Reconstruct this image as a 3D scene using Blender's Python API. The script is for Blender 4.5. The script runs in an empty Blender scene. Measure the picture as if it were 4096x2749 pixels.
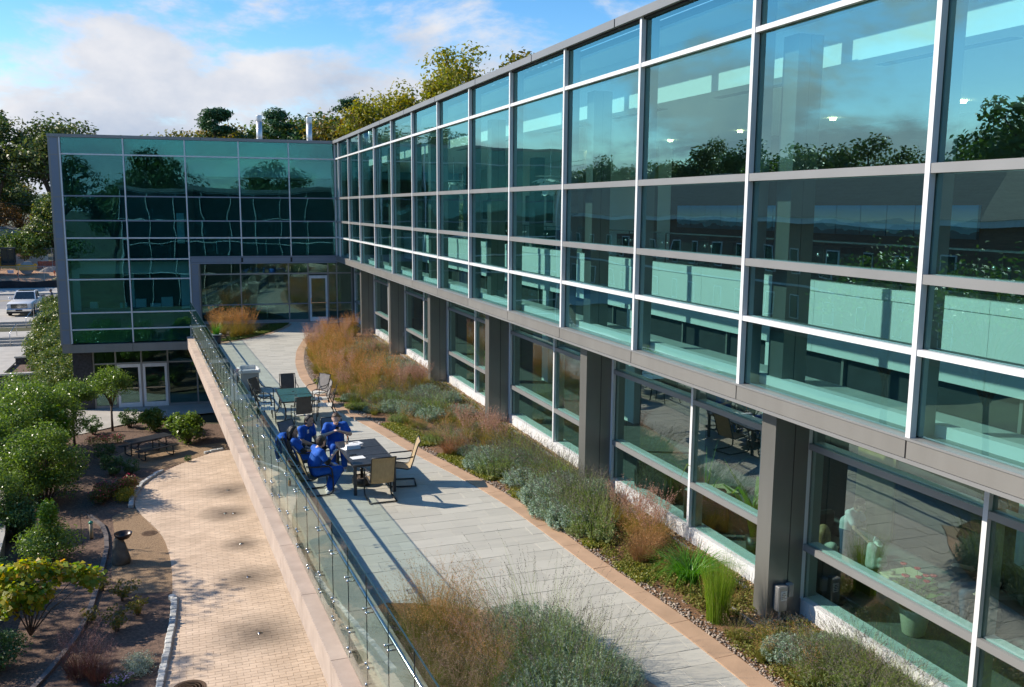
import bpy, math, random
import numpy as np
from mathutils import Vector, Matrix
random.seed(11); RNG = np.random.default_rng(11)
sc = bpy.context.scene; COL = sc.collection
# ------------------------------------------------------------------ camera
CAM_Z = 5.94
def cam_axes(yaw=.3494, pitch=-.1486, roll=.0075):
    f = Vector((math.sin(yaw)*math.cos(pitch), math.cos(yaw)*math.cos(pitch), math.sin(pitch)))
    r0 = Vector((math.cos(yaw), -math.sin(yaw), 0)); u0 = r0.cross(f)
    return r0*math.cos(roll)+u0*math.sin(roll), u0*math.cos(roll)-r0*math.sin(roll), f
_r, _u, _f = cam_axes()
cd = bpy.data.cameras.new('camera'); cam = bpy.data.objects.new('camera', cd); COL.objects.link(cam)
cam.matrix_world = Matrix(((_r.x, _u.x, -_f.x, 0), (_r.y, _u.y, -_f.y, 0), (_r.z, _u.z, -_f.z, CAM_Z), (0, 0, 0, 1)))
cd.lens = 31.64; cd.sensor_width = 36; cd.clip_end = 6000; cd.clip_start = .05
sc.camera = cam
# ------------------------------------------------------------------ sky, sun, exposure
SUN = Vector((1.35, -.60, -1.0)).normalized()          # the way the light travels
wd = bpy.data.worlds.new('World'); sc.world = wd; wd.use_nodes = True
nt = wd.node_tree; nt.nodes.clear()
def WN(t, **kw):
    n = nt.nodes.new(t)
    for k, v in kw.items(): setattr(n, k, v)
    return n
def WL(a, b): nt.links.new(a, b)
sky = WN('ShaderNodeTexSky', sky_type='NISHITA', sun_disc=False)
sky.sun_elevation = math.asin(-SUN.z); sky.sun_rotation = math.atan2(-SUN.x, -SUN.y)
sky.air_density = 1.0; sky.dust_density = .3; sky.ozone_density = 2.2; sky.altitude = 600
tc = WN('ShaderNodeTexCoord'); mp = WN('ShaderNodeMapping'); mp.inputs['Scale'].default_value = (1, 1, 2.3); mp.inputs['Location'].default_value = (14.51, 8.44, .79)
WL(tc.outputs['Generated'], mp.inputs['Vector'])
n1 = WN('ShaderNodeTexNoise'); n1.inputs['Scale'].default_value = 3.9; n1.inputs['Detail'].default_value = 9; n1.inputs['Roughness'].default_value = .60; n1.inputs['Distortion'].default_value = .25
WL(mp.outputs[0], n1.inputs['Vector'])
sx = WN('ShaderNodeSeparateXYZ'); WL(tc.outputs['Generated'], sx.inputs[0])
cov = WN('ShaderNodeMath', operation='MULTIPLY_ADD'); cov.inputs[1].default_value = -.30; cov.inputs[2].default_value = .085; WL(sx.outputs['Z'], cov.inputs[0])   # more cloud towards the horizon
hz = WN('ShaderNodeMapRange'); hz.inputs['From Min'].default_value = .0; hz.inputs['From Max'].default_value = .16; hz.inputs['To Min'].default_value = .16; hz.inputs['To Max'].default_value = 0.; WL(sx.outputs['Z'], hz.inputs['Value'])
cv2 = WN('ShaderNodeMath', operation='ADD'); WL(cov.outputs[0], cv2.inputs[0]); WL(hz.outputs[0], cv2.inputs[1])                                # low cloud bank at the horizon
ad = WN('ShaderNodeMath', operation='ADD'); WL(n1.outputs['Fac'], ad.inputs[0]); WL(cv2.outputs[0], ad.inputs[1])
rp = WN('ShaderNodeValToRGB'); rp.color_ramp.elements[0].position = .505; rp.color_ramp.elements[1].position = .65; rp.color_ramp.interpolation = 'EASE'; WL(ad.outputs[0], rp.inputs[0])
n2 = WN('ShaderNodeTexNoise'); n2.inputs['Scale'].default_value = 4.5; n2.inputs['Detail'].default_value = 6; n2.inputs['Roughness'].default_value = .6
mp2 = WN('ShaderNodeMapping'); mp2.inputs['Scale'].default_value = (1, 1, 1.5); mp2.inputs['Location'].default_value = (8.4, 2.2, .5); WL(tc.outputs['Generated'], mp2.inputs['Vector']); WL(mp2.outputs[0], n2.inputs['Vector'])
rc = WN('ShaderNodeValToRGB'); rc.color_ramp.elements[0].position = .34; rc.color_ramp.elements[0].color = (.52, .60, .74, 1); rc.color_ramp.elements[1].position = .66; rc.color_ramp.elements[1].color = (.93, .92, .94, 1); WL(n2.outputs['Fac'], rc.inputs[0])
bs = WN('ShaderNodeBackground'); bs.inputs['Strength'].default_value = .115
hs = WN('ShaderNodeHueSaturation'); hs.inputs['Saturation'].default_value = 1.35; WL(sky.outputs[0], hs.inputs['Color']); WL(hs.outputs[0], bs.inputs['Color'])
bc = WN('ShaderNodeBackground'); bc.inputs['Strength'].default_value = .58; WL(rc.outputs[0], bc.inputs['Color'])
mx = WN('ShaderNodeMixShader'); WL(rp.outputs['Color'], mx.inputs[0]); WL(bs.outputs[0], mx.inputs[1]); WL(bc.outputs[0], mx.inputs[2])
wo = WN('ShaderNodeOutputWorld'); WL(mx.outputs[0], wo.inputs['Surface'])
sl = bpy.data.lights.new('sun', 'SUN'); sl.energy = 3.7; sl.angle = math.radians(.53); sl.color = (1.0, .90, .76)
so = bpy.data.objects.new('sun', sl); COL.objects.link(so); so.rotation_euler = SUN.to_track_quat('-Z', 'Y').to_euler(); so.location = (-40, 30, 40)
vs = sc.view_settings; vs.view_transform = 'Standard'; vs.look = 'None'; vs.gamma = 1.0; vs.exposure = .80; vs.use_curve_mapping = False
sc.render.engine = 'CYCLES'; cy = sc.cycles
cy.use_denoising = True; cy.denoiser = 'OPENIMAGEDENOISE'; cy.denoising_input_passes = 'RGB_ALBEDO_NORMAL'
cy.max_bounces = 8; cy.transparent_max_bounces = 24; cy.diffuse_bounces = 3; cy.glossy_bounces = 4; cy.transmission_bounces = 6
cy.sample_clamp_indirect = 6; cy.caustics_reflective = False; cy.caustics_refractive = False
# ------------------------------------------------------------------ objects, names, tags
TH = .077; SLOPE = .0503; DX = 7.53; CY = 47.42        # wing angle, railing slant, facade plane, inner corner
PINV = {}
def tag(o, label=None, cat=None, group=None, kind=None):
    for k, v in (('label', label), ('category', cat), ('group', group), ('kind', kind)):
        if v: o[k] = v
    return o
def thing(name, label, cat, loc=(0, 0, 0), rz=0, group=None):
    o = bpy.data.objects.new(name, None); COL.objects.link(o); o.location = loc; o.rotation_euler = (0, 0, rz); o.empty_display_size = .2
    PINV[o.name] = (Matrix.Translation(loc) @ Matrix.Rotation(rz, 4, 'Z')).inverted()
    return tag(o, label, cat, group)
def link(name, me, parent=None, world=True):
    o = bpy.data.objects.new(name, me); COL.objects.link(o)
    if parent is not None:
        o.parent = parent
        if world and parent.name in PINV: o.matrix_parent_inverse = PINV[parent.name]
    return o
def copy_tree(o, parent=None):
    c = o.copy(); COL.objects.link(c)
    if parent is not None: c.parent = parent
    for ch in o.children: copy_tree(ch, c)
    return c
def place(o, loc, rz, label=None, group=None, first=False, sc_=None):
    c = o if first else copy_tree(o)
    c.location = loc; c.rotation_euler = (0, 0, rz)
    if sc_: c.scale = (sc_, sc_, sc_) if not isinstance(sc_, tuple) else sc_
    if label: c['label'] = label
    if group: c['group'] = group
    return c
# ------------------------------------------------------------------ mesh builders
def np_mesh(name, V, Q, mats=(), mi=None, smooth=False):
    """V (n,3) floats, Q (m,4) or (m,3) ints"""
    V = np.asarray(V, np.float32); Q = np.asarray(Q, np.int32); k = Q.shape[1]
    me = bpy.data.meshes.new(name); me.vertices.add(len(V)); me.vertices.foreach_set('co', V.ravel())
    me.loops.add(Q.size); me.loops.foreach_set('vertex_index', Q.ravel())
    me.polygons.add(len(Q)); me.polygons.foreach_set('loop_start', np.arange(0, Q.size, k, dtype=np.int32)); me.polygons.foreach_set('loop_total', np.full(len(Q), k, np.int32))
    for m in mats: me.materials.append(m)
    if mi is not None: me.polygons.foreach_set('material_index', np.asarray(mi, np.int32))
    if smooth: me.polygons.foreach_set('use_smooth', np.ones(len(Q), bool))
    me.update(calc_edges=True); me.validate()
    return me
class MB:
    def __init__(s): s.v = []; s.f = []; s.m = []; s.mi = 0
    def add(s, vs, fs):
        b = len(s.v); s.v += [tuple(map(float, q)) for q in vs]; s.f += [tuple(b+i for i in f) for f in fs]; s.m += [s.mi]*len(fs); return s
    def mat(s, i): s.mi = i; return s
    def box(s, lo, hi, M=None):
        (x0, y0, z0), (x1, y1, z1) = lo, hi
        vs = [(x0, y0, z0), (x1, y0, z0), (x1, y1, z0), (x0, y1, z0), (x0, y0, z1), (x1, y0, z1), (x1, y1, z1), (x0, y1, z1)]
        if M is not None: vs = [M @ Vector(q) for q in vs]
        return s.add(vs, [(0, 3, 2, 1), (4, 5, 6, 7), (0, 1, 5, 4), (1, 2, 6, 5), (2, 3, 7, 6), (3, 0, 4, 7)])
    def bbox(s, lo, hi, b=.01, M=None):
        """box with a chamfered top and uprights"""
        (x0, y0, z0), (x1, y1, z1) = lo, hi
        r = [(x0+b, y0), (x1-b, y0), (x1, y0+b), (x1, y1-b), (x1-b, y1), (x0+b, y1), (x0, y1-b), (x0, y0+b)]
        t = [(x0+b, y0+b), (x1-b, y0+b), (x1-b, y0+b), (x1-b, y1-b), (x1-b, y1-b), (x0+b, y1-b), (x0+b, y1-b), (x0+b, y0+b)]
        vs = [(x, y, z0) for x, y in r]+[(x, y, z1-b) for x, y in r]+[(x, y, z1) for x, y in [t[0], t[1], t[3], t[5]]]
        if M is not None: vs = [M @ Vector(q) for q in vs]
        fs = [tuple(reversed(range(8)))]+[(i, (i+1) % 8, 8+(i+1) % 8, 8+i) for i in range(8)]
        fs += [(8, 9, 17, 16), (9, 10, 17), (10, 11, 18, 17), (11, 12, 18), (12, 13, 19, 18), (13, 14, 19), (14, 15, 16, 19), (15, 8, 16), (16, 17, 18, 19)]
        return s.add(vs, fs)
    def prism(s, poly, z0, z1):
        n = len(poly); vs = [(x, y, z0) for x, y in poly]+[(x, y, z1) for x, y in poly]
        return s.add(vs, [tuple(reversed(range(n))), tuple(range(n, 2*n))]+[(i, (i+1) % n, n+(i+1) % n, n+i) for i in range(n)])
    def extrude(s, prof, M, w):
        """prof: 2-D outline in local (y,z), pushed from x=-w/2 to w/2"""
        n = len(prof); vs = [M @ Vector((-w/2, a, b)) for a, b in prof]+[M @ Vector((w/2, a, b)) for a, b in prof]
        return s.add(vs, [tuple(range(n)), tuple(reversed(range(n, 2*n)))]+[(i, n+i, n+(i+1) % n, (i+1) % n) for i in range(n)])
    def tube(s, pts, r, n=8, cap=True, r1=None):
        P = [Vector(q) for q in pts]; m = len(P); R = [r+(r1-r)*i/(m-1) if r1 is not None else r for i in range(m)] if not isinstance(r, (list, tuple)) else r
        b = len(s.v); up = Vector((0, 0, 1)); T = []
        for i in range(m):
            t = (P[min(i+1, m-1)]-P[max(i-1, 0)]).normalized(); T.append(t)
        a = T[0].cross(up) if abs(T[0].z) < .95 else T[0].cross(Vector((1, 0, 0))); a.normalize()
        vs = []
        for i in range(m):
            a = (a-T[i]*a.dot(T[i])).normalized(); c = T[i].cross(a)
            vs += [P[i]+(a*math.cos(2*math.pi*k/n)+c*math.sin(2*math.pi*k/n))*R[i] for k in range(n)]
        fs = [(i*n+k, i*n+(k+1) % n, (i+1)*n+(k+1) % n, (i+1)*n+k) for i in range(m-1) for k in range(n)]
        if cap: fs += [tuple(reversed(range(n))), tuple(range((m-1)*n, m*n))]
        return s.add(vs, fs)
    def lathe(s, prof, n=24, c=(0, 0, 0), ax='z'):
        vs = []
        for r, z in prof:
            for k in range(n):
                a = 2*math.pi*k/n; q = (r*math.cos(a), r*math.sin(a), z)
                if ax == 'x': q = (q[2], q[0], q[1])
                if ax == 'y': q = (q[0], q[2], q[1])
                vs.append((q[0]+c[0], q[1]+c[1], q[2]+c[2]))
        m = len(prof); fs = [(i*n+k, i*n+(k+1) % n, (i+1)*n+(k+1) % n, (i+1)*n+k) for i in range(m-1) for k in range(n)]
        if prof[0][0] > 1e-6: fs.append(tuple(reversed(range(n))))
        if prof[-1][0] > 1e-6: fs.append(tuple(range((m-1)*n, m*n)))
        return s.add(vs, fs)
    def sheet(s, rows):
        m, n = len(rows), len(rows[0])
        return s.add([q for r in rows for q in r], [(i*n+k, i*n+k+1, (i+1)*n+k+1, (i+1)*n+k) for i in range(m-1) for k in range(n-1)])
    def mesh(s, name, mats, smooth=False):
        me = bpy.data.meshes.new(name); me.from_pydata(s.v, [], s.f)
        for m in (mats if isinstance(mats, (list, tuple)) else [mats]): me.materials.append(m)
        if any(s.m): me.polygons.foreach_set('material_index', s.m)
        if smooth: me.polygons.foreach_set('use_smooth', [True]*len(me.polygons))
        me.update(); return me
    def build(s, name, mats, parent=None, smooth=False, world=True): return link(name, s.mesh(name, mats, smooth), parent, world)
_ub = {}
def ubox(name, m, lo, hi, parent=None):
    """a box piece that shares one mesh per material"""
    if m.name not in _ub: _ub[m.name] = MB().box((-.5, -.5, -.5), (.5, .5, .5)).mesh('box_piece', m)
    o = link(name, _ub[m.name], parent); o.location = [(a+b)/2 for a, b in zip(lo, hi)]; o.scale = [abs(b-a) for a, b in zip(lo, hi)]; return o
def struct(name, mb, m): return tag(mb.build(name, m), kind='structure')
# ------------------------------------------------------------------ materials
def mat(name, col, rough=.6, metal=0., col2=None, ns=3., amt=.12, bump=0., bs=40., rnd=0., spec=.5, isl=0., det=5., stretch=None):
    """procedural surface: colour mottled by noise in world space, fine relief, optional spread per object or per island"""
    m = bpy.data.materials.new(name); m.use_nodes = True; t = m.node_tree; b = t.nodes['Principled BSDF']; L = t.links.new
    b.inputs['Roughness'].default_value = rough; b.inputs['Metallic'].default_value = metal; b.inputs['Specular IOR Level'].default_value = spec
    g = t.nodes.new('ShaderNodeNewGeometry'); pos = g.outputs['Position']
    if stretch:
        mm = t.nodes.new('ShaderNodeMapping'); mm.inputs['Scale'].default_value = stretch; L(pos, mm.inputs['Vector']); pos = mm.outputs[0]
    n = t.nodes.new('ShaderNodeTexNoise'); n.inputs['Scale'].default_value = ns; n.inputs['Detail'].default_value = det; L(pos, n.inputs['Vector'])
    r = t.nodes.new('ShaderNodeValToRGB'); e = r.color_ramp.elements; e[0].position = .32; e[1].position = .68
    lo = col2 if col2 else [c*(1-amt) for c in col]; hi = col if col2 else [min(1, c*(1+amt)) for c in col]
    e[0].color = (*lo, 1); e[1].color = (*hi, 1); L(n.outputs['Fac'], r.inputs[0]); out = r.outputs[0]
    if rnd or isl:
        h = t.nodes.new('ShaderNodeHueSaturation')
        o = t.nodes.new('ShaderNodeObjectInfo') if rnd else g; src = o.outputs['Random'] if rnd else g.outputs['Random Per Island']; w = rnd or isl
        v = t.nodes.new('ShaderNodeMapRange'); v.inputs['To Min'].default_value = 1-w; v.inputs['To Max'].default_value = 1+w; L(src, v.inputs['Value']); L(v.outputs[0], h.inputs['Value'])
        L(out, h.inputs['Color']); out = h.outputs[0]
    L(out, b.inputs['Base Color'])
    if bump:
        n3 = t.nodes.new('ShaderNodeTexNoise'); n3.inputs['Scale'].default_value = bs; n3.inputs['Detail'].default_value = 4; L(pos, n3.inputs['Vector'])
        bp = t.nodes.new('ShaderNodeBump'); bp.inputs['Strength'].default_value = bump; bp.inputs['Distance'].default_value = .02; L(n3.outputs['Fac'], bp.inputs['Height']); L(bp.outputs[0], b.inputs['Normal'])
    return m
def leafmat(name, cols, rough=.45, trans=.35, spec=.5):
    """leaf: colours picked per leaf island, light passing through"""
    m = bpy.data.materials.new(name); m.use_nodes = True; t = m.node_tree; b = t.nodes['Principled BSDF']; L = t.links.new
    g = t.nodes.new('ShaderNodeNewGeometry'); r = t.nodes.new('ShaderNodeValToRGB'); e = r.color_ramp.elements
    while len(e) < len(cols): e.new(.5)
    for i, c in enumerate(cols): e[i].position = i/(len(cols)-1); e[i].color = (*c, 1)
    L(g.outputs['Random Per Island'], r.inputs[0]); L(r.outputs[0], b.inputs['Base Color']); b.inputs['Roughness'].default_value = rough; b.inputs['Specular IOR Level'].default_value = spec
    tr = t.nodes.new('ShaderNodeBsdfTranslucent'); hs = t.nodes.new('ShaderNodeHueSaturation'); hs.inputs['Value'].default_value = 1.35; hs.inputs['Saturation'].default_value = 1.15; L(r.outputs[0], hs.inputs['Color']); L(hs.outputs[0], tr.inputs['Color'])
    mx = t.nodes.new('ShaderNodeMixShader'); mx.inputs[0].default_value = trans; L(b.outputs[0], mx.inputs[1]); L(tr.outputs[0], mx.inputs[2]); L(mx.outputs[0], t.nodes['Material Output'].inputs['Surface'])
    return m
def glassmat(name, tint, ior=1.6, refl=(.85, .95, .95), wave=0., ws=.7, rough=.0):
    """pane of coated glass: tinted see-through with a mirror sheen that grows towards grazing angles, slightly wavy"""
    m = bpy.data.materials.new(name); m.use_nodes = True; t = m.node_tree; t.nodes.clear(); L = t.links.new
    tr = t.nodes.new('ShaderNodeBsdfTransparent'); tr.inputs['Color'].default_value = (*tint, 1)
    gl = t.nodes.new('ShaderNodeBsdfGlossy'); gl.inputs['Color'].default_value = (*refl, 1); gl.inputs['Roughness'].default_value = rough
    fr = t.nodes.new('ShaderNodeFresnel'); fr.inputs['IOR'].default_value = ior
    g = t.nodes.new('ShaderNodeNewGeometry'); 
    # only the face turned to the viewer mirrors; the far face of the pane just tints
    inv = t.nodes.new('ShaderNodeMath'); inv.operation = 'SUBTRACT'; inv.inputs[0].default_value = 1.; L(g.outputs['Backfacing'], inv.inputs[1])
    mu = t.nodes.new('ShaderNodeMath'); mu.operation = 'MULTIPLY'; L(fr.outputs[0], mu.inputs[0]); L(inv.outputs[0], mu.inputs[1])
    mx = t.nodes.new('ShaderNodeMixShader'); L(mu.outputs[0], mx.inputs[0]); L(tr.outputs[0], mx.inputs[1]); L(gl.outputs[0], mx.inputs[2])
    if wave:
        oi = t.nodes.new('ShaderNodeObjectInfo'); ml = t.nodes.new('ShaderNodeMath'); ml.operation = 'MULTIPLY'; ml.inputs[1].default_value = 57.; L(oi.outputs['Random'], ml.inputs[0])
        n = t.nodes.new('ShaderNodeTexNoise'); n.noise_dimensions = '4D'; n.inputs['Scale'].default_value = ws; n.inputs['Detail'].default_value = 1.2; n.inputs['Roughness'].default_value = .4; L(g.outputs['Position'], n.inputs['Vector']); L(ml.outputs[0], n.inputs['W'])
        bp = t.nodes.new('ShaderNodeBump'); bp.inputs['Strength'].default_value = 1; bp.inputs['Distance'].default_value = wave; L(n.outputs['Fac'], bp.inputs['Height']); L(bp.outputs[0], gl.inputs['Normal'])
    o = t.nodes.new('ShaderNodeOutputMaterial'); L(mx.outputs[0], o.inputs['Surface']); return m
m_white = mat('white_painted_aluminium', (.76, .77, .78), .35, col2=(.66, .665, .66), ns=5., stretch=(1, 1, .12))
m_alu = mat('grey_anodised_aluminium', (.29, .29, .285), .42, .3, amt=.05, ns=1.5)
m_panel = mat('warm_grey_metal_panel', (.27, .262, .243), .45, .25, col2=(.235, .226, .208), ns=2.2, rnd=.05, stretch=(1, 1, .2))
m_panel2 = mat('blue_grey_metal_panel', (.20, .235, .29), .5, .2, amt=.05, ns=.8, rnd=.04)
m_cap = mat('parapet_cap_metal', (.25, .25, .245), .45, .3, amt=.05, ns=.8)
m_seal = mat('black_gasket', (.02, .02, .02), .7)
m_col = mat('column_metal_panel', (.225, .225, .21), .38, .5, col2=(.185, .184, .172), ns=2., stretch=(1, 1, .15))
m_inwhite = mat('white_interior_paint', (.80, .80, .78), .7, amt=.02)
m_infloor = mat('pale_interior_floor', (.50, .51, .49), .5, amt=.05)
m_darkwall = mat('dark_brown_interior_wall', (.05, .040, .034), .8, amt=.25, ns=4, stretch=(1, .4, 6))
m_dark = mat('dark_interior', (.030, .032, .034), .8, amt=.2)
m_gdark = mat('grey_interior_wall', (.16, .17, .17), .8, amt=.1)
m_steel = mat('stainless_steel', (.62, .63, .64), .22, 1., amt=.03)
m_black = mat('black_powder_coat', (.016, .016, .017), .42, amt=.2, ns=8)
m_bronze = mat('dark_bronze_metal', (.035, .028, .024), .45, .3, amt=.15)
g_main = glassmat('teal_coated_glass', (.755, .94, .925), 3.6, (.56, .97, .96), .010, .55)
g_left = glassmat('deep_teal_glass', (.60, .84, .84), 3.5, (.55, .92, 1.0), .0075, .6)
g_low = glassmat('grey_green_glass', (.76, .92, .895), 3.0, (.85, .97, .93), .008, .5)
g_rail = glassmat('clear_railing_glass', (.88, .94, .915), 1.7, (.95, 1, .98))
g_plain = glassmat('thin_clear_glass', (.95, .97, .96), 1.45)
# ================================================================== the setting: ground, terrace, plaza, street
m_ground = mat('dry_grass_ground', (.10, .11, .045), .95, col2=(.07, .06, .03), ns=.25, bump=.4, bs=6)
m_conc = mat('pale_concrete', (.46, .43, .38), .85, amt=.10, ns=1.2, bump=.15, bs=60)
m_road = mat('asphalt_road', (.30, .29, .28), .9, amt=.08, ns=1.5, bump=.2, bs=80)
m_mulch = mat('brown_mulch', (.23, .145, .10), .95, col2=(.085, .054, .04), ns=16, bump=1.0, bs=45, det=8)
m_gravel = mat('tan_gravel', (.42, .285, .165), .95, col2=(.19, .12, .07), ns=30, bump=1.0, bs=70, det=8)
m_bedsoil = mat('orange_brown_wood_chips', (.29, .155, .070), .95, col2=(.09, .045, .024), ns=18, bump=1.0, bs=50, det=8)
m_pinkstone = mat('pink_limestone', (.53, .425, .35), .8, col2=(.42, .33, .27), ns=2.4, bump=.12, bs=50, rnd=.05)
m_greystone = mat('pale_grey_stone_coping', (.44, .41, .36), .8, amt=.08, ns=2, bump=.1, bs=50, rnd=.04)
m_slabmortar = mat('light_mortar', (.55, .52, .44), .9, amt=.1, ns=6)
m_brickjoint = mat('dark_paver_joint', (.42, .32, .23), .95, amt=.2, ns=9)
m_tan = mat('tan_sandstone_edging', (.46, .30, .19), .85, amt=.12, ns=2.5, bump=.15, bs=60, rnd=.07)
m_dirt = mat('orange_dirt', (.58, .34, .19), .95, col2=(.40, .23, .13), ns=1.2, bump=.8, bs=5)
m_slate = mat('grey_green_slate_paver', (.50, .475, .405), .75, col2=(.455, .435, .375), ns=1.8, rnd=.07, bump=.18, bs=55, stretch=(1, 4, 1))
m_paver = mat('tan_brick_paver', (.72, .555, .41), .85, col2=(.57, .43, .31), ns=1.3, rnd=.07, bump=.2, bs=70)
m_paver2 = mat('tan_brick_paver_far', (.72, .555, .41), .85, col2=(.57, .43, .31), ns=1.3, isl=.07, bump=.2, bs=70)
m_slate2 = mat('grey_green_slate_paver_far', (.50, .475, .405), .75, col2=(.455, .435, .375), ns=1.8, isl=.07, bump=.18, bs=55, stretch=(1, 4, 1))
GZ = -4.4
STAINS = [(1.16, 33.6, .55), (.95, 31.0, .5), (1.22, 30.9, .3), (1.30, 27.9, .35), (1.32, 25.2, .50), (1.35, 21.6, .62)]
def add_stains(m):
    t = m.node_tree; L = t.links.new; b = t.nodes['Principled BSDF']; src = b.inputs['Base Color'].links[0].from_socket; g = t.nodes.new('ShaderNodeNewGeometry'); acc = None
    n = t.nodes.new('ShaderNodeTexNoise'); n.inputs['Scale'].default_value = 4.; n.inputs['Detail'].default_value = 5; L(g.outputs['Position'], n.inputs['Vector'])
    for x, y, r in STAINS:
        d = t.nodes.new('ShaderNodeVectorMath'); d.operation = 'DISTANCE'; L(g.outputs['Position'], d.inputs[0]); d.inputs[1].default_value = (x, y, GZ)
        w = t.nodes.new('ShaderNodeMath'); w.operation = 'MULTIPLY_ADD'; w.inputs[1].default_value = r*.9; L(n.outputs['Fac'], w.inputs[0]); L(d.outputs['Value'], w.inputs[2])
        mr = t.nodes.new('ShaderNodeMapRange'); mr.inputs['From Min'].default_value = r*.6; mr.inputs['From Max'].default_value = r*2.6; mr.inputs['To Min'].default_value = .30; mr.inputs['To Max'].default_value = 1.; L(w.outputs[0], mr.inputs['Value'])
        if acc is None: acc = mr.outputs[0]
        else:
            k = t.nodes.new('ShaderNodeMath'); k.operation = 'MINIMUM'; L(acc, k.inputs[0]); L(mr.outputs[0], k.inputs[1]); acc = k.outputs[0]
    h = t.nodes.new('ShaderNodeHueSaturation'); L(acc, h.inputs['Value']); L(src, h.inputs['Color']); L(h.outputs[0], b.inputs['Base Color'])
add_stains(m_paver); add_stains(m_paver2)
def strip(xs, prof):
    """sheet with profile prof = [(y,z)] swept over the x values"""
    return MB().sheet([[(x, y, z) for x in xs] for y, z in prof])
struct('ground', strip([-1800, -400, -60, -30, -14, 0, 20, 60, 400, 1800], [(-1800, GZ-.35), (-200, GZ-.35), (-30, GZ-.12), (10, GZ-.12), (49, GZ-.12), (74, GZ-.14), (81, -3.55), (108, -3.45), (112, -3.2), (128, -2.3), (160, -2.0), (300, -1), (1800, 8)]), m_ground)
# garden mulch, gravel and paving sheets step up a few millimetres each
struct('garden_bed', MB().prism([(-11, 12), (3.3, 12), (1.6, 44.5), (0, 45), (-2, 46.3), (-5, 44.2), (-6.6, 46.5), (-12, 50)], GZ-.06, GZ-.02), m_mulch)
gp = [(-2.65, 31.9), (-2.45, 30), (-2.4, 28), (-2.3, 26.3), (-1.7, 25.1), (-.60, 24.9), (-.6, 28), (-.8, 29.5), (-1.3, 31), (-1.9, 32.5), (-2.2, 32.6)]
struct('gravel_path', MB().prism(gp, GZ-.02, GZ-.010), m_gravel)
gp2 = [(-2.3, 38.0), (-1.2, 37.35), (-.2, 38.2), (1.4, 39.7), (1.35, 40.9), (.2, 40.6), (-.9, 41.3), (-2.6, 40.9), (-3.2, 39.6)]
struct('gravel_clearing', MB().prism(gp2, GZ-.02, GZ-.010), m_gravel)
struct('concrete_walk', MB().prism([(-5.3, 44.9), (-4.9, 44.35), (-2.4, 46.4), (.5, 47.1), (3, 47.4), (3, 50.2), (-6.4, 50.2), (-6.6, 47.5)], GZ-.02, GZ-.006), m_conc)
# terrace slab with parapet curb and lower ledge
def RX(a, y): return a-SLOPE*y
def rstrip(a0, a1, y0, y1, z0, z1): return [(RX(a0, y0), y0), (RX(a1, y0), y0), (RX(a1, y1), y1), (RX(a0, y1), y1)]
YE = 48.1
ter = MB(); ter.prism([(RX(2.56, -2), -2), (8.38, -2), (8.38, CY+.3), (6, CY+.45), (RX(2.56, YE), YE)], -.80, -.0045)
struct('terrace_slab', ter, m_slabmortar)
pw = thing('terrace_wall', 'pink stone edge wall of the terrace carrying the glass railing', 'wall', (RX(2.4, 10), 10, -.4))
y = 5.0
while y < 46.4:                                           # ledge stones and curb stones, each a piece of its own
    y1 = min(y+2.35, 46.6); g = .006
    o = MB().prism(rstrip(2.307, 2.555, y+g, y1-g, 0, 0), -.89, -.39).build('ledge_stone', m_pinkstone, pw)
    o = MB().prism(rstrip(2.56, 2.66, y+g/2, y1-g/2, 0, 0), -.39, .22).build('face_stone', m_pinkstone, pw)
    o = MB().prism(rstrip(2.545, 3.0, y+g, y1-g, 0, 0), .22, .30).build('coping_stone', m_greystone, pw)
    y = y1
MB().prism(rstrip(2.665, 2.97, 5, 46.6, 0, 0), -.05, .219).build('curb_core', m_greystone, pw)
MB().prism(rstrip(2.345, 2.70, -2, 46.6, 0, 0), -.88, -.81).build('soffit', m_pinkstone, pw)
struct('wall_under_terrace', MB().prism(rstrip(5.2, 5.4, -2, 48.0, 0, 0), GZ-.1, -.81), m_gdark)
# -------- terrace paths: outlines of the beds
OUT = [(6.62, -2), (6.64, 4), (6.63, 7.5), (6.62, 8.85), (6.61, 9.72), (6.55, 10.77), (6.45, 11.93), (6.32, 13.29), (6.22, 15.02), (6.04, 17.0), (5.68, 18.94), (5.24, 20.84), (4.70, 24.1), (4.06, 26.96), (3.85, 29.5), (3.81, 31.77), (3.99, 34.76), (4.41, 38.01), (5.08, 41.14), (5.75, 43.4), (6.40, 45.55), (6.9, 47.2)]
def interp(tab, y):
    for (xa, ya), (xb, yb) in zip(tab, tab[1:]):
        if ya <= y <= yb: return xa+(xb-xa)*(y-ya)/(yb-ya)
    return tab[0][0] if y < tab[0][1] else tab[-1][0]
def smoothtab(tab, step=.22):
    ys = np.arange(tab[0][1], tab[-1][1], step); xs = np.array([interp(tab, v) for v in ys]); k = np.ones(9)/9
    xs = np.convolve(np.pad(xs, 4, 'edge'), k, 'valid'); return list(zip(xs.tolist(), ys.tolist()))
OUT = smoothtab(OUT)
LFT = [(5.45, -2), (5.5, 5), (5.42, 8.2), (5.21, 9.34), (5.07, 9.81), (4.99, 10.27), (4.55, 11.05), (3.95, 11.88), (3.78, 12.18), (3.2, 12.6), (2.75, 12.75), (2.6, 12.78)]
FARB = [(1.1, 41.1), (1.44, 41.24), (2.15, 41.79), (2.93, 42.61), (3.76, 43.9), (4.47, 45.35), (5.09, 47.3)]
def lx(y):
    a = RX(3.0, y)
    if y < 12.78: a = max(a, interp(LFT, y))
    if y > 41.1: a = max(a, interp(FARB, y))
    return a
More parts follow.
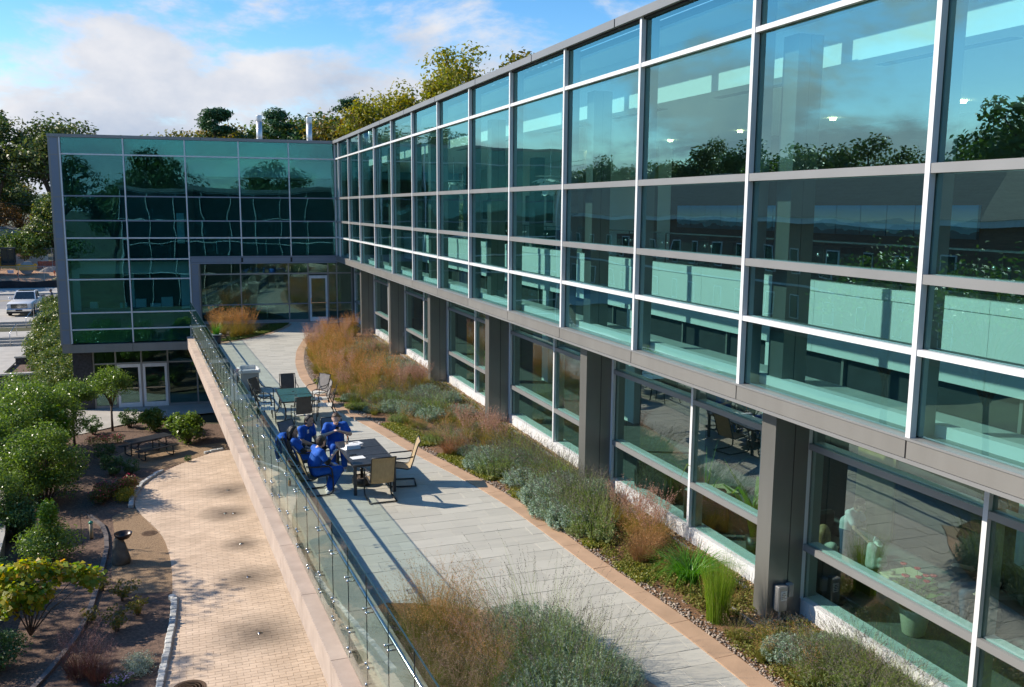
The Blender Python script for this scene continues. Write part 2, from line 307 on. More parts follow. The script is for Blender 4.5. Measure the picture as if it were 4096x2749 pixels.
# slate pavers in running bond; the ones that show largest are objects, the rest one joined part
tp = thing('terrace_paving', None, None, (4.5, 20, 0)); tag(tp, kind='structure')
stones = []; row = 0; y = 2.0
while y < 47.1:
    y1 = y+.40; x = 1.0+(.30 if row % 2 else 0)+RNG.uniform(-.06, .06); ym = (y+y1)/2
    xl, xr = lx(ym)+.01, interp([(b, a) for b, a in OUT], ym)-.165
    while x < xr:
        x1 = x+.60+RNG.uniform(-.05, .05); a, b = max(x, xl), min(x1, xr)
        if b-a > .06:
            sl_ = (interp(OUT, y1)-interp(OUT, y)) if b == xr else 0; sl2 = (lx(y1)-lx(y)) if a == xl else 0
            stones.append((a, b, y, y1, sl_/2, sl2/2))
        x = x1
    y = y1; row += 1
stones.sort(key=lambda q: (q[2]+3 if q[2] > 7.2 else 99-q[2]))
rest = MB()
for i, (a, b, y0, y1, s1, s2) in enumerate(stones):
    gp_ = .005; zt = RNG.uniform(-.0025, .0025)
    pr = [(a+gp_-s2, y0+gp_), (b-gp_-s1, y0+gp_), (b-gp_+s1, y1-gp_), (a+gp_+s2, y1-gp_)]
    if i < 300: MB().prism(pr, -.05, zt).build('slate_paver', m_slate, tp)
    else: rest.prism(pr, -.05, zt)
tag(rest.build('distant_slate_pavers', m_slate2, tp), kind='stuff')
# tan edging stones of the beds
def edging(tab, w, label, off=0., L=.9, flip=1):
    t = thing('bed_edging', label, 'edging', (tab[0][0], tab[0][1], 0)); P = [Vector((x, y_, 0)) for x, y_ in tab]; cur = [P[0]]; acc = 0
    def emit(c):
        if len(c) < 2: return
        A, B_ = [], []
        for i, q in enumerate(c):
            d = (c[min(i+1, len(c)-1)]-c[max(i-1, 0)]).normalized(); n = Vector((d.y, -d.x, 0))*flip; A.append(q-n*w/2+n*off); B_.append(q+n*w/2+n*off)
        A[0] = A[0].lerp(A[1], .04); B_[0] = B_[0].lerp(B_[1], .04); poly = [(q.x, q.y) for q in A]+[(q.x, q.y) for q in reversed(B_)]
        MB().prism(poly, -.05, .012+RNG.uniform(-.003, .003)).build('edging_stone', m_tan, t)
    for q in P[1:]:
        acc += (q-cur[-1]).length; cur.append(q)
        if acc > L: emit(cur); cur = [q]; acc = 0
    emit(cur); return t
edging([q for q in OUT if 4 < q[1] < 46.5], .32, 'curving tan stone edging between the terrace path and the long facade bed')
edging(smoothtab(LFT[1:-1], .15), .30, 'tan stone edging round the planting bed beside the glass railing', flip=-1)
edging(smoothtab(FARB, .2), .26, 'tan stone edging of the small bed by the far entrance', flip=-1)
struct('facade_bed', MB().prism([(8.37, 2), (8.37, 46.8)]+[(x+.15, y_) for x, y_ in reversed(OUT) if 2 < y_ < 46.9], -.05, .004), m_bedsoil)
struct('railing_bed', MB().prism([(RX(3., 2), 2)]+[(x-.14, y_) for x, y_ in LFT if y_ > 1.9][:-1]+[(RX(3.02, 12.6), 12.6)], -.05, .03), m_bedsoil)
struct('entrance_bed', MB().prism([(RX(3.0, 41.2), 41.2)]+[(x-.1, y_+.1) for x, y_ in FARB[1:]]+[(5.0, 47.5), (RX(3., 47.9), 47.9)], -.05, .02), m_mulch)
# -------- plaza pavers below the terrace
EDGE = [(-.98, 14), (-.96, 18.6), (-.93, 19.74), (-.82, 21.17), (-.70, 22.83), (-.68, 24.51), (-.71, 26.57), (-.83, 28.12), (-1.04, 29.61), (-1.41, 30.72), (-1.95, 32.4), (-2.07, 33.58), (-1.76, 35.43), (-1.08, 36.98), (-.33, 38.02), (.45, 39.0), (1.43, 39.5)]
EDGE = smoothtab(EDGE, .2)
pz = thing('plaza_paving', None, None, (0, 26, GZ)); tag(pz, kind='structure')
bricks = []; y = 15.0; row = 0
while y < 39.3:
    y1 = y+.125; ym = y+.06; xl = interp(EDGE, ym); xr = RX(4.0, ym); x = -2.6+(.15 if row % 2 else 0)
    while x < xr:
        a, b = max(x, xl), min(x+.30, xr)
        if b-a > .04: bricks.append((a, b, y, y1))
        x += .30
    y = y1; row += 1
vis = [q for q in bricks if q[2] > 19.0 and q[0] < RX(3.45, q[2])]; vis.sort(key=lambda q: q[2]); near = set(vis[:300]); rest = MB(); _bm = {}
for q in bricks:
    a, b, y0, y1 = q; dz = RNG.uniform(-.002, .002)
    if q in near:
        key = round(b-a, 2)
        if key not in _bm: _bm[key] = MB().box((-(b-a)/2+.004, -.0585, -.03), ((b-a)/2-.004, .0585, .012)).mesh('brick_paver', m_paver)
        o = link('brick_paver', _bm[key], pz); o.location = ((a+b)/2, y0+.0625, GZ+dz)
    else: rest.box((a+.004, y0+.004, GZ-.03), (b-.004, y1-.004, GZ+.012+dz))
tag(rest.build('distant_brick_pavers', m_paver2, pz), kind='stuff')
struct('plaza_bedding', MB().prism([(x, y_) for x, y_ in EDGE]+[(RX(4.1, 39.4), 39.4), (RX(4.1, 14), 14)], GZ-.03, GZ+.003), m_brickjoint)
# cobble kerb along the plaza: two runs
m_cobble = mat('grey_granite_cobble', (.50, .50, .47), .85, amt=.2, ns=7, bump=.4, bs=40, rnd=.12)
def cobbles(tab, label, L=.23, w=.17, h=.10):
    t = thing('cobble_edging', label, 'edging', (*tab[0], GZ)); P = [Vector((*q, 0)) for q in tab]; acc = 0; last = P[0]; seg = [0]
    for a, b in zip(P, P[1:]): seg.append(seg[-1]+(b-a).length)
    s = 0
    def at(d):
        for i in range(len(P)-1):
            if seg[i] <= d <= seg[i+1]: return P[i].lerp(P[i+1], (d-seg[i])/(seg[i+1]-seg[i]))
        return P[-1]
    while s+L < seg[-1]:
        l = L*RNG.uniform(.8, 1.15); a, b = at(s), at(s+l); c = (a+b)/2; ang = math.atan2(b.y-a.y, b.x-a.x)
        M = Matrix.Translation((c.x, c.y, GZ-.03)) @ Matrix.Rotation(ang+RNG.uniform(-.07, .07), 4, 'Z') @ Matrix.Rotation(RNG.uniform(-.05, .05), 4, 'X')
        MB().bbox((-l/2+.008, -w/2*RNG.uniform(.85, 1.05), 0), (l/2-.008, w/2, .03+h*RNG.uniform(.8, 1.1)), .022, M).build('cobble', m_cobble, t); s += l
    return t
cobbles([(-.72, 24.5), (-.62, 24.35), (-.64, 23.6), (-.66, 22.83), (-.78, 21.17), (-.90, 19.74), (-.96, 18.3)], 'row of pale granite cobbles beside the near end of the brick plaza')
cobbles([(-2.1, 32.7), (-2.12, 33.6), (-1.85, 35.4), (-1.45, 36.4), (-1.05, 37.1)], 'row of granite cobbles along the brick plaza by the pink rose shrub', .3)
cobbles([(.45, 39.15), (.95, 39.4), (1.4, 39.55)], 'short row of cobbles at the far end of the brick plaza by the terrace wall', .3)
m_steeledge = mat('weathered_steel_edging', (.15, .125, .115), .7, amt=.2, ns=5)
e = [(-3.45, 32.2), (-2.95, 31.0), (-2.76, 29.95), (-2.66, 28.8), (-2.66, 27.7), (-2.68, 26), (-2.75, 24.1), (-2.95, 22.6), (-3.33, 21.15), (-3.7, 20)]
mb = MB()
for (xa, ya), (xb, yb) in zip(e, e[1:]): mb.prism([(xa, ya), (xa+.13, ya+.02), (xb+.13, yb+.02), (xb, yb)], GZ-.05, GZ+.055)
tag(mb.build('garden_edging', m_steeledge), 'dark flat edging strip curving past the stone birdbath', 'edging')
m_lwall = mat('rough_stone_wall', (.38, .34, .28), .9, col2=(.13, .11, .09), ns=6, bump=.8, bs=18)
w = thing('curved_garden_wall', 'curved low stone wall with smooth grey cap at the left edge of the garden', 'wall', (-5.6, 29, GZ))
cw = [(-7.4, 39), (-6.45, 35.4), (-5.78, 32), (-5.40, 29.3), (-5.18, 26.7), (-5.15, 24), (-5.3, 20)]
a, b = MB(), MB()
for (xa, ya), (xb, yb) in zip(cw, cw[1:]):
    a.prism([(xa-.4, ya), (xa-.03, ya), (xb-.03, yb), (xb-.4, yb)], GZ-.05, GZ+.55); b.prism([(xa-.45, ya), (xa+.02, ya), (xb+.02, yb), (xb-.45, yb)], GZ+.55, GZ+.63)
a.build('wall_face', m_lwall, w); b.build('cap', m_greystone, w)
# -------- street, steps and site beyond
struct('street', strip([-160, -40, 40, 400], [(91, -3.30), (105, -3.30)]), m_road)
struct('far_pavement', strip([-160, -40, 40, 400], [(105, -3.29), (105.01, -3.14), (108, -3.12), (111.5, -3.0)]), m_conc)
mk = mat('yellow_road_paint', (.62, .42, .06), .7, amt=.15, ns=5)
struct('street_centre_line', strip([-160, -40, 40, 200], [(98.6, -3.294), (98.75, -3.294)]), mk)
struct('street_centre_line_second', strip([-160, -40, 40, 200], [(98.95, -3.294), (99.1, -3.294)]), mk)
struct('driveway', strip([-40, -25, -13, -5], [(81, -3.31), (91, -3.29)]), m_conc)
st = thing('garden_steps', 'two short flights of pale concrete steps below the white pickup', 'steps', (-11, 78, -4.4))
for nm, ytop, ztop in (('upper', 81.2, -3.30), ('lower', 75.9, -3.85)):
    for i in range(3): MB().box((-18, ytop-.40*(i+1), GZ-.3), (-6.9, ytop-.40*i, ztop-.183*(i+.0)-.01*(nm == 'lower'))).build('step', m_conc, st)
struct('steps_landing', strip([-18, -6.9], [(75.85, -3.852), (79.98, -3.848)]), m_conc)
struct('lower_walk', strip([-18, -8.2], [(50, GZ-.02), (74.75, GZ-.02)]), m_conc)
struct('site_dirt', strip([-60, -30, -22, -16, -11, 10, 60], [(111.5, -3.02), (113, -2.75), (116, -2.4), (119, -2.05), (124, -1.85), (131, -1.75)]), m_dirt)

for i, (x, y, r) in enumerate(STAINS): tag(MB().lathe([(.055, 0), (.055, .010), (.03, .016), (0, .018)], 16, (x, y, GZ+.012)).build('ground_light', m_steel, smooth=True), ['farthest', 'fifth nearest', 'fourth nearest', 'third nearest', 'second nearest', 'nearest'][i]+' of the small round ground lights in the stained brick plaza', 'light', 'ground lights in the plaza')
# ================================================================== the long glass wing along the terrace
ZF, Z5, Z4, Z3, Z2, ZE, ZP = 3.468, 4.423, 5.222, 6.399, 8.374, 9.224, 9.47
MY = [47.30, 46.10, 43.25]+[40.42-3.28*i for i in range(14)]          # mullions, far to near
BL = thing('glass_wing', 'long two storey glass wing with white mullions beside the terrace', 'building', (8, 22, 0))
ROWS = [(ZF, Z5), (Z5, Z4), (Z4, Z3), (Z3, Z2), (Z2, ZE)]
for ya, yb in zip(MY, MY[1:]):
    for z0, z1 in ROWS: ubox('pane', g_main, (DX+.01, yb+.02, z0+.02), (DX+.035, ya-.02, z1-.02), BL)
for y in MY:
    mb = MB(); mb.mat(0).box((DX-.085, y-.034, ZF-.01), (DX+.0, y+.034, ZE)); mb.mat(1).box((DX+.0, y-.022, ZF-.01), (DX+.045, y+.022, ZE)); mb.mat(2).box((DX+.045, y-.034, ZF), (DX+.26, y+.034, ZE)); mb.build('mullion', [m_white, m_seal, m_alu], BL)
for z, w, m in ((Z2, .07, m_white), (Z5, .07, m_white), (Z3, .105, m_alu), (Z4, .105, m_alu)):
    mb = MB(); y0, y1 = MY[-1], MY[0]
    mb.mat(0).box((DX-.075, y0, z-w/2), (DX-.001, y1, z+w/2)); mb.mat(1).box((DX, y0, z-w/2+.01), (DX+.044, y1, z+w/2-.01)); mb.mat(2).box((DX+.0455, y0, z-w/2-.002), (DX+.20, y1, z+w/2+.002)); mb.build('transom', [m, m_seal, m_alu], BL)
for ya, yb in zip(MY, MY[1:]):                                      # fascia panels and parapet caps, one per bay
    ubox('fascia_panel', m_panel, (DX-.10, yb+.012, 3.236), (DX-.03, ya-.012, 3.434), BL)
ubox('fascia_rail', m_alu, (DX-.112, MY[-1], 3.440), (DX+.3, MY[0], 3.466), BL); ubox('fascia_rail', m_alu, (DX-.107, MY[-1], 3.185), (DX+.3, MY[0], 3.230), BL)
ubox('fascia_back', m_alu, (DX-.05, MY[-1], 3.231), (DX+.2, MY[0], 3.439), BL)
yy = 47.9
while yy > -5:
    ubox('parapet_cap', m_cap, (DX-.13, yy-4.08, ZE-.065), (DX+.32, yy-.02, 9.305), BL); yy -= 4.1
ubox('parapet_shadow_gap', m_seal, (DX-.05, MY[-1], ZE-.10), (DX+.2, MY[0], ZE-.066), BL)
ubox('roof', m_cap, (DX+.33, -6, 9.02), (26, 52, 9.15), BL)
ubox('soffit', m_panel, (DX+.2, -5, 3.186), (8.43, 47.2, 3.228), BL)
COLY = [10.40, 16.80, 23.20, 29.50, 35.80, 42.10, 4.05]
for y in COLY:                                                      # clad columns run through both storeys
    mb = MB(); mb.mat(0).box((7.78, y, -.05), (8.11, y+.33, 3.184)); mb.box((8.125, y+.002, -.05), (8.44, y+.328, 3.184)); mb.mat(1).box((8.10, y+.01, -.05), (8.13, y+.32, 3.18)); mb.build('column', [m_col, m_seal], BL)
    mb = MB(); mb.mat(0).box((7.83, y, 3.50), (8.02, y+.33, 8.28)); mb.box((8.032, y+.002, 3.50), (8.23, y+.328, 8.28)); mb.mat(1).box((8.01, y+.01, 3.5), (8.04, y+.32, 8.27)); mb.build('inner_column', [m_col, m_seal], BL)
# lower glazing: base, mullions, transoms, panes
GX = 8.42; LM = [10.47-3.16*2, 7.33, 10.47, 13.60, 16.79, 19.97, 23.15, 26.32, 29.47, 32.67, 35.80, 38.9, 42.05, 45.2, 47.2]
LM = [1.0]+LM
for ya, yb in zip(LM, LM[1:]):
    for z0, z1 in ((.27, 1.06), (1.06, 2.58), (2.58, 3.19)): ubox('pane', g_low, (GX+.01, ya+.02, z0+.02), (GX+.034, yb-.02, z1-.02), BL)
    ubox('base_panel', m_white, (GX-.045, ya+.004, .0), (GX+.06, yb-.004, .262), BL)
for i, y in enumerate(LM):
    wide = any(abs(y-c) < .5 for c in COLY); w = .07 if wide else .034
    mb = MB(); mb.mat(0).box((GX-.06, y-w, .264), (GX, y+w, 3.185)); mb.mat(1).box((GX+.035, y-w, .264), (GX+.22, y+w, 3.185)); mb.build('mullion', [m_white, m_alu], BL)
for z, m, w in ((1.06, m_alu, .05), (2.58, m_alu, .045)):
    mb = MB(); mb.mat(0).box((GX-.055, LM[0], z-w), (GX-.002, LM[-1], z+w)); mb.mat(1).box((GX+.036, LM[0], z-w+.002), (GX+.20, LM[-1], z+w-.002)); mb.build('transom', [m, m_white], BL)
ubox('window_sill', m_inwhite, (GX+.07, LM[0], .16), (GX+.30, LM[-1], .268), BL)
# ------- inside, upper storey
ubox('edge_floor', m_infloor, (DX+.30, -5, 3.30), (8.67, 47.2, 3.50), BL)
ubox('edge_sill', m_inwhite, (DX+.27, MY[-1], 3.463), (DX+.42, MY[0], 3.60), BL)
ubox('upper_ceiling', m_inwhite, (DX+.27, -5, 8.96), (8.65, 47.3, 9.01), BL)
ubox('ceiling_bulkhead', m_inwhite, (8.65, -5, 7.95), (8.80, 47.3, 9.0), BL); ubox('lower_ceiling', m_inwhite, (8.80, -5, 7.95), (15.4, 51, 8.05), BL)
for i in range(9): ubox('air_slot', m_gdark, (9.1, 8.2+4.1*i, 7.943), (9.28, 10.4+4.1*i, 7.952), BL)
ubox('gallery_floor', m_infloor, (11.62, -5, 3.95), (15.4, 51, 4.30), BL)
y = -4.0
while y < 49:                                                       # white gallery front made of boards with a row of cap boards
    ubox('gallery_board', m_inwhite, (11.5, y+.004, 3.22), (11.62, y+2.04, 4.40), BL); ubox('gallery_cap_board', m_inwhite, (11.48, y+.004, 4.408), (11.64, y+1.02, 4.60), BL); ubox('gallery_cap_board', m_inwhite, (11.48, y+1.024, 4.408), (11.64, y+2.04, 4.60), BL)
    ubox('gallery_glass', g_plain, (11.66, y+.01, 4.45), (11.675, y+2.03, 5.36), BL); y += 2.044
m_knob = MB().lathe([(0, -.02), (.035, -.015), (.035, .015), (0, .02)], 12, ax='x').mesh('guard_knob', m_steel, True)
for i in range(26):
    yk = -4.0+2.044*i
    for dy in (-.14, .14):
        o = link('guard_knob', m_knob, BL); o.location = (11.645, yk+dy, 5.10)
    ubox('guard_joint', m_seal, (11.655, yk-.006, 4.45), (11.68, yk+.006, 5.36), BL)
for i, (y, w, h) in enumerate(((11.0, .9, 1.3), (17.2, 1.6, .8), (21.6, 1.8, .75), (27.4, 1.4, .8), (31.5, .8, 1.1), (34.0, 1.9, .75), (40.5, 1.2, 1.0))): tag(ubox('gallery_cabinet', m_dark, (14.4, y, 4.302), (15.1, y+w, 4.30+h)), ['nearest', 'second nearest', 'third nearest', 'fourth nearest', 'fifth nearest', 'sixth nearest', 'farthest'][i]+' dark cabinet against the upper gallery wall', 'cabinet', 'gallery cabinets')
ubox('gallery_rail', m_steel, (11.64, -4, 5.34), (11.69, 49, 5.372), BL)
ubox('back_wall', m_darkwall, (15.2, -5, 4.30), (15.4, 26.5, 7.95), BL); ubox('back_wall_white', m_inwhite, (15.19, 26.5, 4.30), (15.4, 47, 7.95), BL)
ubox('end_wall', m_gdark, (7.9, -5.2, 0), (15.4, -5, 8.3), BL)
for i in range(6): ubox('back_pier', m_gdark, (13.2, 24.5+4.6*i, 4.3), (13.6, 25.1+4.6*i, 7.95), BL)
# the strip of dark interior windows under the gallery
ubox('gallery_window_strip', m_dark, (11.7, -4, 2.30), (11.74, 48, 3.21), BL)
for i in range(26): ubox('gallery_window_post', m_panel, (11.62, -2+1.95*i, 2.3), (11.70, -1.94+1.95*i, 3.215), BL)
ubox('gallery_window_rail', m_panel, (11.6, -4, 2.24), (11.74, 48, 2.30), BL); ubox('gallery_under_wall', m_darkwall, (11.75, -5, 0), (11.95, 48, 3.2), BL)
# mountain mural: panels side by side on the dark wall
def mural_mat():
    m = bpy.data.materials.new('blue_mountain_mural'); m.use_nodes = True; t = m.node_tree; b = t.nodes['Principled BSDF']; L = t.links.new
    g = t.nodes.new('ShaderNodeNewGeometry'); s = t.nodes.new('ShaderNodeSeparateXYZ'); L(g.outputs['Position'], s.inputs[0])
    col = (.05, .30, .62, 1); prev = None
    sky_ = t.nodes.new('ShaderNodeMapRange'); sky_.inputs['From Min'].default_value = 5.5; sky_.inputs['From Max'].default_value = 6.08; L(s.outputs['Z'], sky_.inputs['Value'])
    r = t.nodes.new('ShaderNodeValToRGB'); e = r.color_ramp.elements; e[0].color = (.70, .82, .90, 1); e[1].color = (.03, .38, .95, 1); e[0].position = .45; L(sky_.outputs[0], r.inputs[0]); out = r.outputs[0]
    for base, amp, sc_, c, off in ((5.72, .16, .8, (.28, .50, .68), 3), (5.62, .16, 1.3, (.12, .32, .48), 9), (5.50, .14, 2.2, (.03, .10, .16), 17)):
        n = t.nodes.new('ShaderNodeTexNoise'); n.noise_dimensions = '1D'; n.inputs['Scale'].default_value = sc_; n.inputs['Detail'].default_value = 6
        ad = t.nodes.new('ShaderNodeMath'); ad.operation = 'ADD'; ad.inputs[1].default_value = off; L(s.outputs['Y'], ad.inputs[0]); L(ad.outputs[0], n.inputs['W'])
        h = t.nodes.new('ShaderNodeMath'); h.operation = 'MULTIPLY_ADD'; h.inputs[1].default_value = amp*2; h.inputs[2].default_value = base-amp; L(n.outputs['Fac'], h.inputs[0])
        lt = t.nodes.new('ShaderNodeMath'); lt.operation = 'LESS_THAN'; L(s.outputs['Z'], lt.inputs[0]); L(h.outputs[0], lt.inputs[1])
        mx = t.nodes.new('ShaderNodeMix'); mx.data_type = 'RGBA'; L(lt.outputs[0], mx.inputs['Factor']); L(out, mx.inputs['A']); mx.inputs['B'].default_value = (*c, 1); out = mx.outputs['Result']
    L(out, b.inputs['Base Color']); b.inputs['Roughness'].default_value = .6; return m
mu = thing('mountain_mural', 'long painted mural of blue mountains in panels on the dark upper wall', 'painting', (15.1, 19, 5.4)); mm = mural_mat()
for i in range(14): ubox('mural_panel', mm, (15.12, 14.05+.85*i, 5.39), (15.19, 14.87+.85*i, 6.08), mu)
m_pic = mat('dark_photo_print', (.16, .10, .06), .4, col2=(.015, .02, .03), ns=7)
for i, y in enumerate((36.6, 37.9, 39.2)):
    o = ubox('picture', m_pic, (15.12, y, 5.35), (15.18, y+.62, 6.55)); tag(o, ['rightmost', 'middle', 'leftmost'][i]+' of three tall dark pictures on the white gallery wall', 'picture', 'tall dark pictures on the gallery wall')
m_pic2 = mat('group_photo_print', (.45, .42, .42), .4, col2=(.03, .05, .10), ns=9)
for i, y in enumerate((42.6, 44.9)):
    o = ubox('group_photo', m_pic2, (15.12, y, 5.4), (15.18, y+1.3, 6.35)); tag(o, ['nearer', 'farther'][i]+' of two wide group photos on the white gallery wall', 'picture', 'group photos on the gallery wall')
# petal pendant lamps
m_petal = mat('white_lamp_petal', (.82, .83, .82), .4, amt=.03); m_bulb = bpy.data.materials.new('warm_bulb'); m_bulb.use_nodes = True
_b = m_bulb.node_tree.nodes['Principled BSDF']; _b.inputs['Emission Color'].default_value = (1, .78, .35, 1); _b.inputs['Emission Strength'].default_value = 14.
for k, (px, py, pz_, lab) in enumerate(((10.2, 24.8, 6.60, 'white petal pendant lamp nearer the camera behind the upper glass'), (10.2, 34.9, 6.75, 'white petal pendant lamp farther along behind the upper glass'))):
    t = thing('pendant_lamp', lab, 'lamp', (px, py, pz_), 0, 'petal pendant lamps')
    mb = MB(); mb.tube([(0, 0, .3), (0, 0, 1.40)], .012, 6); mb.build('cord', m_steel, t, world=False)
    for ring, (rr, zz, n, tilt) in enumerate(((.42, .16, 10, .35), (.34, 0, 9, .9), (.22, -.14, 7, 1.3), (.30, .28, 8, -.05))):
        for i in range(n):
            a = 2*math.pi*(i+.5*(ring % 2))/n; M = Matrix.Translation((rr*math.cos(a), rr*math.sin(a), zz)) @ Matrix.Rotation(a, 4, 'Z') @ Matrix.Rotation(tilt, 4, 'Y')
            mb = MB(); pts = [M @ Vector((.15*math.cos(q), .12*math.sin(q), 0)) for q in np.linspace(0, 2*math.pi, 13)[:-1]]; up = M.to_3x3() @ Vector((0, 0, .006))
            mb.add(pts+[q+up for q in pts], [tuple(range(12)), tuple(reversed(range(12, 24)))]+[(j, (j+1) % 12, 12+(j+1) % 12, 12+j) for j in range(12)]); mb.build('petal', m_petal, t, world=False)
for i, (px, py) in enumerate(((13.4, 13.0), (13.4, 16.5), (13.4, 20.0), (13.4, 23.5), (13.4, 29.0), (13.4, 34.0), (13.4, 39.0), (13.4, 9.5))):
    t = MB().lathe([(.0, 0), (.06, 0), (.07, .03), (.07, .05)], 16, (px, py, 7.90)).build('downlight', [m_bulb]); tag(t, 'small round lit downlight in the upper ceiling', 'lamp', 'downlights in the upper ceiling')
# ------- inside, ground floor
ubox('ground_floor', m_infloor if 0 else mat('grey_carpet', (.11, .12, .115), .9, amt=.2, ns=6), (8.5, -5, -.06), (11.75, 47.2, .045), BL)
for y in (9.0, 15.4, 21.8, 28.1): ubox('lounge_pilaster', m_inwhite, (11.55, y, .05), (11.749, y+.55, 3.2), BL)
for y in (12.2, 24.6): ubox('lounge_door', mat('oak_door', (.40, .26, .10), .5, amt=.15, ns=6, stretch=(1, 1, .3)), (11.70, y, .05), (11.748, y+.95, 2.15), BL)
# ================================================================== the far wing across the end of the terrace
TL = Vector((-math.cos(TH), math.sin(TH), 0)); NL = Vector((-math.sin(TH), -math.cos(TH), 0)); C0 = Vector((DX, CY, 0))
ML = Matrix(((TL.x, -NL.x, 0, C0.x), (TL.y, -NL.y, 0, C0.y), (0, 0, 1, 0), (0, 0, 0, 1)))   # local: s along the face, d behind it, z up
FW = thing('far_wing', 'far glass wing closing the terrace with deep teal panes and blue grey panels', 'building', (0, 48, 0))
def fbox(name, m, lo, hi, parent=None):
    return MB().box(lo, hi, ML).build(name, m, parent if parent is not None else FW)
SM = [0.0, 2.33, 4.76, 7.29, 10.10, 12.89]
for i, (a, b) in enumerate(zip(SM, SM[1:])):
    rows = [(ZF, Z5), (Z5, Z4), (Z4, Z3), (Z3, Z2), (Z2, ZE)] if i < 3 else [(-.78, -.09), (-.09, .73), (.73, 2.37), (2.37, 3.34), (3.34, Z5-.06), (Z5-.06, Z4), (Z4, Z3), (Z3, Z2), (Z2, ZE)]
    for z0, z1 in rows: fbox('pane', g_left, (a+.02, .01, z0+.02), (b-.02, .034, z1-.02))
for i, s in enumerate(SM):
    z0 = ZF if i < 3 else -.78
    mb = MB(); mb.mat(0).box((s-.03, -.07, z0), (s+.03, 0, ZE), ML); mb.mat(1).box((s-.03, .036, z0), (s+.03, .20, ZE), ML); mb.build('mullion', [m_white if i else m_alu, m_alu], FW)
for z, s0, s1, m in ((Z2, 0, 12.89, m_white), (Z5-.04, 0, 12.89, m_white), (Z3, 0, 12.89, m_panel2), (Z4, 0, 12.89, m_panel2), (3.34, 7.29, 12.89, m_white), (2.37, 7.29, 12.89, m_white), (.73, 7.29, 12.89, m_white), (-.09, 7.29, 12.89, m_white)):
    mb = MB(); mb.mat(0).box((s0+.03, -.055, z-.032), (s1-.03, -.001, z+.032), ML); mb.mat(1).box((s0+.03, .037, z-.034), (s1-.03, .19, z+.034), ML); mb.build('transom', [m, m_alu], FW)
for a, b in zip(SM[:3], SM[1:4]): fbox('fascia_panel', m_panel2, (a+.05, -.06, 3.16), (b-.05, 0, 3.38))
fbox('fascia_rail', m_panel2, (0, -.07, 3.39), (7.25, .2, 3.462)); fbox('fascia_rail', m_panel2, (0, -.066, 3.08), (7.25, .2, 3.15)); fbox('fascia_back', m_seal, (0, -.02, 3.151), (7.2, .2, 3.389))
zj = [-.80, -.09, .73, 2.36, 3.33, 4.35, 5.16, 6.35, 8.33, 9.15]
for z0, z1 in zip(zj, zj[1:]): fbox('corner_panel', m_panel2, (12.99, -.062, z0+.035), (13.30, 0, z1-.035))
fbox('corner_frame', m_cap, (12.92, -.05, -.83), (13.40, .3, 9.15))
for z0, z1 in ((.2, 1.7), (1.72, 2.55), (2.57, 3.05)): fbox('pier_panel', m_panel2, (6.90, -.06, z0), (7.20, 0, z1))
fbox('pier_frame', m_cap, (6.83, -.045, .0), (7.26, .6, 3.08)); fbox('side_return', g_left, (7.262, .05, -.8), (7.285, 4, 3.08))
fbox('parapet_cap', m_cap, (-.13, -.10, ZE-.07), (6.5, .35, 9.30)); fbox('parapet_cap', m_cap, (6.52, -.10, ZE-.07), (13.42, .35, 9.30))
fbox('roof', m_cap, (-8, .36, 9.02), (13.3, 14, 9.12)); fbox('side_wall', m_panel2, (13.30, .31, -1.2), (13.40, 14, 9.2)); fbox('back_wall', m_gdark, (-8, 7, -4.4), (13.3, 7.2, 9.1))
fbox('lower_beam', m_panel, (10.15, -.02, -1.24), (13.36, .35, -.835)); fbox('lower_beam', m_panel, (6.9, -.02, -1.24), (10.135, .35, -.835)); fbox('soffit', m_panel2, (5.5, .36, -1.25), (13.36, 7, -1.18))
# rooms behind the panes
fbox('room_floor', m_gdark, (-.2, .25, 3.2), (13.2, 7, 3.38)); fbox('room_floor', m_gdark, (-.2, .36, -.06), (13.2, 7, -.012)); fbox('room_back', m_gdark, (-.2, 4.5, -.8), (13.2, 4.6, 8.3)); fbox('room_ceiling', m_gdark, (-.2, .25, 8.3), (13.2, 7, 8.4))
fbox('room_bulkhead', m_inwhite, (.1, 1.0, 7.45), (7.2, 1.1, 8.3)); fbox('room_low_ceiling', m_inwhite, (.1, 1.1, 7.45), (7.2, 4.5, 7.5)); fbox('room_partition', m_gdark, (7.25, .36, -.7), (7.35, 4.4, 8.3))
fbox('spandrel', m_dark, (.1, .3, ZE-.8), (12.9, .34, ZE)); fbox('blind_panel', m_dark, (7.4, .45, 3.4), (12.9, .5, Z5-.1))
fbox('blind_panel', mat('deep_blue_spandrel', (.02, .06, .075), .6), (7.4, .30, -.78), (12.9, .34, .70))
for lo, hi in (((7.40, 1.0, .74), (7.83, 1.06, 3.3)), ((12.57, 1.0, .74), (12.9, 1.06, 3.3)), ((7.83, 1.0, 2.57), (12.57, 1.06, 3.3))): fbox('white_inner_wall', m_inwhite, lo, hi)
fbox('room_post', m_inwhite, (10.15, 1.6, .0), (10.35, 1.8, 3.2)); fbox('lab_counter', m_gdark, (7.6, 1.3, .0), (12.5, 1.9, .80))
for s, d, w, h in ((8.3, 1.45, .55, .5), (9.6, 1.5, .5, .42), (10.7, 1.45, .14, .24), (10.5, 1.45, .12, .24), (11.9, 1.5, .35, .3), (8.9, 1.5, .5, .18)):
    fbox('lab_box', m_inwhite if w > .3 else mat('teal_jar', (.05, .45, .50), .4), (s, d, .802), (s+w, d+.3, .80+h))
for s in (1.0, 3.1, 5.6): fbox('cafe_top', mat('oak_top', (.45, .30, .12), .4), (s, 1.6, 4.24), (s+.9, 2.3, 4.28)); fbox('cafe_leg', m_steel, (s+.42, 1.92, 3.38), (s+.48, 1.98, 4.24))
fbox('notice_board', mat('pale_teal_board', (.45, .6, .6), .6), (7.5, .42, 4.1), (7.85, .46, 5.6))
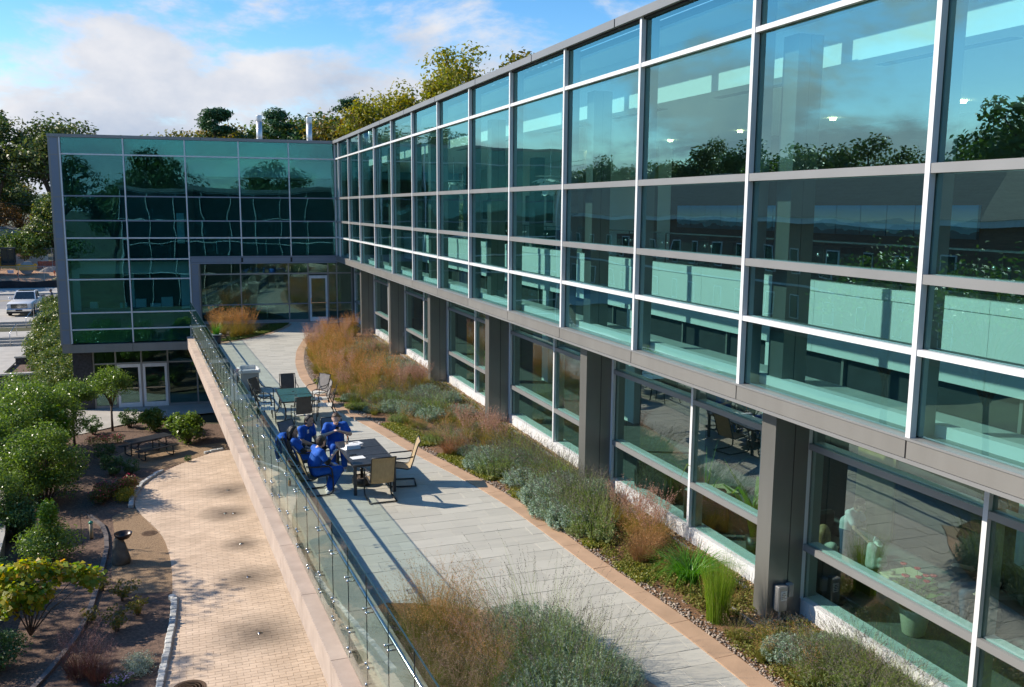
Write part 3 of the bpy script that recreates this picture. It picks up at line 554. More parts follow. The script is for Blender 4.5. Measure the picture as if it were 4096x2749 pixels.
# entrance glazing under the fascia
EV = [-.75, .03, .48, 1.50, 2.49, 4.87, 6.83]
for a, b in zip(EV, EV[1:]):
    door = a == .48
    for z0, z1 in ([(2.55, 3.08)] if door else [(.13, .96), (.96, 2.54), (2.54, 3.08)]): fbox('pane', g_low, (a+.03, .25, z0+.02), (b-.03, .27, z1-.02))
    if not door: fbox('base_panel', m_alu, (a, .21, 0), (b, .30, .14)); fbox('transom', m_panel2, (a, .22, .935), (b, .29, .985))
    fbox('transom', m_alu, (a, .20, 2.50), (b, .31, 2.57))
for s in EV: fbox('mullion', m_alu, (s-.03, .19, .0), (s+.03, .33, 3.08))
dr = fbox('door', m_white, (.53, .17, .02), (.63, .235, 2.42))
for lo, hi in (((1.35, .17, .02), (1.45, .235, 2.42)), ((.631, .172, 2.27), (1.349, .233, 2.42)), ((.631, .172, .02), (1.349, .233, .24))): fbox('door_rail', m_white, lo, hi, dr)
fbox('door_pane', g_low, (.63, .195, .24), (1.35, .215, 2.27), dr); fbox('push_bar', m_steel, (.60, .10, .98), (1.40, .13, 1.03), dr); fbox('handle', m_steel, (1.36, .08, .95), (1.40, .12, 1.25), dr)
fbox('lobby_floor', m_gdark, (-.7, .3, -.011), (6.9, 4.4, .02)); 
for s in (3.2, 4.4, 5.6): fbox('lobby_table', m_steel, (s, 1.2, .72), (s+.8, 1.9, .76)); fbox('lobby_table_leg', m_steel, (s+.38, 1.5, .02), (s+.42, 1.55, .72))
# ground storey under the box: stone end wall, doors, glazing
m_blackbrick = mat('black_stone_brick', (.030, .030, .034), .7, amt=.4, ns=9, bump=.3, bs=20, rnd=.25)
LV = [6.2, 7.27, 8.70, 9.98, 11.21, 12.26]
fbox('end_wall', m_blackbrick, (12.3, 1.4, GZ), (13.2, 6, -1.25))
for a, b in zip(LV, LV[1:]):
    door = a in (8.70, 9.98)
    for z0, z1 in ([(-2.08, -1.26)] if door else [(GZ+.12, -3.2), (-3.2, -2.08), (-2.08, -1.26)]): fbox('pane', g_low, (a+.03, 1.55, z0+.02), (b-.03, 1.57, z1-.02))
    fbox('transom', m_alu, (a, 1.50, -2.12), (b, 1.62, -2.05))
    if not door: fbox('base_panel', m_alu, (a, 1.50, GZ), (b, 1.62, GZ+.13))
    else:
        d = fbox('door', m_white, (a+.05, 1.48, GZ+.01), (a+.17, 1.55, -2.13))
        for lo, hi in (((b-.17, 1.48, GZ+.01), (b-.05, 1.55, -2.13)), ((a+.171, 1.482, -2.30), (b-.171, 1.548, -2.13)), ((a+.171, 1.482, GZ+.01), (b-.171, 1.548, GZ+.25))): fbox('door_rail', m_white, lo, hi, d)
        fbox('door_pane', g_low, (a+.17, 1.51, GZ+.25), (b-.17, 1.53, -2.30), d); fbox('handle', m_black, (a+.19 if a > 9 else b-.22, 1.42, GZ+.95), (a+.22 if a > 9 else b-.19, 1.46, GZ+1.3), d); fbox('push_bar', m_steel, (a+.15, 1.44, GZ+1.0), (b-.15, 1.47, GZ+1.05), d)
for s in LV: fbox('mullion', m_alu, (s-.035, 1.48, GZ), (s+.035, 1.64, -1.25))
fbox('lobby_back', m_dark, (4, 5, GZ), (13, 5.1, -1.2)); struct('lobby_floor', MB().box((4, 1.6, GZ-.05), (13, 5, GZ-.004), ML), m_gdark)
# flues on the roof
m_galv = mat('galvanised_flue', (.60, .60, .59), .35, .6, amt=.06, ns=3)
for i, x in enumerate((4.41, 7.25)):
    t = thing('roof_flue', ['left', 'right'][i]+' of two tall galvanised flues on the far roof', 'flue', (x, 55, 9.2), 0, 'roof flues')
    MB().lathe([(.165, 0), (.165, 1.62)], 20).build('pipe', m_galv, t, True, world=False); MB().lathe([(.172, 1.62), (.176, 1.64), (.176, 1.93), (.172, 1.95), (.13, 1.95), (.13, 1.7)], 20).build('top_collar', m_galv, t, True, world=False)
    for z in (.6, 1.60): MB().lathe([(.167, z), (.174, z+.01), (.174, z+.04), (.167, z+.05)], 20).build('band', m_galv, t, True, world=False)
# ================================================================== what stands to the side and behind and shows only in the glass
SW = thing('camera_side_wing', 'glass wing behind the viewpoint seen only mirrored in the far panes', 'building', (0, -4, 0))
ubox('wall_core', m_dark, (-14, -9, GZ), (7.4, -3.6, 7.6), SW)
g_dark = mat('dark_mirror_pane', (.01, .03, .035), .05)
for i in range(8):
    for z0, z1 in ((-4.2, -1), (-.9, 2.2), (2.3, 4.4), (4.5, 7.3)): ubox('pane', g_dark, (-13.9+2.65*i, -3.6, z0), (-11.3+2.65*i, -3.55, z1), SW)
    ubox('mullion', m_white, (-14+2.65*i, -3.57, -4.4), (-13.93+2.65*i, -3.45, 7.5), SW)
for z in (-1, 2.25, 4.45, 7.4): ubox('transom', m_white, (-14, -3.56, z-.04), (7.4, -3.47, z+.04), SW)
ubox('roof_cap', m_cap, (-14.2, -9, 7.5), (7.4, -3.3, 7.9), SW)
m_brick = mat('red_brown_brick', (.28, .13, .09), .9, col2=(.19, .085, .06), ns=2, bump=.3, bs=12, stretch=(1, 1, 5))
m_shingle = mat('dark_roof_shingle', (.07, .07, .075), .9, amt=.25, ns=3, bump=.3, bs=6)
BH = thing('brick_hall', 'red brick hall with dark pitched roof mirrored in the long facade', 'building', (-38, 90, GZ))
bx0, bx1, by0, by1 = -52, -33, 44, 150
ubox('wall', m_brick, (bx0, by0, GZ), (bx1, by1, 4.9), BH); ubox('eaves', m_white, (bx0-.5, by0-.5, 4.9), (bx1+.5, by1+.5, 5.35), BH)
xm = (bx0+bx1)/2
MB().add([(bx0-.6, by0-.6, 5.35), (bx1+.6, by0-.6, 5.35), (bx1+.6, by1+.6, 5.35), (bx0-.6, by1+.6, 5.35), (xm, by0+7, 9.6), (xm, by1-7, 9.6)], [(0, 1, 4), (1, 2, 5, 4), (2, 3, 5), (3, 0, 4, 5), (3, 2, 1, 0)]).build('roof', m_shingle, BH)
for i in range(26):
    for z in (-3.2, .8):
        w = ubox('window', m_white, (bx1-.02, by0+2+4*i, z), (bx1+.08, by0+3.3+4*i, z+2.1), BH)
        ubox('window_pane', g_dark, (bx1+.081, by0+2.1+4*i, z+.1), (bx1+.10, by0+3.2+4*i, z+2.0), BH)
ubox('string_course', m_white, (bx1-.02, by0, -.35), (bx1+.05, by1, -.15), BH)
# ================================================================== glass railing on the terrace wall
RG = thing('glass_railing', 'frameless glass railing with steel handrail along the left edge of the terrace', 'railing', (RX(2.478, 10), 10, 0))
JY = [10.57+1.035*i for i in range(-6, 35)]
MR = Matrix(((1, -SLOPE, 0, 0), (0, 1, 0, 0), (0, 0, 1, 0), (0, 0, 0, 1)))          # a along the rail's own offset
m_bolt = MB().lathe([(0, -.014), (.020, -.014), (.026, -.008), (.026, .008), (.020, .014), (.011, .014), (.011, .07), (0, .07)], 10, ax='x').mesh('standoff_bolt', m_steel, True)
m_brk = MB().lathe([(0, -.02), (.019, -.02), (.022, -.012), (.022, .004), (.009, .006), (.009, .085), (0, .085)], 10, ax='x').mesh('rail_bracket', m_steel, True)
m_gedge = mat('dark_glass_edge', (.03, .06, .06), .3)
for ya, yb in zip(JY, JY[1:]):
    p = MB().box((2.472, ya+.006, -.16), (2.486, yb-.006, 1.45), MR).build('glass_panel', g_rail, RG)
    MB().box((2.470, ya+.007, 1.4505), (2.488, yb-.007, 1.456), MR).build('top_edge', m_gedge, p); MB().box((2.4725, yb-.0055, -.16), (2.4855, yb-.003, 1.45), MR).build('end_edge', m_gedge, p)
for y in JY:
    for dy in (-.065, .065):
        for z in (-.05, .237):
            o = link('standoff_bolt', m_bolt, RG); o.location = (RX(2.472, y+dy), y+dy, z)
        o = link('rail_bracket', m_brk, RG); o.location = (RX(2.466, y+dy), y+dy, .97)
MB().tube([(RX(2.572, y), y, .985) for y in (JY[0], 12, 20, 30, JY[-1])], .024, 12).build('handrail', m_steel, RG, True)
# ================================================================== furniture
m_sling = mat('tan_woven_sling', (.42, .31, .17), .8, col2=(.34, .25, .135), ns=6, bump=.3, bs=160, stretch=(4, 4, 1))
m_sling2 = mat('grey_brown_sling', (.085, .072, .064), .8, amt=.15, ns=8, bump=.3, bs=160)
m_sling3 = mat('light_grey_sling', (.22, .20, .185), .8, amt=.12, ns=8, bump=.3, bs=160)
m_slat = mat('charcoal_slat', (.035, .037, .042), .45, amt=.3, ns=9, rnd=.18)
m_strapw = mat('white_vinyl_strap', (.66, .64, .56), .6, amt=.12, ns=5, rnd=.15)
def sling_chair(label, fabric, group):
    t = thing('sling_chair', label, 'chair', (0, 0, 0), 0, group)
    for s in (-1, 1):
        x = .275*s
        MB().tube([(x, -.32, .022), (x, -.05, .020), (x, .20, .022), (x, .27, .06), (x, .285, .14), (x, .275, .40), (x, .255, .56), (x, .20, .622), (x, .05, .632), (x, -.12, .64), (x*.93, -.27, .66)], .0165, 8).build('side_frame', m_black, t, True, world=False)
        MB().tube([(.245*s, .25, .40), (.245*s, .20, .432), (.245*s, .02, .415), (.245*s, -.15, .385), (.245*s, -.21, .41), (.245*s, -.265, .55), (.245*s, -.34, .80), (.245*s, -.385, .93), (.245*s, -.43, .985)], .014, 8).build('sling_rail', m_black, t, True, world=False)
    MB().tube([(-.275, -.32, .022), (.275, -.32, .022)], .0165, 8).build('floor_bar', m_black, t, True, world=False)
    MB().tube([(-.275, .278, .36), (.275, .278, .36)], .012, 8).build('front_bar', m_black, t, True, world=False)
    prof = [(.25, .412), (.2, .438), (.02, .405), (-.15, .38), (-.205, .412), (-.265, .55), (-.34, .80), (-.385, .93), (-.43, .985)]
    mb = MB()
    for off in (0, .007): mb.sheet([[(x, a, b+off-.012*math.cos(x/.236*1.57)) for x in (-.236, -.12, 0, .12, .236)] for a, b in prof])
    mb.build('sling', fabric, t, True, world=False)
    MB().tube([(-.245, -.43, .985), (.245, -.43, .985)], .013, 8).build('top_bar', m_black, t, True, world=False)
    return t
grp = 'sling chairs round the slatted table'
c1 = sling_chair('empty tan sling chair in front of the slatted table with its back to the viewer', m_sling, grp)
place(c1, (3.60, 17.75, 0), 0, first=True)
place(c1, (4.22, 18.62, 0), math.radians(80), 'empty tan sling chair on the right side of the slatted table')
place(c1, (2.42, 18.55, 0), math.radians(-85), 'tan sling chair under the man in scrubs with his back turned')
place(c1, (2.30, 19.70, 0), math.radians(-100), 'tan sling chair with a blue jacket hung over its back')
c2 = sling_chair('grey sling chair of the long haired woman in blue scrubs', m_sling3, grp); place(c2, (2.32, 20.85, 0), math.radians(-140), first=True)
place(c2, (3.15, 20.78, 0), math.radians(182), 'grey sling chair of the person in scrubs looking at a phone')
# slatted table
t = thing('slatted_table', 'charcoal slatted patio table with papers and a drink on it', 'table', (3.54, 19.1, 0), math.radians(1.5))
for k in range(3):
    for i in range(8): MB().bbox((-.425, -1.0+.667*k+.012+i*.0805, .640), (.425, -1.0+.667*k+.012+i*.0805+.074, .664), .004).build('slat', m_slat, t, world=False)
for lo, hi in (((-.46, -1.02, .61), (-.43, 1.02, .662)), ((.43, -1.02, .61), (.46, 1.02, .662)), ((-.43, -1.02, .61), (.43, -.99, .661)), ((-.43, 1.0, .61), (.43, 1.02, .661)), ((-.43, -.345, .60), (.43, -.325, .652)), ((-.43, .322, .60), (.43, .342, .652))): MB().box(lo, hi).build('frame_bar', m_slat, t, world=False)
for sx in (-1, 1):
    for sy in (-1, 1): MB().bbox((sx*.415-.032, sy*.975-.032, 0), (sx*.415+.032, sy*.975+.032, .61), .006).build('leg', m_slat, t, world=False)
t = thing('umbrella_base', 'black round umbrella base filled with gravel under the slatted table', 'umbrella base', (3.42, 18.83, 0))
MB().lathe([(.15, 0), (.20, .02), (.215, .06), (.21, .17), (.195, .185), (.185, .18), (.18, .15), (0, .15)], 28).build('tub', m_black, t, True, world=False)
MB().lathe([(.032, .14), (.032, .33), (.04, .33), (.04, .37), (.028, .37), (.028, .3)], 14).build('socket', m_black, t, True, world=False)
m_peb = mat('mixed_river_pebble', (.42, .34, .26), .8, col2=(.17, .13, .11), ns=14, isl=.4)
def pebble_mass(pts, s0, s1, name, label=None, parent=None, world=True, cat=None, zoff=0):
    base = np.array([(0, 0, 1), (1, 0, 0), (0, 1, 0), (-1, 0, 0), (0, -1, 0), (0, 0, -1)], float); tri = np.array([(0, 1, 2), (0, 2, 3), (0, 3, 4), (0, 4, 1), (5, 2, 1), (5, 3, 2), (5, 4, 3), (5, 1, 4)])
    V, F = [], []
    for i, (x, y, z) in enumerate(pts):
        a = RNG.uniform(0, 6.28); s = RNG.uniform(s0, s1); e = np.array([s*RNG.uniform(.7, 1.2), s*RNG.uniform(.6, 1), s*RNG.uniform(.45, .7)]); b = base*e*RNG.uniform(.85, 1.15, base.shape)
        b = np.stack([b[:, 0]*math.cos(a)-b[:, 1]*math.sin(a), b[:, 0]*math.sin(a)+b[:, 1]*math.cos(a), b[:, 2]], 1); V.append(b+[x, y, z]); F.append(tri+6*i)
    o = link(name, np_mesh(name, np.concatenate(V), np.concatenate(F), [m_peb], smooth=True), parent, world); tag(o, label, cat, kind='stuff'); return o
pebble_mass([(.17*math.sqrt(RNG.random())*math.cos(a), .17*math.sqrt(RNG.random())*math.sin(a), .155) for a in RNG.uniform(0, 6.28, 160)], .008, .016, 'gravel_fill', parent=t, world=False)
# far table with glass top and strap seat chairs
def patio_chair(label, fabric):
    t = thing('patio_chair', label, 'chair', (0, 0, 0), 0, 'bronze patio chairs round the glass table')
    for s in (-1, 1):
        x = .255*s
        MB().tube([(x*1.04, .27, 0), (x*1.02, .25, .30), (x, .24, .60), (x, .16, .635), (x, -.02, .63), (x*.96, -.14, .66), (x*.93, -.20, .74), (x*.92, -.23, .82)], .0125, 8).build('arm_and_leg', m_bronze, t, True, world=False)
        MB().tube([(x*1.04, -.33, 0), (x*.98, -.22, .22), (x*.92, -.165, .42), (x*.90, -.20, .60), (x*.90, -.29, .93)], .0125, 8).build('back_leg', m_bronze, t, True, world=False)
    for a, b in (((-.25, .245, .40), (.25, .245, .40)), ((-.235, -.17, .40), (.235, -.17, .40)), ((-.23, -.29, .93), (.23, -.29, .93))): MB().tube([a, b], .0115, 8).build('cross_bar', m_bronze, t, True, world=False)
    for i in range(7): MB().box((-.245, -.155+i*.058, .402), (.245, -.155+i*.058+.050, .414)).build('seat_strap', m_strapw, t, world=False)
    mb = MB()
    for off in (0, .006): mb.sheet([[(x, a+off, b) for x in (-.20, 0, .20)] for a, b in ((-.175, .44), (-.205, .60), (-.25, .78), (-.288, .92))])
    mb.build('sling_back', fabric, t, world=False); return t
k1 = patio_chair('dark brown patio chair at the near end of the glass table seen from behind', m_sling2); place(k1, (2.83, 24.28, 0), math.radians(3), first=True)
for (x, y, a, lab) in ((2.80, 27.35, 181, 'dark brown patio chair at the far end of the glass table'), (1.98, 27.05, -128, 'dark brown patio chair turned askew at the far left of the glass table'), (1.92, 26.05, -92, 'farther of two patio chairs side by side between glass table and railing'), (1.95, 25.30, -95, 'nearer of two patio chairs side by side between glass table and railing')): place(k1, (x, y, 0), math.radians(a), lab)
k2 = patio_chair('light grey patio chair at the near right of the glass table', m_sling3); place(k2, (3.62, 25.25, 0), math.radians(78), first=True)
for (x, y, a, lab) in ((3.62, 26.15, 88, 'light grey patio chair in the middle of the right side of the glass table'), (3.66, 27.1, 128, 'light grey patio chair turned askew at the far right of the glass table')): place(k2, (x, y, 0), math.radians(a), lab)
t = thing('glass_top_table', 'green glass topped patio table with dark curved legs', 'table', (2.78, 25.55, 0))
m_gtop = mat('green_frosted_glass', (.055, .125, .105), .12, amt=.12, ns=2.5)
for a, b in ((-.93, -.012), (.012, .93)): MB().box((-.43, a, .692), (.43, b, .702)).build('glass_leaf', m_gtop, t, world=False)
for lo, hi in (((-.455, -.955, .67), (-.43, .955, .706)), ((.43, -.955, .67), (.455, .955, .706)), ((-.43, -.955, .67), (.43, -.93, .705)), ((-.43, .93, .67), (.43, .955, .705)), ((-.43, -.012, .67), (.43, .012, .707))): MB().box(lo, hi).build('frame_bar', m_bronze, t, world=False)
for sx in (-1, 1):
    for sy in (-1, 1): MB().tube([(sx*.40, sy*.86, .68), (sx*.34, sy*.80, .45), (sx*.34, sy*.80, .25), (sx*.44, sy*.92, 0)], [.02, .018, .018, .016], 8).build('leg', m_bronze, t, True, world=False)
for y in (-.2, .45): MB().lathe([(0, 0), (.035, 0), (.035, .008), (.02, .012), (0, .012)], 12, (0, y, .702)).build('hole_plug', m_bronze, t, world=False)
# white bin with hollow lid
m_plastic = mat('off_white_plastic', (.60, .60, .57), .5, amt=.05, ns=3); m_plastic2 = mat('grey_plastic', (.33, .33, .315), .5, amt=.06, ns=3)
t = thing('storage_bin', 'grey plastic bin with a bright white recessed lid by the railing', 'bin', (1.84, 30.25, 0), math.radians(3))
mb = MB(); mb.prism([(-.28, -.30), (.28, -.30), (.28, .30), (-.28, .30)], .02, .60); mb.build('body', m_plastic2, t, world=False)
for x in (-.16, .16): MB().bbox((x-.10, -.312, .06), (x+.10, -.302, .55), .004).build('body_panel', m_plastic2, t, world=False)
for lo, hi in (((-.33, -.35, .60), (-.25, .35, .72)), ((.25, -.35, .60), (.33, .35, .72)), ((-.25, -.35, .60), (.25, -.28, .70)), ((-.25, .28, .60), (.25, .35, .76))): MB().bbox(lo, hi, .02).build('lid_rim', m_plastic, t, world=False)
MB().box((-.25, -.28, .60), (.25, .28, .63)).build('lid_tray', m_plastic, t, world=False)
t = thing('flower_wreath', 'wrapped pink and white dried bouquet leaning on the bin', 'bouquet', (1.40, 30.05, .0))
m_pinkp = mat('pink_paper_petals', (.55, .22, .30), .7, col2=(.75, .72, .66), ns=30)
for i in range(14):
    a = RNG.uniform(0, 6.28); r = RNG.uniform(.02, .13); MB().lathe([(0, .0), (.05, .03), (.06, .06), (.0, .045)], 8, (r*math.cos(a), r*math.sin(a), .58+RNG.uniform(-.1, .1))).build('blossom', m_pinkp, t, True, world=False)
MB().lathe([(.03, 0), (.05, .3), (.12, .58), (.11, .58), (.03, .1)], 12).build('wrapping', m_plastic, t, True, world=False)
# pot by the entrance bed
t = thing('planter_pot', 'dark round planter pot with pale rim and leafy plant by the far bed', 'pot', (1.19, 41.0, 0))
MB().lathe([(.16, 0), (.17, .02), (.205, .38), (.20, .38), (.19, .3), (0, .3)], 24).build('bowl', mat('dark_purple_glaze', (.035, .028, .035), .35), t, True, world=False); MB().lathe([(.205, .38), (.245, .385), (.25, .43), (.235, .445), (.205, .44), (.2, .36)], 24).build('rim', m_plastic2, t, True, world=False); MB().lathe([(.199, .36), (0, .37)], 20).build('soil', m_mulch, t, world=False)
POT = t
# things on the slatted table
m_paper = mat('white_paper', (.80, .80, .78), .8, amt=.02); m_gadget = mat('black_phone', (.01, .01, .012), .15)
def flat(name, label, cat, x, y, w, d, h, rz, m, z=.666): 
    M = Matrix.Translation((x, y, z)) @ Matrix.Rotation(math.radians(rz), 4, 'Z'); return tag(MB().bbox((-w/2, -d/2, 0), (w/2, d/2, h), min(.004, h/3), M).build(name, m), label, cat)
flat('paper_sheet', 'white sheet of paper near the front edge of the slatted table', 'paper', 3.30, 18.62, .29, .22, .003, 8, m_paper)
flat('paper_pad', 'white notepad with a pen at the back of the slatted table', 'notepad', 3.46, 19.80, .24, .30, .010, -70, m_paper)
flat('paper_sheet', 'small white paper sticking out behind the white pouch on the table', 'paper', 3.17, 19.40, .14, .22, .003, 20, m_paper)
flat('mobile_phone', 'black phone lying on the slatted table beside the paper', 'phone', 3.24, 18.86, .15, .075, .010, 4, m_gadget)
o = flat('pen', 'dark pen lying on the white notepad', 'pen', 3.47, 19.84, .14, .010, .008, 14, m_gadget, .677)
t = thing('zip_pouch', 'white zip pouch lying on the slatted table', 'pouch', (3.33, 19.40, .666), math.radians(6))
mb = MB(); mb.add([(-.16, -.09, 0), (.16, -.09, 0), (.16, .09, 0), (-.16, .09, 0), (-.15, -.06, .08), (.15, -.06, .075), (.145, .03, .09), (-.145, .03, .095)], [(3, 2, 1, 0), (0, 1, 5, 4), (1, 2, 6, 5), (2, 3, 7, 6), (3, 0, 4, 7), (4, 5, 6, 7)]); mb.build('pouch_body', m_paper, t, world=False); MB().tube([(.15, -.03, .06), (.21, -.04, .07), (.22, .03, .03), (.16, .03, .01)], .006, 6).build('wrist_strap', m_paper, t, world=False)
t = thing('iced_drink', 'clear cup of iced coffee with an orange straw on the slatted table', 'cup', (3.22, 19.52, .666))
MB().lathe([(.034, 0), (.046, .14), (.047, .15), (.044, .15), (.032, .005), (0, .005)], 16).build('cup_wall', g_plain, t, True, world=False); MB().lathe([(0, .006), (.032, .006), (.042, .12), (0, .12)], 16).build('coffee', mat('milky_coffee', (.55, .38, .26), .5), t, True, world=False); MB().lathe([(.048, .145), (.05, .155), (.035, .185), (.015, .19)], 16).build('lid', g_plain, t, True, world=False); MB().tube([(0, 0, .02), (.012, .0, .20), (.028, 0, .255)], .006, 6).build('straw', mat('orange_straw', (.85, .20, .03), .4), t, world=False)
# ================================================================== people
def snet(F, org, h):
    S = F < 0; nx, ny, nz = [n-1 for n in F.shape]
    cnt = np.zeros((nx, ny, nz), np.int8); corners = [(a, b, c) for a in (0, 1) for b in (0, 1) for c in (0, 1)]
    for a, b, c in corners: cnt += S[a:nx+a, b:ny+b, c:nz+c]
    idx = np.argwhere((cnt > 0) & (cnt < 8)); n = len(idx); vid = np.full((nx, ny, nz), -1, np.int32); vid[tuple(idx.T)] = np.arange(n)
    acc = np.zeros((n, 3)); num = np.zeros(n)
    for p in corners:
        for ax in range(3):
            if p[ax]: continue
            q = list(p); q[ax] = 1; fa = F[tuple((idx+p).T)]; fb = F[tuple((idx+q).T)]; m = (fa < 0) != (fb < 0); tt = np.where(m, fa/np.where(m, fa-fb, 1), 0)
            pt = np.repeat(np.array(p, float)[None], n, 0); pt[:, ax] = tt; acc += pt*m[:, None]; num += m
    V = (idx+acc/num[:, None])*h+org; Q = []
    for ax in range(3):
        u, v = [(1, 2), (2, 0), (0, 1)][ax]; sl0 = [slice(1, -1)]*3; sl0[ax] = slice(0, -1); sl1 = list(sl0); sl1[ax] = slice(1, None)
        A, B_ = S[tuple(sl0)], S[tuple(sl1)]; e = np.argwhere(A != B_); off = np.array([1, 1, 1]); off[ax] = 0; e = e+off; inside = S[tuple(e.T)]
        du = np.zeros(3, int); du[u] = 1; dv = np.zeros(3, int); dv[v] = 1; c = [vid[tuple((e-a).T)] for a in (du+dv, dv, 0*du, du)]; q = np.stack(c, 1); q[~inside] = q[~inside][:, ::-1]; Q.append(q)
    Q = np.concatenate(Q); return V, Q[(Q >= 0).all(1)]
def sdf_mesh(name, prims, m, h=.011, k=.03, cuts=()):
    """prims: (a, b, ra, rb[, squash]) rounded cones blended together; cuts: (point, normal) half-spaces taken away"""
    P = np.array([q for p in prims for q in (p[0], p[1])], float); R = max(max(p[2], p[3]) for p in prims); lo = P.min(0)-R-.04; hi = P.max(0)+R+.04
    n = np.ceil((hi-lo)/h).astype(int)+1; F = np.full(n, 9., np.float32); ax = [lo[i]+h*np.arange(n[i]) for i in range(3)]
    for p in prims:
        a, b = np.array(p[0], float), np.array(p[1], float); r = max(p[2], p[3])+k+2*h; i0 = np.maximum(((np.minimum(a, b)-r-lo)/h).astype(int), 0); i1 = np.minimum(((np.maximum(a, b)+r-lo)/h).astype(int)+2, n)
        X = np.stack(np.meshgrid(*[ax[i][i0[i]:i1[i]] for i in range(3)], indexing='ij'), -1); ab = b-a; t = np.clip(((X-a)@ab)/max(ab@ab, 1e-9), 0, 1); d = np.linalg.norm(X-a-t[..., None]*ab, axis=-1)-(p[2]+(p[3]-p[2])*t)
        sl_ = tuple(slice(i0[i], i1[i]) for i in range(3)); f = F[sl_]; hh = np.clip(.5+.5*(f-d)/k, 0, 1); F[sl_] = np.where(f > 8, d, f*(1-hh)+d*hh-k*hh*(1-hh))
    for c, nn in cuts:
        X = np.stack(np.meshgrid(*ax, indexing='ij'), -1); F = np.maximum(F, (X-np.array(c))@np.array(nn))
    V, Q = snet(F, lo, h); return np_mesh(name, V, Q, [m], smooth=True)
SKIN = {k: mat('skin_'+k, c, .5, amt=.06, ns=20) for k, c in (('light', (.66, .43, .33)), ('tan', (.38, .22, .14)), ('olive', (.52, .32, .22)))}
m_scrub = mat('royal_blue_scrubs', (.004, .105, .50), .8, col2=(.003, .075, .38), ns=7, bump=1.0, bs=7)
m_jeans = mat('blue_denim', (.045, .085, .16), .85, amt=.15, ns=12); m_tee = mat('white_cotton', (.55, .56, .57), .85, amt=.05, ns=6, bump=.4, bs=14); m_blackc = mat('black_cotton', (.012, .012, .014), .85, amt=.2); m_navy = mat('navy_shirt', (.02, .035, .08), .85, amt=.1); m_shoe = mat('white_sneaker', (.62, .62, .60), .6, amt=.05)
HAIR = {'black': mat('black_hair', (.010, .008, .007), .45, amt=.4, ns=30, bump=.6, bs=60), 'brown': mat('brown_hair', (.10, .05, .025), .5, amt=.3, ns=30, bump=.6, bs=60), 'blond': mat('blond_hair', (.34, .21, .09), .5, amt=.3, ns=30, bump=.6, bs=60), 'dark': mat('dark_brown_hair', (.022, .013, .009), .5, amt=.3, ns=30, bump=.6, bs=60)}
m_eye = mat('dark_eye', (.01, .008, .006), .3); m_lip = mat('lip', (.34, .12, .10), .5)
SEAT = dict(pel=(0, 0, .53), wai=(0, -.03, .68), che=(0, -.05, .85), nb=(0, -.04, 1.0), hd=(0, .0, 1.155), shl=(-.185, -.05, .965), shr=(.185, -.05, .965), ell=(-.23, .05, .70), elr=(.23, .05, .70), wrl=(-.10, .25, .64), wrr=(.10, .25, .64), hil=(-.09, .02, .52), hir=(.09, .02, .52), knl=(-.11, .44, .52), knr=(.11, .44, .52), anl=(-.11, .42, .11), anr=(.11, .42, .11))
STAND = dict(pel=(0, 0, .95), wai=(0, 0, 1.10), che=(0, -.01, 1.28), nb=(0, -.01, 1.46), hd=(0, .02, 1.62), shl=(-.19, -.01, 1.42), shr=(.19, -.01, 1.42), ell=(-.25, .0, 1.14), elr=(.25, 0, 1.14), wrl=(-.20, .18, 1.0), wrr=(.20, .18, 1.0), hil=(-.09, 0, .93), hir=(.09, 0, .93), knl=(-.10, .02, .50), knr=(.10, .02, .50), anl=(-.10, 0, .09), anr=(.10, 0, .09))
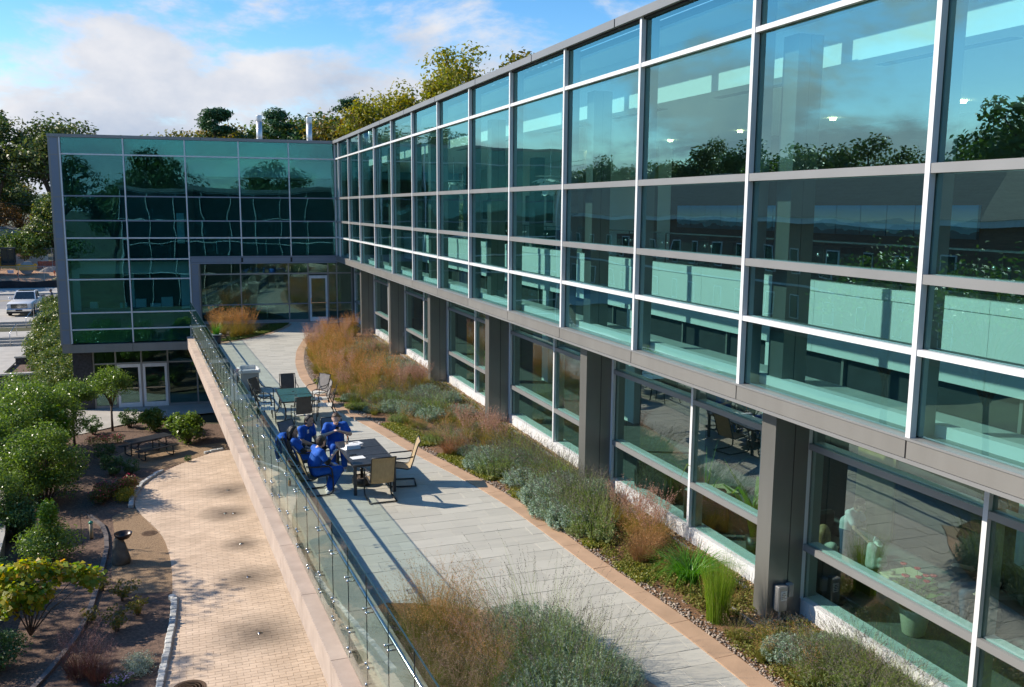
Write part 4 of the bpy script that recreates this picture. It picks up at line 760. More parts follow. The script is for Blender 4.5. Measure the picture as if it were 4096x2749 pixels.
def person(label, loc, rz, base, skin='light', hair='brown', hairlong=0, top=m_scrub, legs=m_scrub, shoe=m_shoe, under=None, fat=1., face=0., tilt=0., sc_=1., long_sleeve=False, curly=False, badge=0, **kw):
    J = {k: np.array(v, float) for k, v in {**base, **kw}.items()}; t = thing('person', label, 'person', loc, math.radians(rz)); t.scale = (sc_,)*3; w = fat
    B = []
    def c(a, b, ra, rb): B.append((a, b, ra, rb))
    hx = np.array([.065*w, 0, 0]); fwd = np.array([math.sin(face), math.cos(face), -math.sin(tilt)]); fwd /= np.linalg.norm(fwd); hd = J['hd']; up = np.array([0, 0, 1.])
    for s in (-1, 1): c(J['pel']+s*hx, J['wai']+s*hx*.85, .098*w, .088*w); c(J['wai']+s*hx*.85, J['che']+s*hx*1.05, .088*w, .092*w)
    c(J['shl'], J['shr'], .058, .058); c(J['che'], J['nb'], .08, .06); c(J['nb'], hd-up*.06, .050, .047)
    c(hd+up*.035-fwd*.012, hd+up*.0-fwd*.01, .092, .088); c(hd-up*.03+fwd*.022, hd-up*.078+fwd*.045, .068, .040); c(hd+up*.01+fwd*.086, hd-up*.025+fwd*.103, .009, .014)
    rt = np.cross(fwd, up); rt /= np.linalg.norm(rt)
    for s in (-1, 1): c(hd+rt*s*.088-fwd*.015+up*.012, hd+rt*s*.088-fwd*.012-up*.018, .014, .011)
    for sd in 'lr':
        c(J['sh'+sd], J['el'+sd], .050*w, .040*w); c(J['el'+sd], J['wr'+sd], .040*w, .026)
        d = J['wr'+sd]-J['el'+sd]; d /= np.linalg.norm(d); sgn = -1 if sd == 'l' else 1; side = np.cross(d, up); side = side/max(np.linalg.norm(side), 1e-6)*sgn; nrm = np.cross(side, d); wr = J['wr'+sd]
        c(wr, wr+d*.075, .026, .028); pm = wr+d*.075
        for i, (o, L1) in enumerate(((-.030, .072), (-.010, .082), (.010, .078), (.029, .062))): a = pm+side*o; m1 = a+d*L1*.5-nrm*.010; e1 = a+d*L1*.85-nrm*.034; c(a, m1, .0105, .0100); c(m1, e1, .0100, .0085)
        th = wr+d*.03-side*.022; c(th, th+d*.035-side*.030-nrm*.008, .0130, .0115); c(th+d*.035-side*.030-nrm*.008, th+d*.062-side*.034-nrm*.022, .0115, .0095)
        c(J['hi'+sd], J['kn'+sd], .082*w, .058*w); c(J['kn'+sd], J['an'+sd], .056*w, .036)
        ft = J['kn'+sd]-J['hi'+sd]; ft[2] = 0; ft = ft/np.linalg.norm(ft) if np.linalg.norm(ft) > .1 else np.array([0, 1., 0]); J['ft'+sd] = ft
        c(J['an'+sd], J['an'+sd]+ft*.13-up*(J['an'+sd][2]-.04), .034, .028)
    link('body', sdf_mesh('body', B, SKIN[skin], .0105, .018), t, False)
    # clothes: shirt with sleeves, trousers, shoes, hair as own pieces
    T = []
    for s in (-1, 1): T.append((J['pel']+s*hx+up*.02, J['wai']+s*hx*.9, .120*w, .112*w)); T.append((J['wai']+s*hx*.9, J['che']+s*hx*1.05, .112*w, .113*w))
    T.append((J['shl'], J['shr'], .073, .073)); T.append((J['che'], J['nb']-up*.03, .09, .066))
    for sd in 'lr':
        e = J['sh'+sd]+(J['el'+sd]-J['sh'+sd])*(1. if long_sleeve else .66); T.append((J['sh'+sd], e, .070*w, .066*w))
        if long_sleeve: T.append((e, J['wr'+sd], .056, .042))
        if under: link('undersleeve', sdf_mesh('undersleeve', [(J['sh'+sd]+(J['el'+sd]-J['sh'+sd])*.5, J['el'+sd], .054, .050), (J['el'+sd], J['el'+sd]+(J['wr'+sd]-J['el'+sd])*.25, .050, .046)], under, .012), t, False)
    nk = J['nb']+up*.035+fwd*.0
    link('shirt', sdf_mesh('shirt', T, top, .0125, .035, [((nk[0], nk[1], nk[2]), (0, .35, .94))]), t, False)
    L_ = [(J['pel']-hx, J['pel']+hx, .118*w, .118*w)]
    for sd in 'lr': L_ += [(J['hi'+sd], J['kn'+sd], .098*w, .080*w), (J['kn'+sd], J['an'+sd]+up*.03, .078*w, .064)]
    link('trousers', sdf_mesh('trousers', L_, legs, .0135, .03), t, False)
    for sd in 'lr':
        a = J['an'+sd]; z = a[2]; f = J['ft'+sd]; f0 = a-f*.045-up*(z-.045)*1.; link('shoe', sdf_mesh('shoe', [(f0, f0+f*.10, .046, .044), (f0+f*.10, f0+f*.22-up*.012, .044, .032), (a-up*.02, f0, .042, .044)], shoe, .011, .02, [((0, 0, .004), (0, 0, -1))]), t, False)
    big = .008 if (curly or hairlong) else 0
    H = [(hd+up*.045-fwd*.02, hd+up*.01-fwd*.030, .0955+big, .091+big), (hd+up*.062+fwd*.03, hd+up*.070-fwd*.01, .064, .072)]
    if curly: H += [(hd+rt*s*.075-fwd*.03+up*.02, hd+rt*s*.085-fwd*.03-up*.11, .055, .062) for s in (-1, 1)]+[(hd-fwd*.09, hd-fwd*.085-up*.14, .075, .07)]
    if hairlong: H += [(hd-fwd*.075, hd-fwd*.10-up*.16, .075, .06), (hd-fwd*.10-up*.16, hd-fwd*.12-up*hairlong, .055, .028)]+[(hd-rt*.075-fwd*.02, hd-rt*.10-fwd*.03-up*.15, .04, .035)]
    cut = [] if (curly or hairlong) else []
    link('hair', sdf_mesh('hair', H, HAIR[hair], .0105, .02, [(hd+fwd*.040+up*.045, (fwd*.92-up*.40)), ] if True else []), t, False)
    if badge:
        c_ = J['che']; MB().bbox((c_[0]+.03*badge, c_[1]+.119, c_[2]+.0), (c_[0]+.09*badge, c_[1]+.128, c_[2]+.085), .003).build('badge', m_paper, t, world=False); MB().tube([(-.05, J['nb'][1]+.055, J['nb'][2]+.01), (c_[0]+.02*badge, c_[1]+.12, c_[2]+.12), (c_[0]+.06*badge, c_[1]+.122, c_[2]+.085)], .006, 5).build('lanyard', m_blackc, t, world=False)
    for s in (-1, 1): MB().lathe([(0, -.011), (.009, -.006), (.011, 0), (.009, .006), (0, .011)], 8, hd+rt*s*.033+fwd*.083+up*.012).build('eye', m_eye, t, True, world=False)
    link('mouth', sdf_mesh('mouth', [(hd-up*.052+fwd*.083-rt*.018, hd-up*.052+fwd*.083+rt*.018, .008, .008)], m_lip, .006, .01), t, False)
    return t
# four people in blue scrubs at the slatted table (local +y is the way they face)
person('person in blue scrubs with short dark hair seen from behind gesturing at the table', (2.40, 18.50, -.03), -80, SEAT, 'light', 'dark', top=m_scrub, under=m_blackc, fat=1.04, face=-.45, elr=(.29, .16, .75), wrr=(.20, .33, .90), ell=(-.20, .18, .72), wrl=(-.02, .36, .62), nb=(0, .06, 1.0), hd=(0, .13, 1.13), che=(0, .03, .85), shl=(-.185, .04, .965), shr=(.19, .06, .955), anl=(-.05, .30, .11), anr=(.12, .26, .11), knr=(.13, .47, .52))
person('person in blue scrubs with curly black hair leaning back in the chair with the jacket', (2.24, 19.72, -.03), -95, SEAT, 'olive', 'black', curly=True, badge=1, face=.45, under=m_blackc, fat=.95, che=(0, -.10, .82), nb=(0, -.15, .95), hd=(0, -.14, 1.09), shl=(-.17, -.14, .91), shr=(.17, -.14, .91), wai=(0, -.04, .66), wrl=(-.06, .22, .66), wrr=(.06, .20, .66), hil=(-.09, .06, .52), hir=(.09, .06, .52))
person('person in blue scrubs with long straight black hair looking towards the table', (2.44, 20.62, -.03), -140, SEAT, 'olive', 'black', hairlong=.30, badge=1, fat=1.0, face=.1, che=(0, .04, .85), nb=(0, .08, 1.0), hd=(0, .16, 1.13), shl=(-.175, .05, .955), shr=(.175, .05, .955), wai=(0, 0, .68), wrl=(-.07, .33, .60), wrr=(.07, .33, .60), ell=(-.21, .12, .70), elr=(.21, .12, .70), legs=m_blackc)
person('person in blue scrubs with short brown hair and glasses reading a phone', (3.15, 20.62, -.03), 178, SEAT, 'light', 'brown', fat=1.12, badge=-1, tilt=.45, che=(0, .02, .85), nb=(0, .06, 1.0), hd=(0, .13, 1.13), shl=(-.20, .02, .955), shr=(.20, .02, .955), ell=(-.31, .16, .76), elr=(.31, .16, .76), wrl=(-.08, .31, .87), wrr=(.09, .31, .88), anl=(-.12, .56, .11), anr=(.14, .52, .11))
tag(MB().bbox((-.038, -.006, -.07), (.038, .006, .07), .003, Matrix.Translation((3.13, 20.25, .92)) @ Matrix.Rotation(.5, 4, 'X')).build('mobile_phone', m_gadget), 'dark phone held up in both hands by the person in glasses', 'phone')
t = thing('eyeglasses', 'thin rimmed glasses on the person reading a phone', 'glasses', (3.15, 20.40, 1.10))
for s in (-1, 1): MB().tube([(s*.034+.026*math.cos(a), 0, .026*math.sin(a)*.8) for a in np.linspace(0, 6.28, 13)], .0013, 5).build('rim', m_steel, t, world=False)
MB().tube([(-.01, 0, 0), (.01, 0, 0)], .0013, 5).build('bridge', m_steel, t, world=False)
# jacket hung over a chair back: folded cloth
def jacket():
    rows = []; 
    for i in range(15):
        u = i/14; z = .60+.40*math.sin(min(u, 1)*math.pi*.98)+(0 if u < .5 else -.08*(u-.5)*2); yv = -.46-.06*math.cos(u*math.pi)
        rows.append([(x*(.85+.2*abs(u-.5)), yv-.03*math.sin(7*x+3*u)*abs(u-.5)*2+(-.05 if u < .5 else .06), z+.015*math.sin(9*x+5*u)) for x in np.linspace(-.27, .27, 13)])
    return rows
t = thing('blue_jacket', 'royal blue jacket hung over the back of the sling chair by the railing', 'jacket', (2.30, 19.70, 0), math.radians(-100))
mb = MB(); r = jacket(); mb.sheet(r); mb.sheet([[(x, y+.012, z+.004) for x, y, z in reversed(q)] for q in r]); mb.build('cloth', m_scrub, t, True, world=False)
link('sleeve', sdf_mesh('sleeve', [((.17, -.53, .93), (.20, -.55, .70), .06, .05), ((.20, -.55, .70), (.16, -.53, .46), .05, .042)], m_scrub, .013), t, False); link('sleeve', sdf_mesh('sleeve', [((-.2, -.55, .9), (-.22, -.54, .66), .055, .05), ((-.22, -.54, .66), (-.2, -.52, .55), .05, .045)], m_scrub, .013), t, False)
t = thing('amber_bottle', 'small amber bottle with green cap standing on the curb by the railing', 'bottle', (RX(2.75, 18.25), 18.25, .30))
MB().lathe([(.028, 0), (.03, .01), (.03, .10), (.012, .13)], 12).build('bottle_body', mat('amber_plastic', (.55, .24, .03), .3), t, True, world=False); MB().lathe([(.014, .13), (.016, .13), (.016, .16), (0, .16)], 12).build('cap', mat('green_cap', (.02, .15, .05), .4), t, world=False)
# ================================================================== plants
def rot_basis(n):
    """random length axis a and width axis b for each normal"""
    r = RNG.normal(size=n.shape); a = np.cross(n, r); a /= np.linalg.norm(a, axis=1, keepdims=True)+1e-9; return a, np.cross(n, a)
def leaves(P, N, L, W, fold=.25):
    """one folded rhombus per leaf"""
    n = len(P); a, b = rot_basis(N); L = np.broadcast_to(np.asarray(L, float), (n,))[:, None]; W = np.broadcast_to(np.asarray(W, float), (n,))[:, None]
    V = np.stack([P-a*L/2, P+b*W/2+N*W*fold, P+a*L/2, P-b*W/2+N*W*fold], 1).reshape(-1, 3); return V, np.arange(4*n).reshape(-1, 4)
def unit(n): v = RNG.normal(size=(n, 3)); return v/np.linalg.norm(v, axis=1, keepdims=True)
def cat_mesh(name, parts, mats):
    V, Q, M, o = [], [], [], 0
    for v, q, m in parts: V.append(v); Q.append(q+o); M.append(np.full(len(q), m)); o += len(v)
    return np_mesh(name, np.concatenate(V), np.concatenate(Q), mats, np.concatenate(M))
def blades(n, rb, h0, h1, ln0, ln1, w, droop=.25, bias=(0, 0), lev=(0, .3, .6, .85, 1), base=None):
    az = RNG.uniform(0, 2*math.pi, n); rr = rb*np.sqrt(RNG.random(n)); h = RNG.uniform(h0, h1, n); ln = RNG.uniform(ln0, ln1, n); ba = az+RNG.normal(0, .6, n)
    b = np.stack([rr*np.cos(ba), rr*np.sin(ba), np.zeros(n)], 1) if base is None else base
    d = np.stack([np.cos(az)+bias[0], np.sin(az)+bias[1], np.zeros(n)], 1); sd = np.stack([-np.sin(az), np.cos(az), np.zeros(n)], 1); tw = RNG.uniform(0, 3.14, n); sd = sd*np.cos(tw)[:, None]+d*np.sin(tw)[:, None]*.7; rows = []; C = []
    for t in lev:
        c = b+d*(ln*h*t**1.8)[:, None]; c[:, 2] += h*t*(1-droop*RNG.uniform(.4, 1.2, n)*ln*t*t); ww = w*(1-.92*t)*(.6+.4*min(1, t*5)); rows += [c-sd*ww/2, c+sd*ww/2]; C.append(c)
    k = len(lev); V = np.stack(rows, 1).reshape(-1, 3); i0 = np.arange(n)[:, None]*2*k; Q = np.concatenate([i0+np.array([2*j, 2*j+1, 2*j+3, 2*j+2]) for j in range(k-1)]); return V, Q, C
def plumes(C, m, size, spread, t0=.55):
    """tiny seed leaflets up the stems"""
    A, B_, D_ = C[-3], C[-2], C[-1]; P = []
    for i in range(m):
        t = RNG.uniform(t0, 1, len(A))[:, None]; q = np.where(t < .8, A+(B_-A)*((t-t0)/(.8-t0+1e-6)), B_+(D_-B_)*((t-.8)/.2)); P.append(q+RNG.normal(0, spread, q.shape)*(1.3-t))
    P = np.concatenate(P); N = unit(len(P)); s = RNG.uniform(.6, 1.4, len(P))*size; return leaves(P, N, s*2.3, s*.7)
m_blade = leafmat('olive_grass_blade', [(.13, .17, .03), (.24, .22, .05), (.18, .21, .04), (.34, .24, .09)], .6, .3, .3)
m_russet = leafmat('russet_seed_head', [(.42, .19, .075), (.56, .31, .13), (.50, .24, .09), (.62, .41, .22)], .8, .3, .2)
m_pinkh = leafmat('pinkish_seed_head', [(.42, .24, .20), (.54, .34, .28), (.34, .18, .13), (.62, .44, .35)], .8, .3, .2)
m_gold = leafmat('golden_green_blade', [(.30, .25, .05), (.44, .30, .08), (.20, .22, .04), (.48, .28, .10)], .6, .35, .3)
m_redb = leafmat('reddish_blade', [(.30, .10, .06), (.36, .17, .09), (.20, .13, .05), (.40, .24, .15)], .7, .3, .2)
m_tanb = leafmat('tan_brown_blade', [(.33, .18, .085), (.40, .24, .13), (.26, .13, .06), (.22, .17, .06)], .7, .3, .2)
m_lily = leafmat('bright_green_blade', [(.08, .24, .02), (.14, .34, .03), (.06, .20, .02), (.18, .40, .05)], .4, .4)
m_rush = leafmat('lime_green_blade', [(.17, .30, .03), (.25, .36, .04), (.12, .22, .02), (.30, .34, .06)], .5, .4)
m_silver = leafmat('silver_green_leaf', [(.26, .37, .27), (.38, .50, .39), (.20, .30, .19), (.50, .58, .50)], .7, .2, .3)
m_lavstem = leafmat('lavender_stalk', [(.22, .32, .06), (.32, .40, .11), (.17, .25, .05)], .6, .3, .3)
m_lavhead = leafmat('dry_lavender_head', [(.13, .11, .10), (.20, .16, .15), (.09, .08, .08)], .8, .1, .2)
m_sedum = leafmat('yellow_green_sedum', [(.22, .25, .03), (.30, .29, .05), (.13, .19, .03), (.36, .28, .06)], .5, .3)
m_purple = leafmat('purple_fountain_blade', [(.16, .055, .05), (.22, .09, .075), (.11, .05, .04), (.14, .12, .05)], .7, .3, .2)
def g_feather(head, blade, h=1.0, nb=170, ns=120, lean=.35, dens=14, hs=.0135, bw=.010):
    a = blades(nb, .13, .35*h, .70*h, .35, .95, bw, .6); b = blades(ns, .10, .62*h, 1.08*h, .12, lean, .0045, .3); pv, pq = plumes(b[2], dens, hs, .016)
    return cat_mesh('grass_clump', [(a[0], a[1], 0), (b[0], b[1], 0), (pv, pq, 1)], [blade, head])
GRM = {'russet': [g_feather(m_russet, m_gold, 1.2) for _ in range(3)], 'pink': [g_feather(m_pinkh, m_gold, 1.05, dens=16) for _ in range(3)], 'olive': [g_feather(m_russet, m_blade, .85, 240, 60, .5, 7) for _ in range(2)],
       'red': [g_feather(m_pinkh, m_redb, .85, 380, 110, .5, 14, .008, .008)], 'tan': [g_feather(m_russet, m_tanb, .75, 620, 150, .9, 14, .007, .007)], 'thin': [g_feather(m_pinkh, m_blade, .80, 140, 60, .8, 14, .006, .006)], 'fine': [g_feather(m_pinkh, m_gold, 1.0, 330, 190, .5, 26, .0058, .006), g_feather(m_russet, m_blade, .95, 420, 150, .6, 24, .0058, .006), g_feather(m_pinkh, m_blade, .9, 420, 170, .55, 24, .0055, .006)]}
GLAB = {'russet': ('tall russet grass clump with feathery seed heads in the facade bed', 'russet grass clumps in the facade bed'), 'pink': ('grass clump with pinkish seed heads in the facade bed', 'pinkish grass clumps in the facade bed'), 'olive': ('arching olive green grass clump in the facade bed', 'olive grass clumps in the facade bed')}
def put_grass(kind, x, y, s=1., label=None, group=None, z=0.):
    me = GRM[kind][RNG.integers(len(GRM[kind]))]; o = link('grass_clump', me); o.location = (x, y, z); o.rotation_euler = (0, 0, RNG.uniform(0, 6.28)); o.scale = (s*RNG.uniform(.95, 1.15),)*2+(s*RNG.uniform(.9, 1.1),)
    lab, gr = (label, group) if label else GLAB[kind]; return tag(o, lab, 'grass', gr)
def g_lav(stalks=130, mound=3600, r=.36, h=.34, sh=.54, bias=(-.5, -.1), leaf=None, ll=(.055, .013)):
    """silver mound of narrow leaves on many short shoots with thin dark-headed stalks"""
    ns = mound//22; sp = np.stack([r*np.sqrt(RNG.random(ns))*np.cos(a := RNG.uniform(0, 6.28, ns)), r*np.sqrt(RNG.random(ns))*np.sin(a), np.zeros(ns)], 1); rr = np.linalg.norm(sp[:, :2], axis=1)/r; top = h*np.sqrt(np.clip(1-.8*rr**2, .1, 1))*RNG.uniform(.7, 1.1, ns)
    P, N = [], []
    for i in range(22):
        t = RNG.uniform(.35, 1, ns); q = sp*(1+.25*t[:, None]); q = q+RNG.normal(0, .014, q.shape); q[:, 2] = top*t+RNG.normal(0, .01, ns); P.append(q); N.append(unit(ns)+[0, 0, .4])
    P = np.concatenate(P); N = np.concatenate(N); N /= np.linalg.norm(N, axis=1, keepdims=True); lv, lq = leaves(P, N, *ll); b = blades(stalks, r*.95, sh*.6, sh*1.15, .15, .75, .0065, .1, bias, base=None); A, D_ = b[2][-2], b[2][-1]; P2 = np.concatenate([A+(D_-A)*t+RNG.normal(0, .0028, A.shape) for t in np.linspace(-.1, 1, 12)]); hv, hq = leaves(P2, unit(len(P2)), .013, .008)
    low = np.stack([r*np.sqrt(RNG.random(120))*np.cos(q := RNG.uniform(0, 6.28, 120)), r*np.sqrt(RNG.random(120))*np.sin(q), np.zeros(120)], 1); tw = blades(120, r*.7, h*.5, h*.95, .1, .5, .008, 0)
    return cat_mesh('lavender', [(lv, lq, 0), (b[0], b[1], 1), (hv, hq, 2), (tw[0], tw[1], 3)], [leaf or m_silver, m_lavstem, m_lavhead, m_twig])
m_twig = mat('brown_twig', (.10, .07, .05), .9, amt=.2)
m_lavgreen = leafmat('olive_lavender_leaf', [(.16, .23, .07), (.25, .32, .11), (.30, .36, .18), (.22, .20, .10)], .7, .25, .3)
LAV = [g_lav(), g_lav(200, 2600, .36, .28, .58, leaf=m_lavgreen), g_lav(220, 2200, .38, .26, .6, leaf=m_lavgreen), g_lav(110, 3800, .33, .36, .5)]
def put_lav(x, y, s=1., label='silvery lavender mound with dark thin stalks in the facade bed', group='lavender mounds in the facade bed', me=None):
    o = link('lavender_mound', me or LAV[RNG.integers(4)]); o.location = (x, y, 0); o.rotation_euler = (0, 0, RNG.uniform(-.5, .5)); o.scale = (s*RNG.uniform(.9, 1.2), s*RNG.uniform(.9, 1.2), s*RNG.uniform(.85, 1.15)); return tag(o, label, 'plant', group)
# far part of the facade bed: drifts of tall grass
J = lambda s: RNG.normal(0, s)
for x, y in [(5.08, 38.96), (5.5, 39.8), (6.05, 40.9), (6.64, 41.1), (7.1, 41.3), (7.48, 41.56), (5.9, 39.6), (6.5, 39.8), (4.75, 37.3), (4.55, 36.3), (5.1, 37.6), (5.6, 38.4), (6.1, 38.6)]: put_grass('russet' if RNG.random() < .45 else 'pink', x+J(.08), y+J(.15), 1.0)
for x, y in [(4.45, 35.3), (4.74, 34.9), (5.2, 36.2), (5.7, 36.9), (5.3, 34.8), (4.6, 33.6), (4.77, 32.99), (5.2, 33.4), (5.7, 34.3), (4.40, 32.4), (6.0, 35.6), (5.75, 33.0), (6.2, 34.2)]: put_grass(['russet', 'russet', 'olive'][RNG.integers(3)], x+J(.08), y+J(.15), .98)
for x, y in [(4.33, 31.2), (4.65, 30.5), (5.15, 31.16), (5.63, 31.4), (4.9, 31.9), (4.6, 29.4), (4.67, 28.33), (4.69, 27.33), (5.18, 27.5), (5.3, 26.8), (5.1, 29.5), (5.5, 30.2), (5.85, 29.4), (5.5, 28.4), (6.06, 28.2), (6.1, 30.6), (6.4, 29.3), (4.95, 28.6)]: put_grass(['russet', 'pink', 'russet', 'olive'][RNG.integers(4)], x+J(.08), y+J(.12), .98)
for x, y in [(6.61, 28.4), (7.0, 28.3), (7.2, 28.55), (7.4, 28.9), (6.3, 27.6), (6.8, 29.4), (7.3, 29.6), (6.7, 35.0), (7.2, 34.6), (6.5, 37.9), (7.3, 38.4)]: put_grass('pink', x+J(.08), y+J(.12), .85)
for x, y in [(6.39, 36.5), (6.97, 36.9), (7.4, 37.2), (6.74, 33.8), (7.2, 33.2), (7.01, 31.4), (7.5, 32.0), (6.6, 32.3), (6.02, 26.3), (6.57, 26.6), (6.91, 26.0), (7.29, 26.2), (6.77, 24.9), (7.27, 24.4), (5.99, 24.8), (6.4, 25.4), (5.7, 25.6), (6.3, 24.2), (5.75, 26.9), (6.9, 27.1)]: put_lav(x+J(.06), y+J(.1), 1.15)
for x, y in [(6.68, 21.5), (7.1, 21.9), (6.85, 21.0), (7.25, 21.2), (6.95, 22.7), (7.25, 20.5)]: put_grass('pink', x+J(.05), y+J(.08), .85)
for x, y in [(5.93, 23.2), (5.6, 23.9), (6.3, 22.6), (5.95, 22.0), (6.5, 23.4), (6.9, 23.6)]: put_grass('olive', x+J(.05), y+J(.08), .6)
put_grass('red', 5.86, 20.45, .95, 'reddish grass clump beside the tan edging right of the slatted table', None); put_grass('red', 6.35, 20.75, .8, 'smaller reddish grass clump behind the red one near the slatted table', None)
for x, y in [(6.22, 19.1), (6.42, 18.6), (6.98, 19.1), (7.3, 19.5), (7.4, 18.9), (6.76, 17.8), (7.41, 17.6), (7.55, 17.5), (7.4, 18.1), (6.97, 16.8), (7.39, 17.0), (7.53, 16.4), (6.6, 16.3), (6.5, 15.6), (6.62, 14.95), (6.95, 15.6), (7.15, 15.0), (6.85, 14.4), (7.75, 16.2), (7.15, 18.4), (6.6, 19.6), (7.2, 19.9), (7.35, 15.8)]: put_lav(x+J(.05), y+J(.06), 1.12)
for x, y in [(7.62, 14.8), (7.95, 14.5), (7.9, 13.85), (7.6, 14.2), (7.62, 13.6)]: put_grass('pink', x+J(.04), y+J(.05), .85)
put_grass('tan', 7.10, 12.95, 1.15, 'wide drooping tan brown grass clump spilling towards the path', None); put_grass('tan', 7.45, 13.35, .95, 'tan brown grass clump behind the wide drooping one', None)
def strap(kind, n, rb, h0, h1, l0, l1, w, droop, m): v, q, c = blades(n, rb, h0, h1, l0, l1, w, droop, lev=(0, .25, .5, .75, 1)); return cat_mesh(kind, [(v, q, 0)], [m])
o = link('daylily_clump', strap('daylily_clump', 330, .16, .40, .62, .55, 1.25, .020, .75, m_lily)); o.location = (7.50, 12.02, 0); o.scale = (1.35, 1.35, 1.25); tag(o, 'bright green strap leaved clump beside the yellow green rush', 'plant')
o = link('rush_clump', strap('rush_clump', 620, .13, .65, 1.0, .03, .28, .006, .1, m_rush)); o.location = (7.10, 10.62, 0); o.scale = (1.25, 1.25, 1.12); tag(o, 'upright lime green rush clump at the path edge before the near column', 'plant')
for x, y, s, lab in ((7.02, 10.02, .75, 'thin dry grass clump drooping over the pebbles near the column'), (7.45, 10.0, .6, 'wispy dry grass clump at the foot of the near column'), (7.1, 8.75, .8, 'wispy dry grass clump at the bottom edge right of the path'), (8.0, 8.6, .7, 'thin grass clump among the lavender below the near lounge window'), (7.55, 9.3, .55, 'small thin grass clump on the wood chips below the near window')): put_grass('thin', x, y, s, lab)
for x, y in [(7.35, 9.35), (7.7, 9.15), (8.05, 9.2), (8.2, 8.95), (7.8, 8.7), (8.05, 8.45), (8.2, 8.1), (7.6, 8.2), (7.9, 7.8), (7.4, 8.6)]: put_lav(x+J(.03), y+J(.04), .85)
for _ in range(60):                                                  # small tufts between the big plants
    y = RNG.uniform(17.5, 34); a_ = interp(OUT, y)+.45; x = RNG.uniform(a_, 7.5); (put_grass('olive', x, y, RNG.uniform(.35, .6)) if RNG.random() < .6 else put_lav(x, y, RNG.uniform(.6, .85)))
for x, y, s_ in ((7.75, 11.5, .5), (7.35, 11.3, .45), (7.62, 11.0, .4), (7.85, 12.6, .6), (7.3, 9.75, .45), (7.75, 9.6, .45), (7.2, 12.4, .45), (7.0, 9.4, .5), (7.4, 8.9, .5)): put_grass('olive', x, y, s_)
# bed beside the railing
for x, y, k, s in [(2.72, 11.3, 'pink', 1.0), (3.05, 11.45, 'pink', 1.15), (3.35, 11.3, 'olive', 1.1), (2.62, 10.7, 'olive', .8), (2.75, 10.2, 'pink', .85), (3.05, 10.1, 'pink', .9), (3.3, 10.5, 'olive', .9), (2.85, 9.5, 'olive', .9), (3.2, 9.6, 'russet', .85), (3.0, 8.9, 'russet', .8), (2.9, 10.9, 'pink', 1.0), (3.2, 11.0, 'russet', .95), (2.6, 9.9, 'pink', .9), (3.45, 10.0, 'olive', .9), (2.75, 9.1, 'pink', .85)]: put_grass('fine', x, y, s*1.1, 'feathery grass clump crowding the bed beside the glass railing', 'grass clumps in the railing bed')
BIGLAV = g_lav(260, 15000, .62, .48, .95, (-.15, .35), ll=(.05, .0085))
put_lav(4.15, 10.62, 1.18, 'large lavender bush with tall dark headed stalks in the railing bed', 'lavender in the railing bed', BIGLAV)
for i, (x, y, s) in enumerate([(4.55, 10.25, .8), (4.2, 9.75, .85), (3.75, 9.85, .75), (4.6, 9.5, .7), (3.7, 10.6, .7), (3.9, 9.2, .8), (4.5, 8.9, .75)]): put_lav(x, y, s*1.25, 'silvery lavender mound at the foot of the large lavender bush', 'lavender in the railing bed', BIGLAV if i % 2 else None)
# bed by the far entrance
for x, y in [(1.35, 43.2), (1.6, 43.9), (2.0, 42.7), (2.4, 43.0), (2.75, 43.3), (2.2, 43.6), (1.2, 42.4)]: put_grass('russet', x, y, 1.15, 'russet grass clump in the small bed by the far entrance', 'grass clumps by the far entrance')
o = link('rush_clump', strap('pot_plant', 130, .12, .25, .7, .1, .6, .02, .4, m_lily)); o.location = (1.19, 41.0, .36); tag(o, 'leafy green plant growing in the dark planter pot', 'plant')
# low ground cover along the edging and on the entrance bed: nobody could count it
def cover(name, label, pts, s, h, m):
    P = np.array(pts); k = 9; Q = np.repeat(P, k, 0)+np.concatenate([RNG.normal(0, s*.5, (len(P)*k, 2)), RNG.uniform(0, h, (len(P)*k, 1))], 1); N = unit(len(Q))+[0, 0, .9]; N /= np.linalg.norm(N, axis=1, keepdims=True); v, q = leaves(Q, N, .045, .026); o = link(name, cat_mesh(name, [(v, q, 0)], [m])); return tag(o, label, 'ground cover', kind='stuff')
pts = []
for _ in range(9000):
    y = RNG.uniform(12.2, 32); x = interp(OUT, y)+.22+abs(RNG.normal(0, .26)); d = math.sin(y*1.7)+.6*math.sin(y*4.1+1)
    if (d > -.5 and y < 24) or (d > .6): pts.append((x, y, .0))
cover('sedum_cover', 'yellow green creeping sedum along the tan edging of the facade bed', pts, .05, .07, m_sedum)
pts = []
for _ in range(2600):
    t = RNG.random(); y = 41.6+5.5*t; xr = interp(FARB, y) if y > 41.2 else 1.3; pts.append((xr-.12-abs(RNG.normal(0, .5)), y, 0))
cover('green_ground_cover', 'low green ground cover in the small bed by the far entrance', [p for p in pts if p[0] > RX(3.05, p[1])], .05, .07, leafmat('dark_green_cover', [(.06, .11, .02), (.12, .17, .03), (.20, .20, .04)]))
pts = [(RNG.uniform(6.9, 8.25), RNG.uniform(5, 10.2), 0) for _ in range(2600)]+[(RNG.uniform(7.0, 8.2), RNG.uniform(10.6, 13), 0) for _ in range(900)]+[(RNG.uniform(6.3, 8.2), RNG.uniform(12, 30), 0) for _ in range(5200)]
cover('weedy_cover', 'scattered low green weeds on the wood chips of the facade bed', [p for p in pts if p[0] > interp(OUT, p[1])+.25], .07, .09, m_blade)
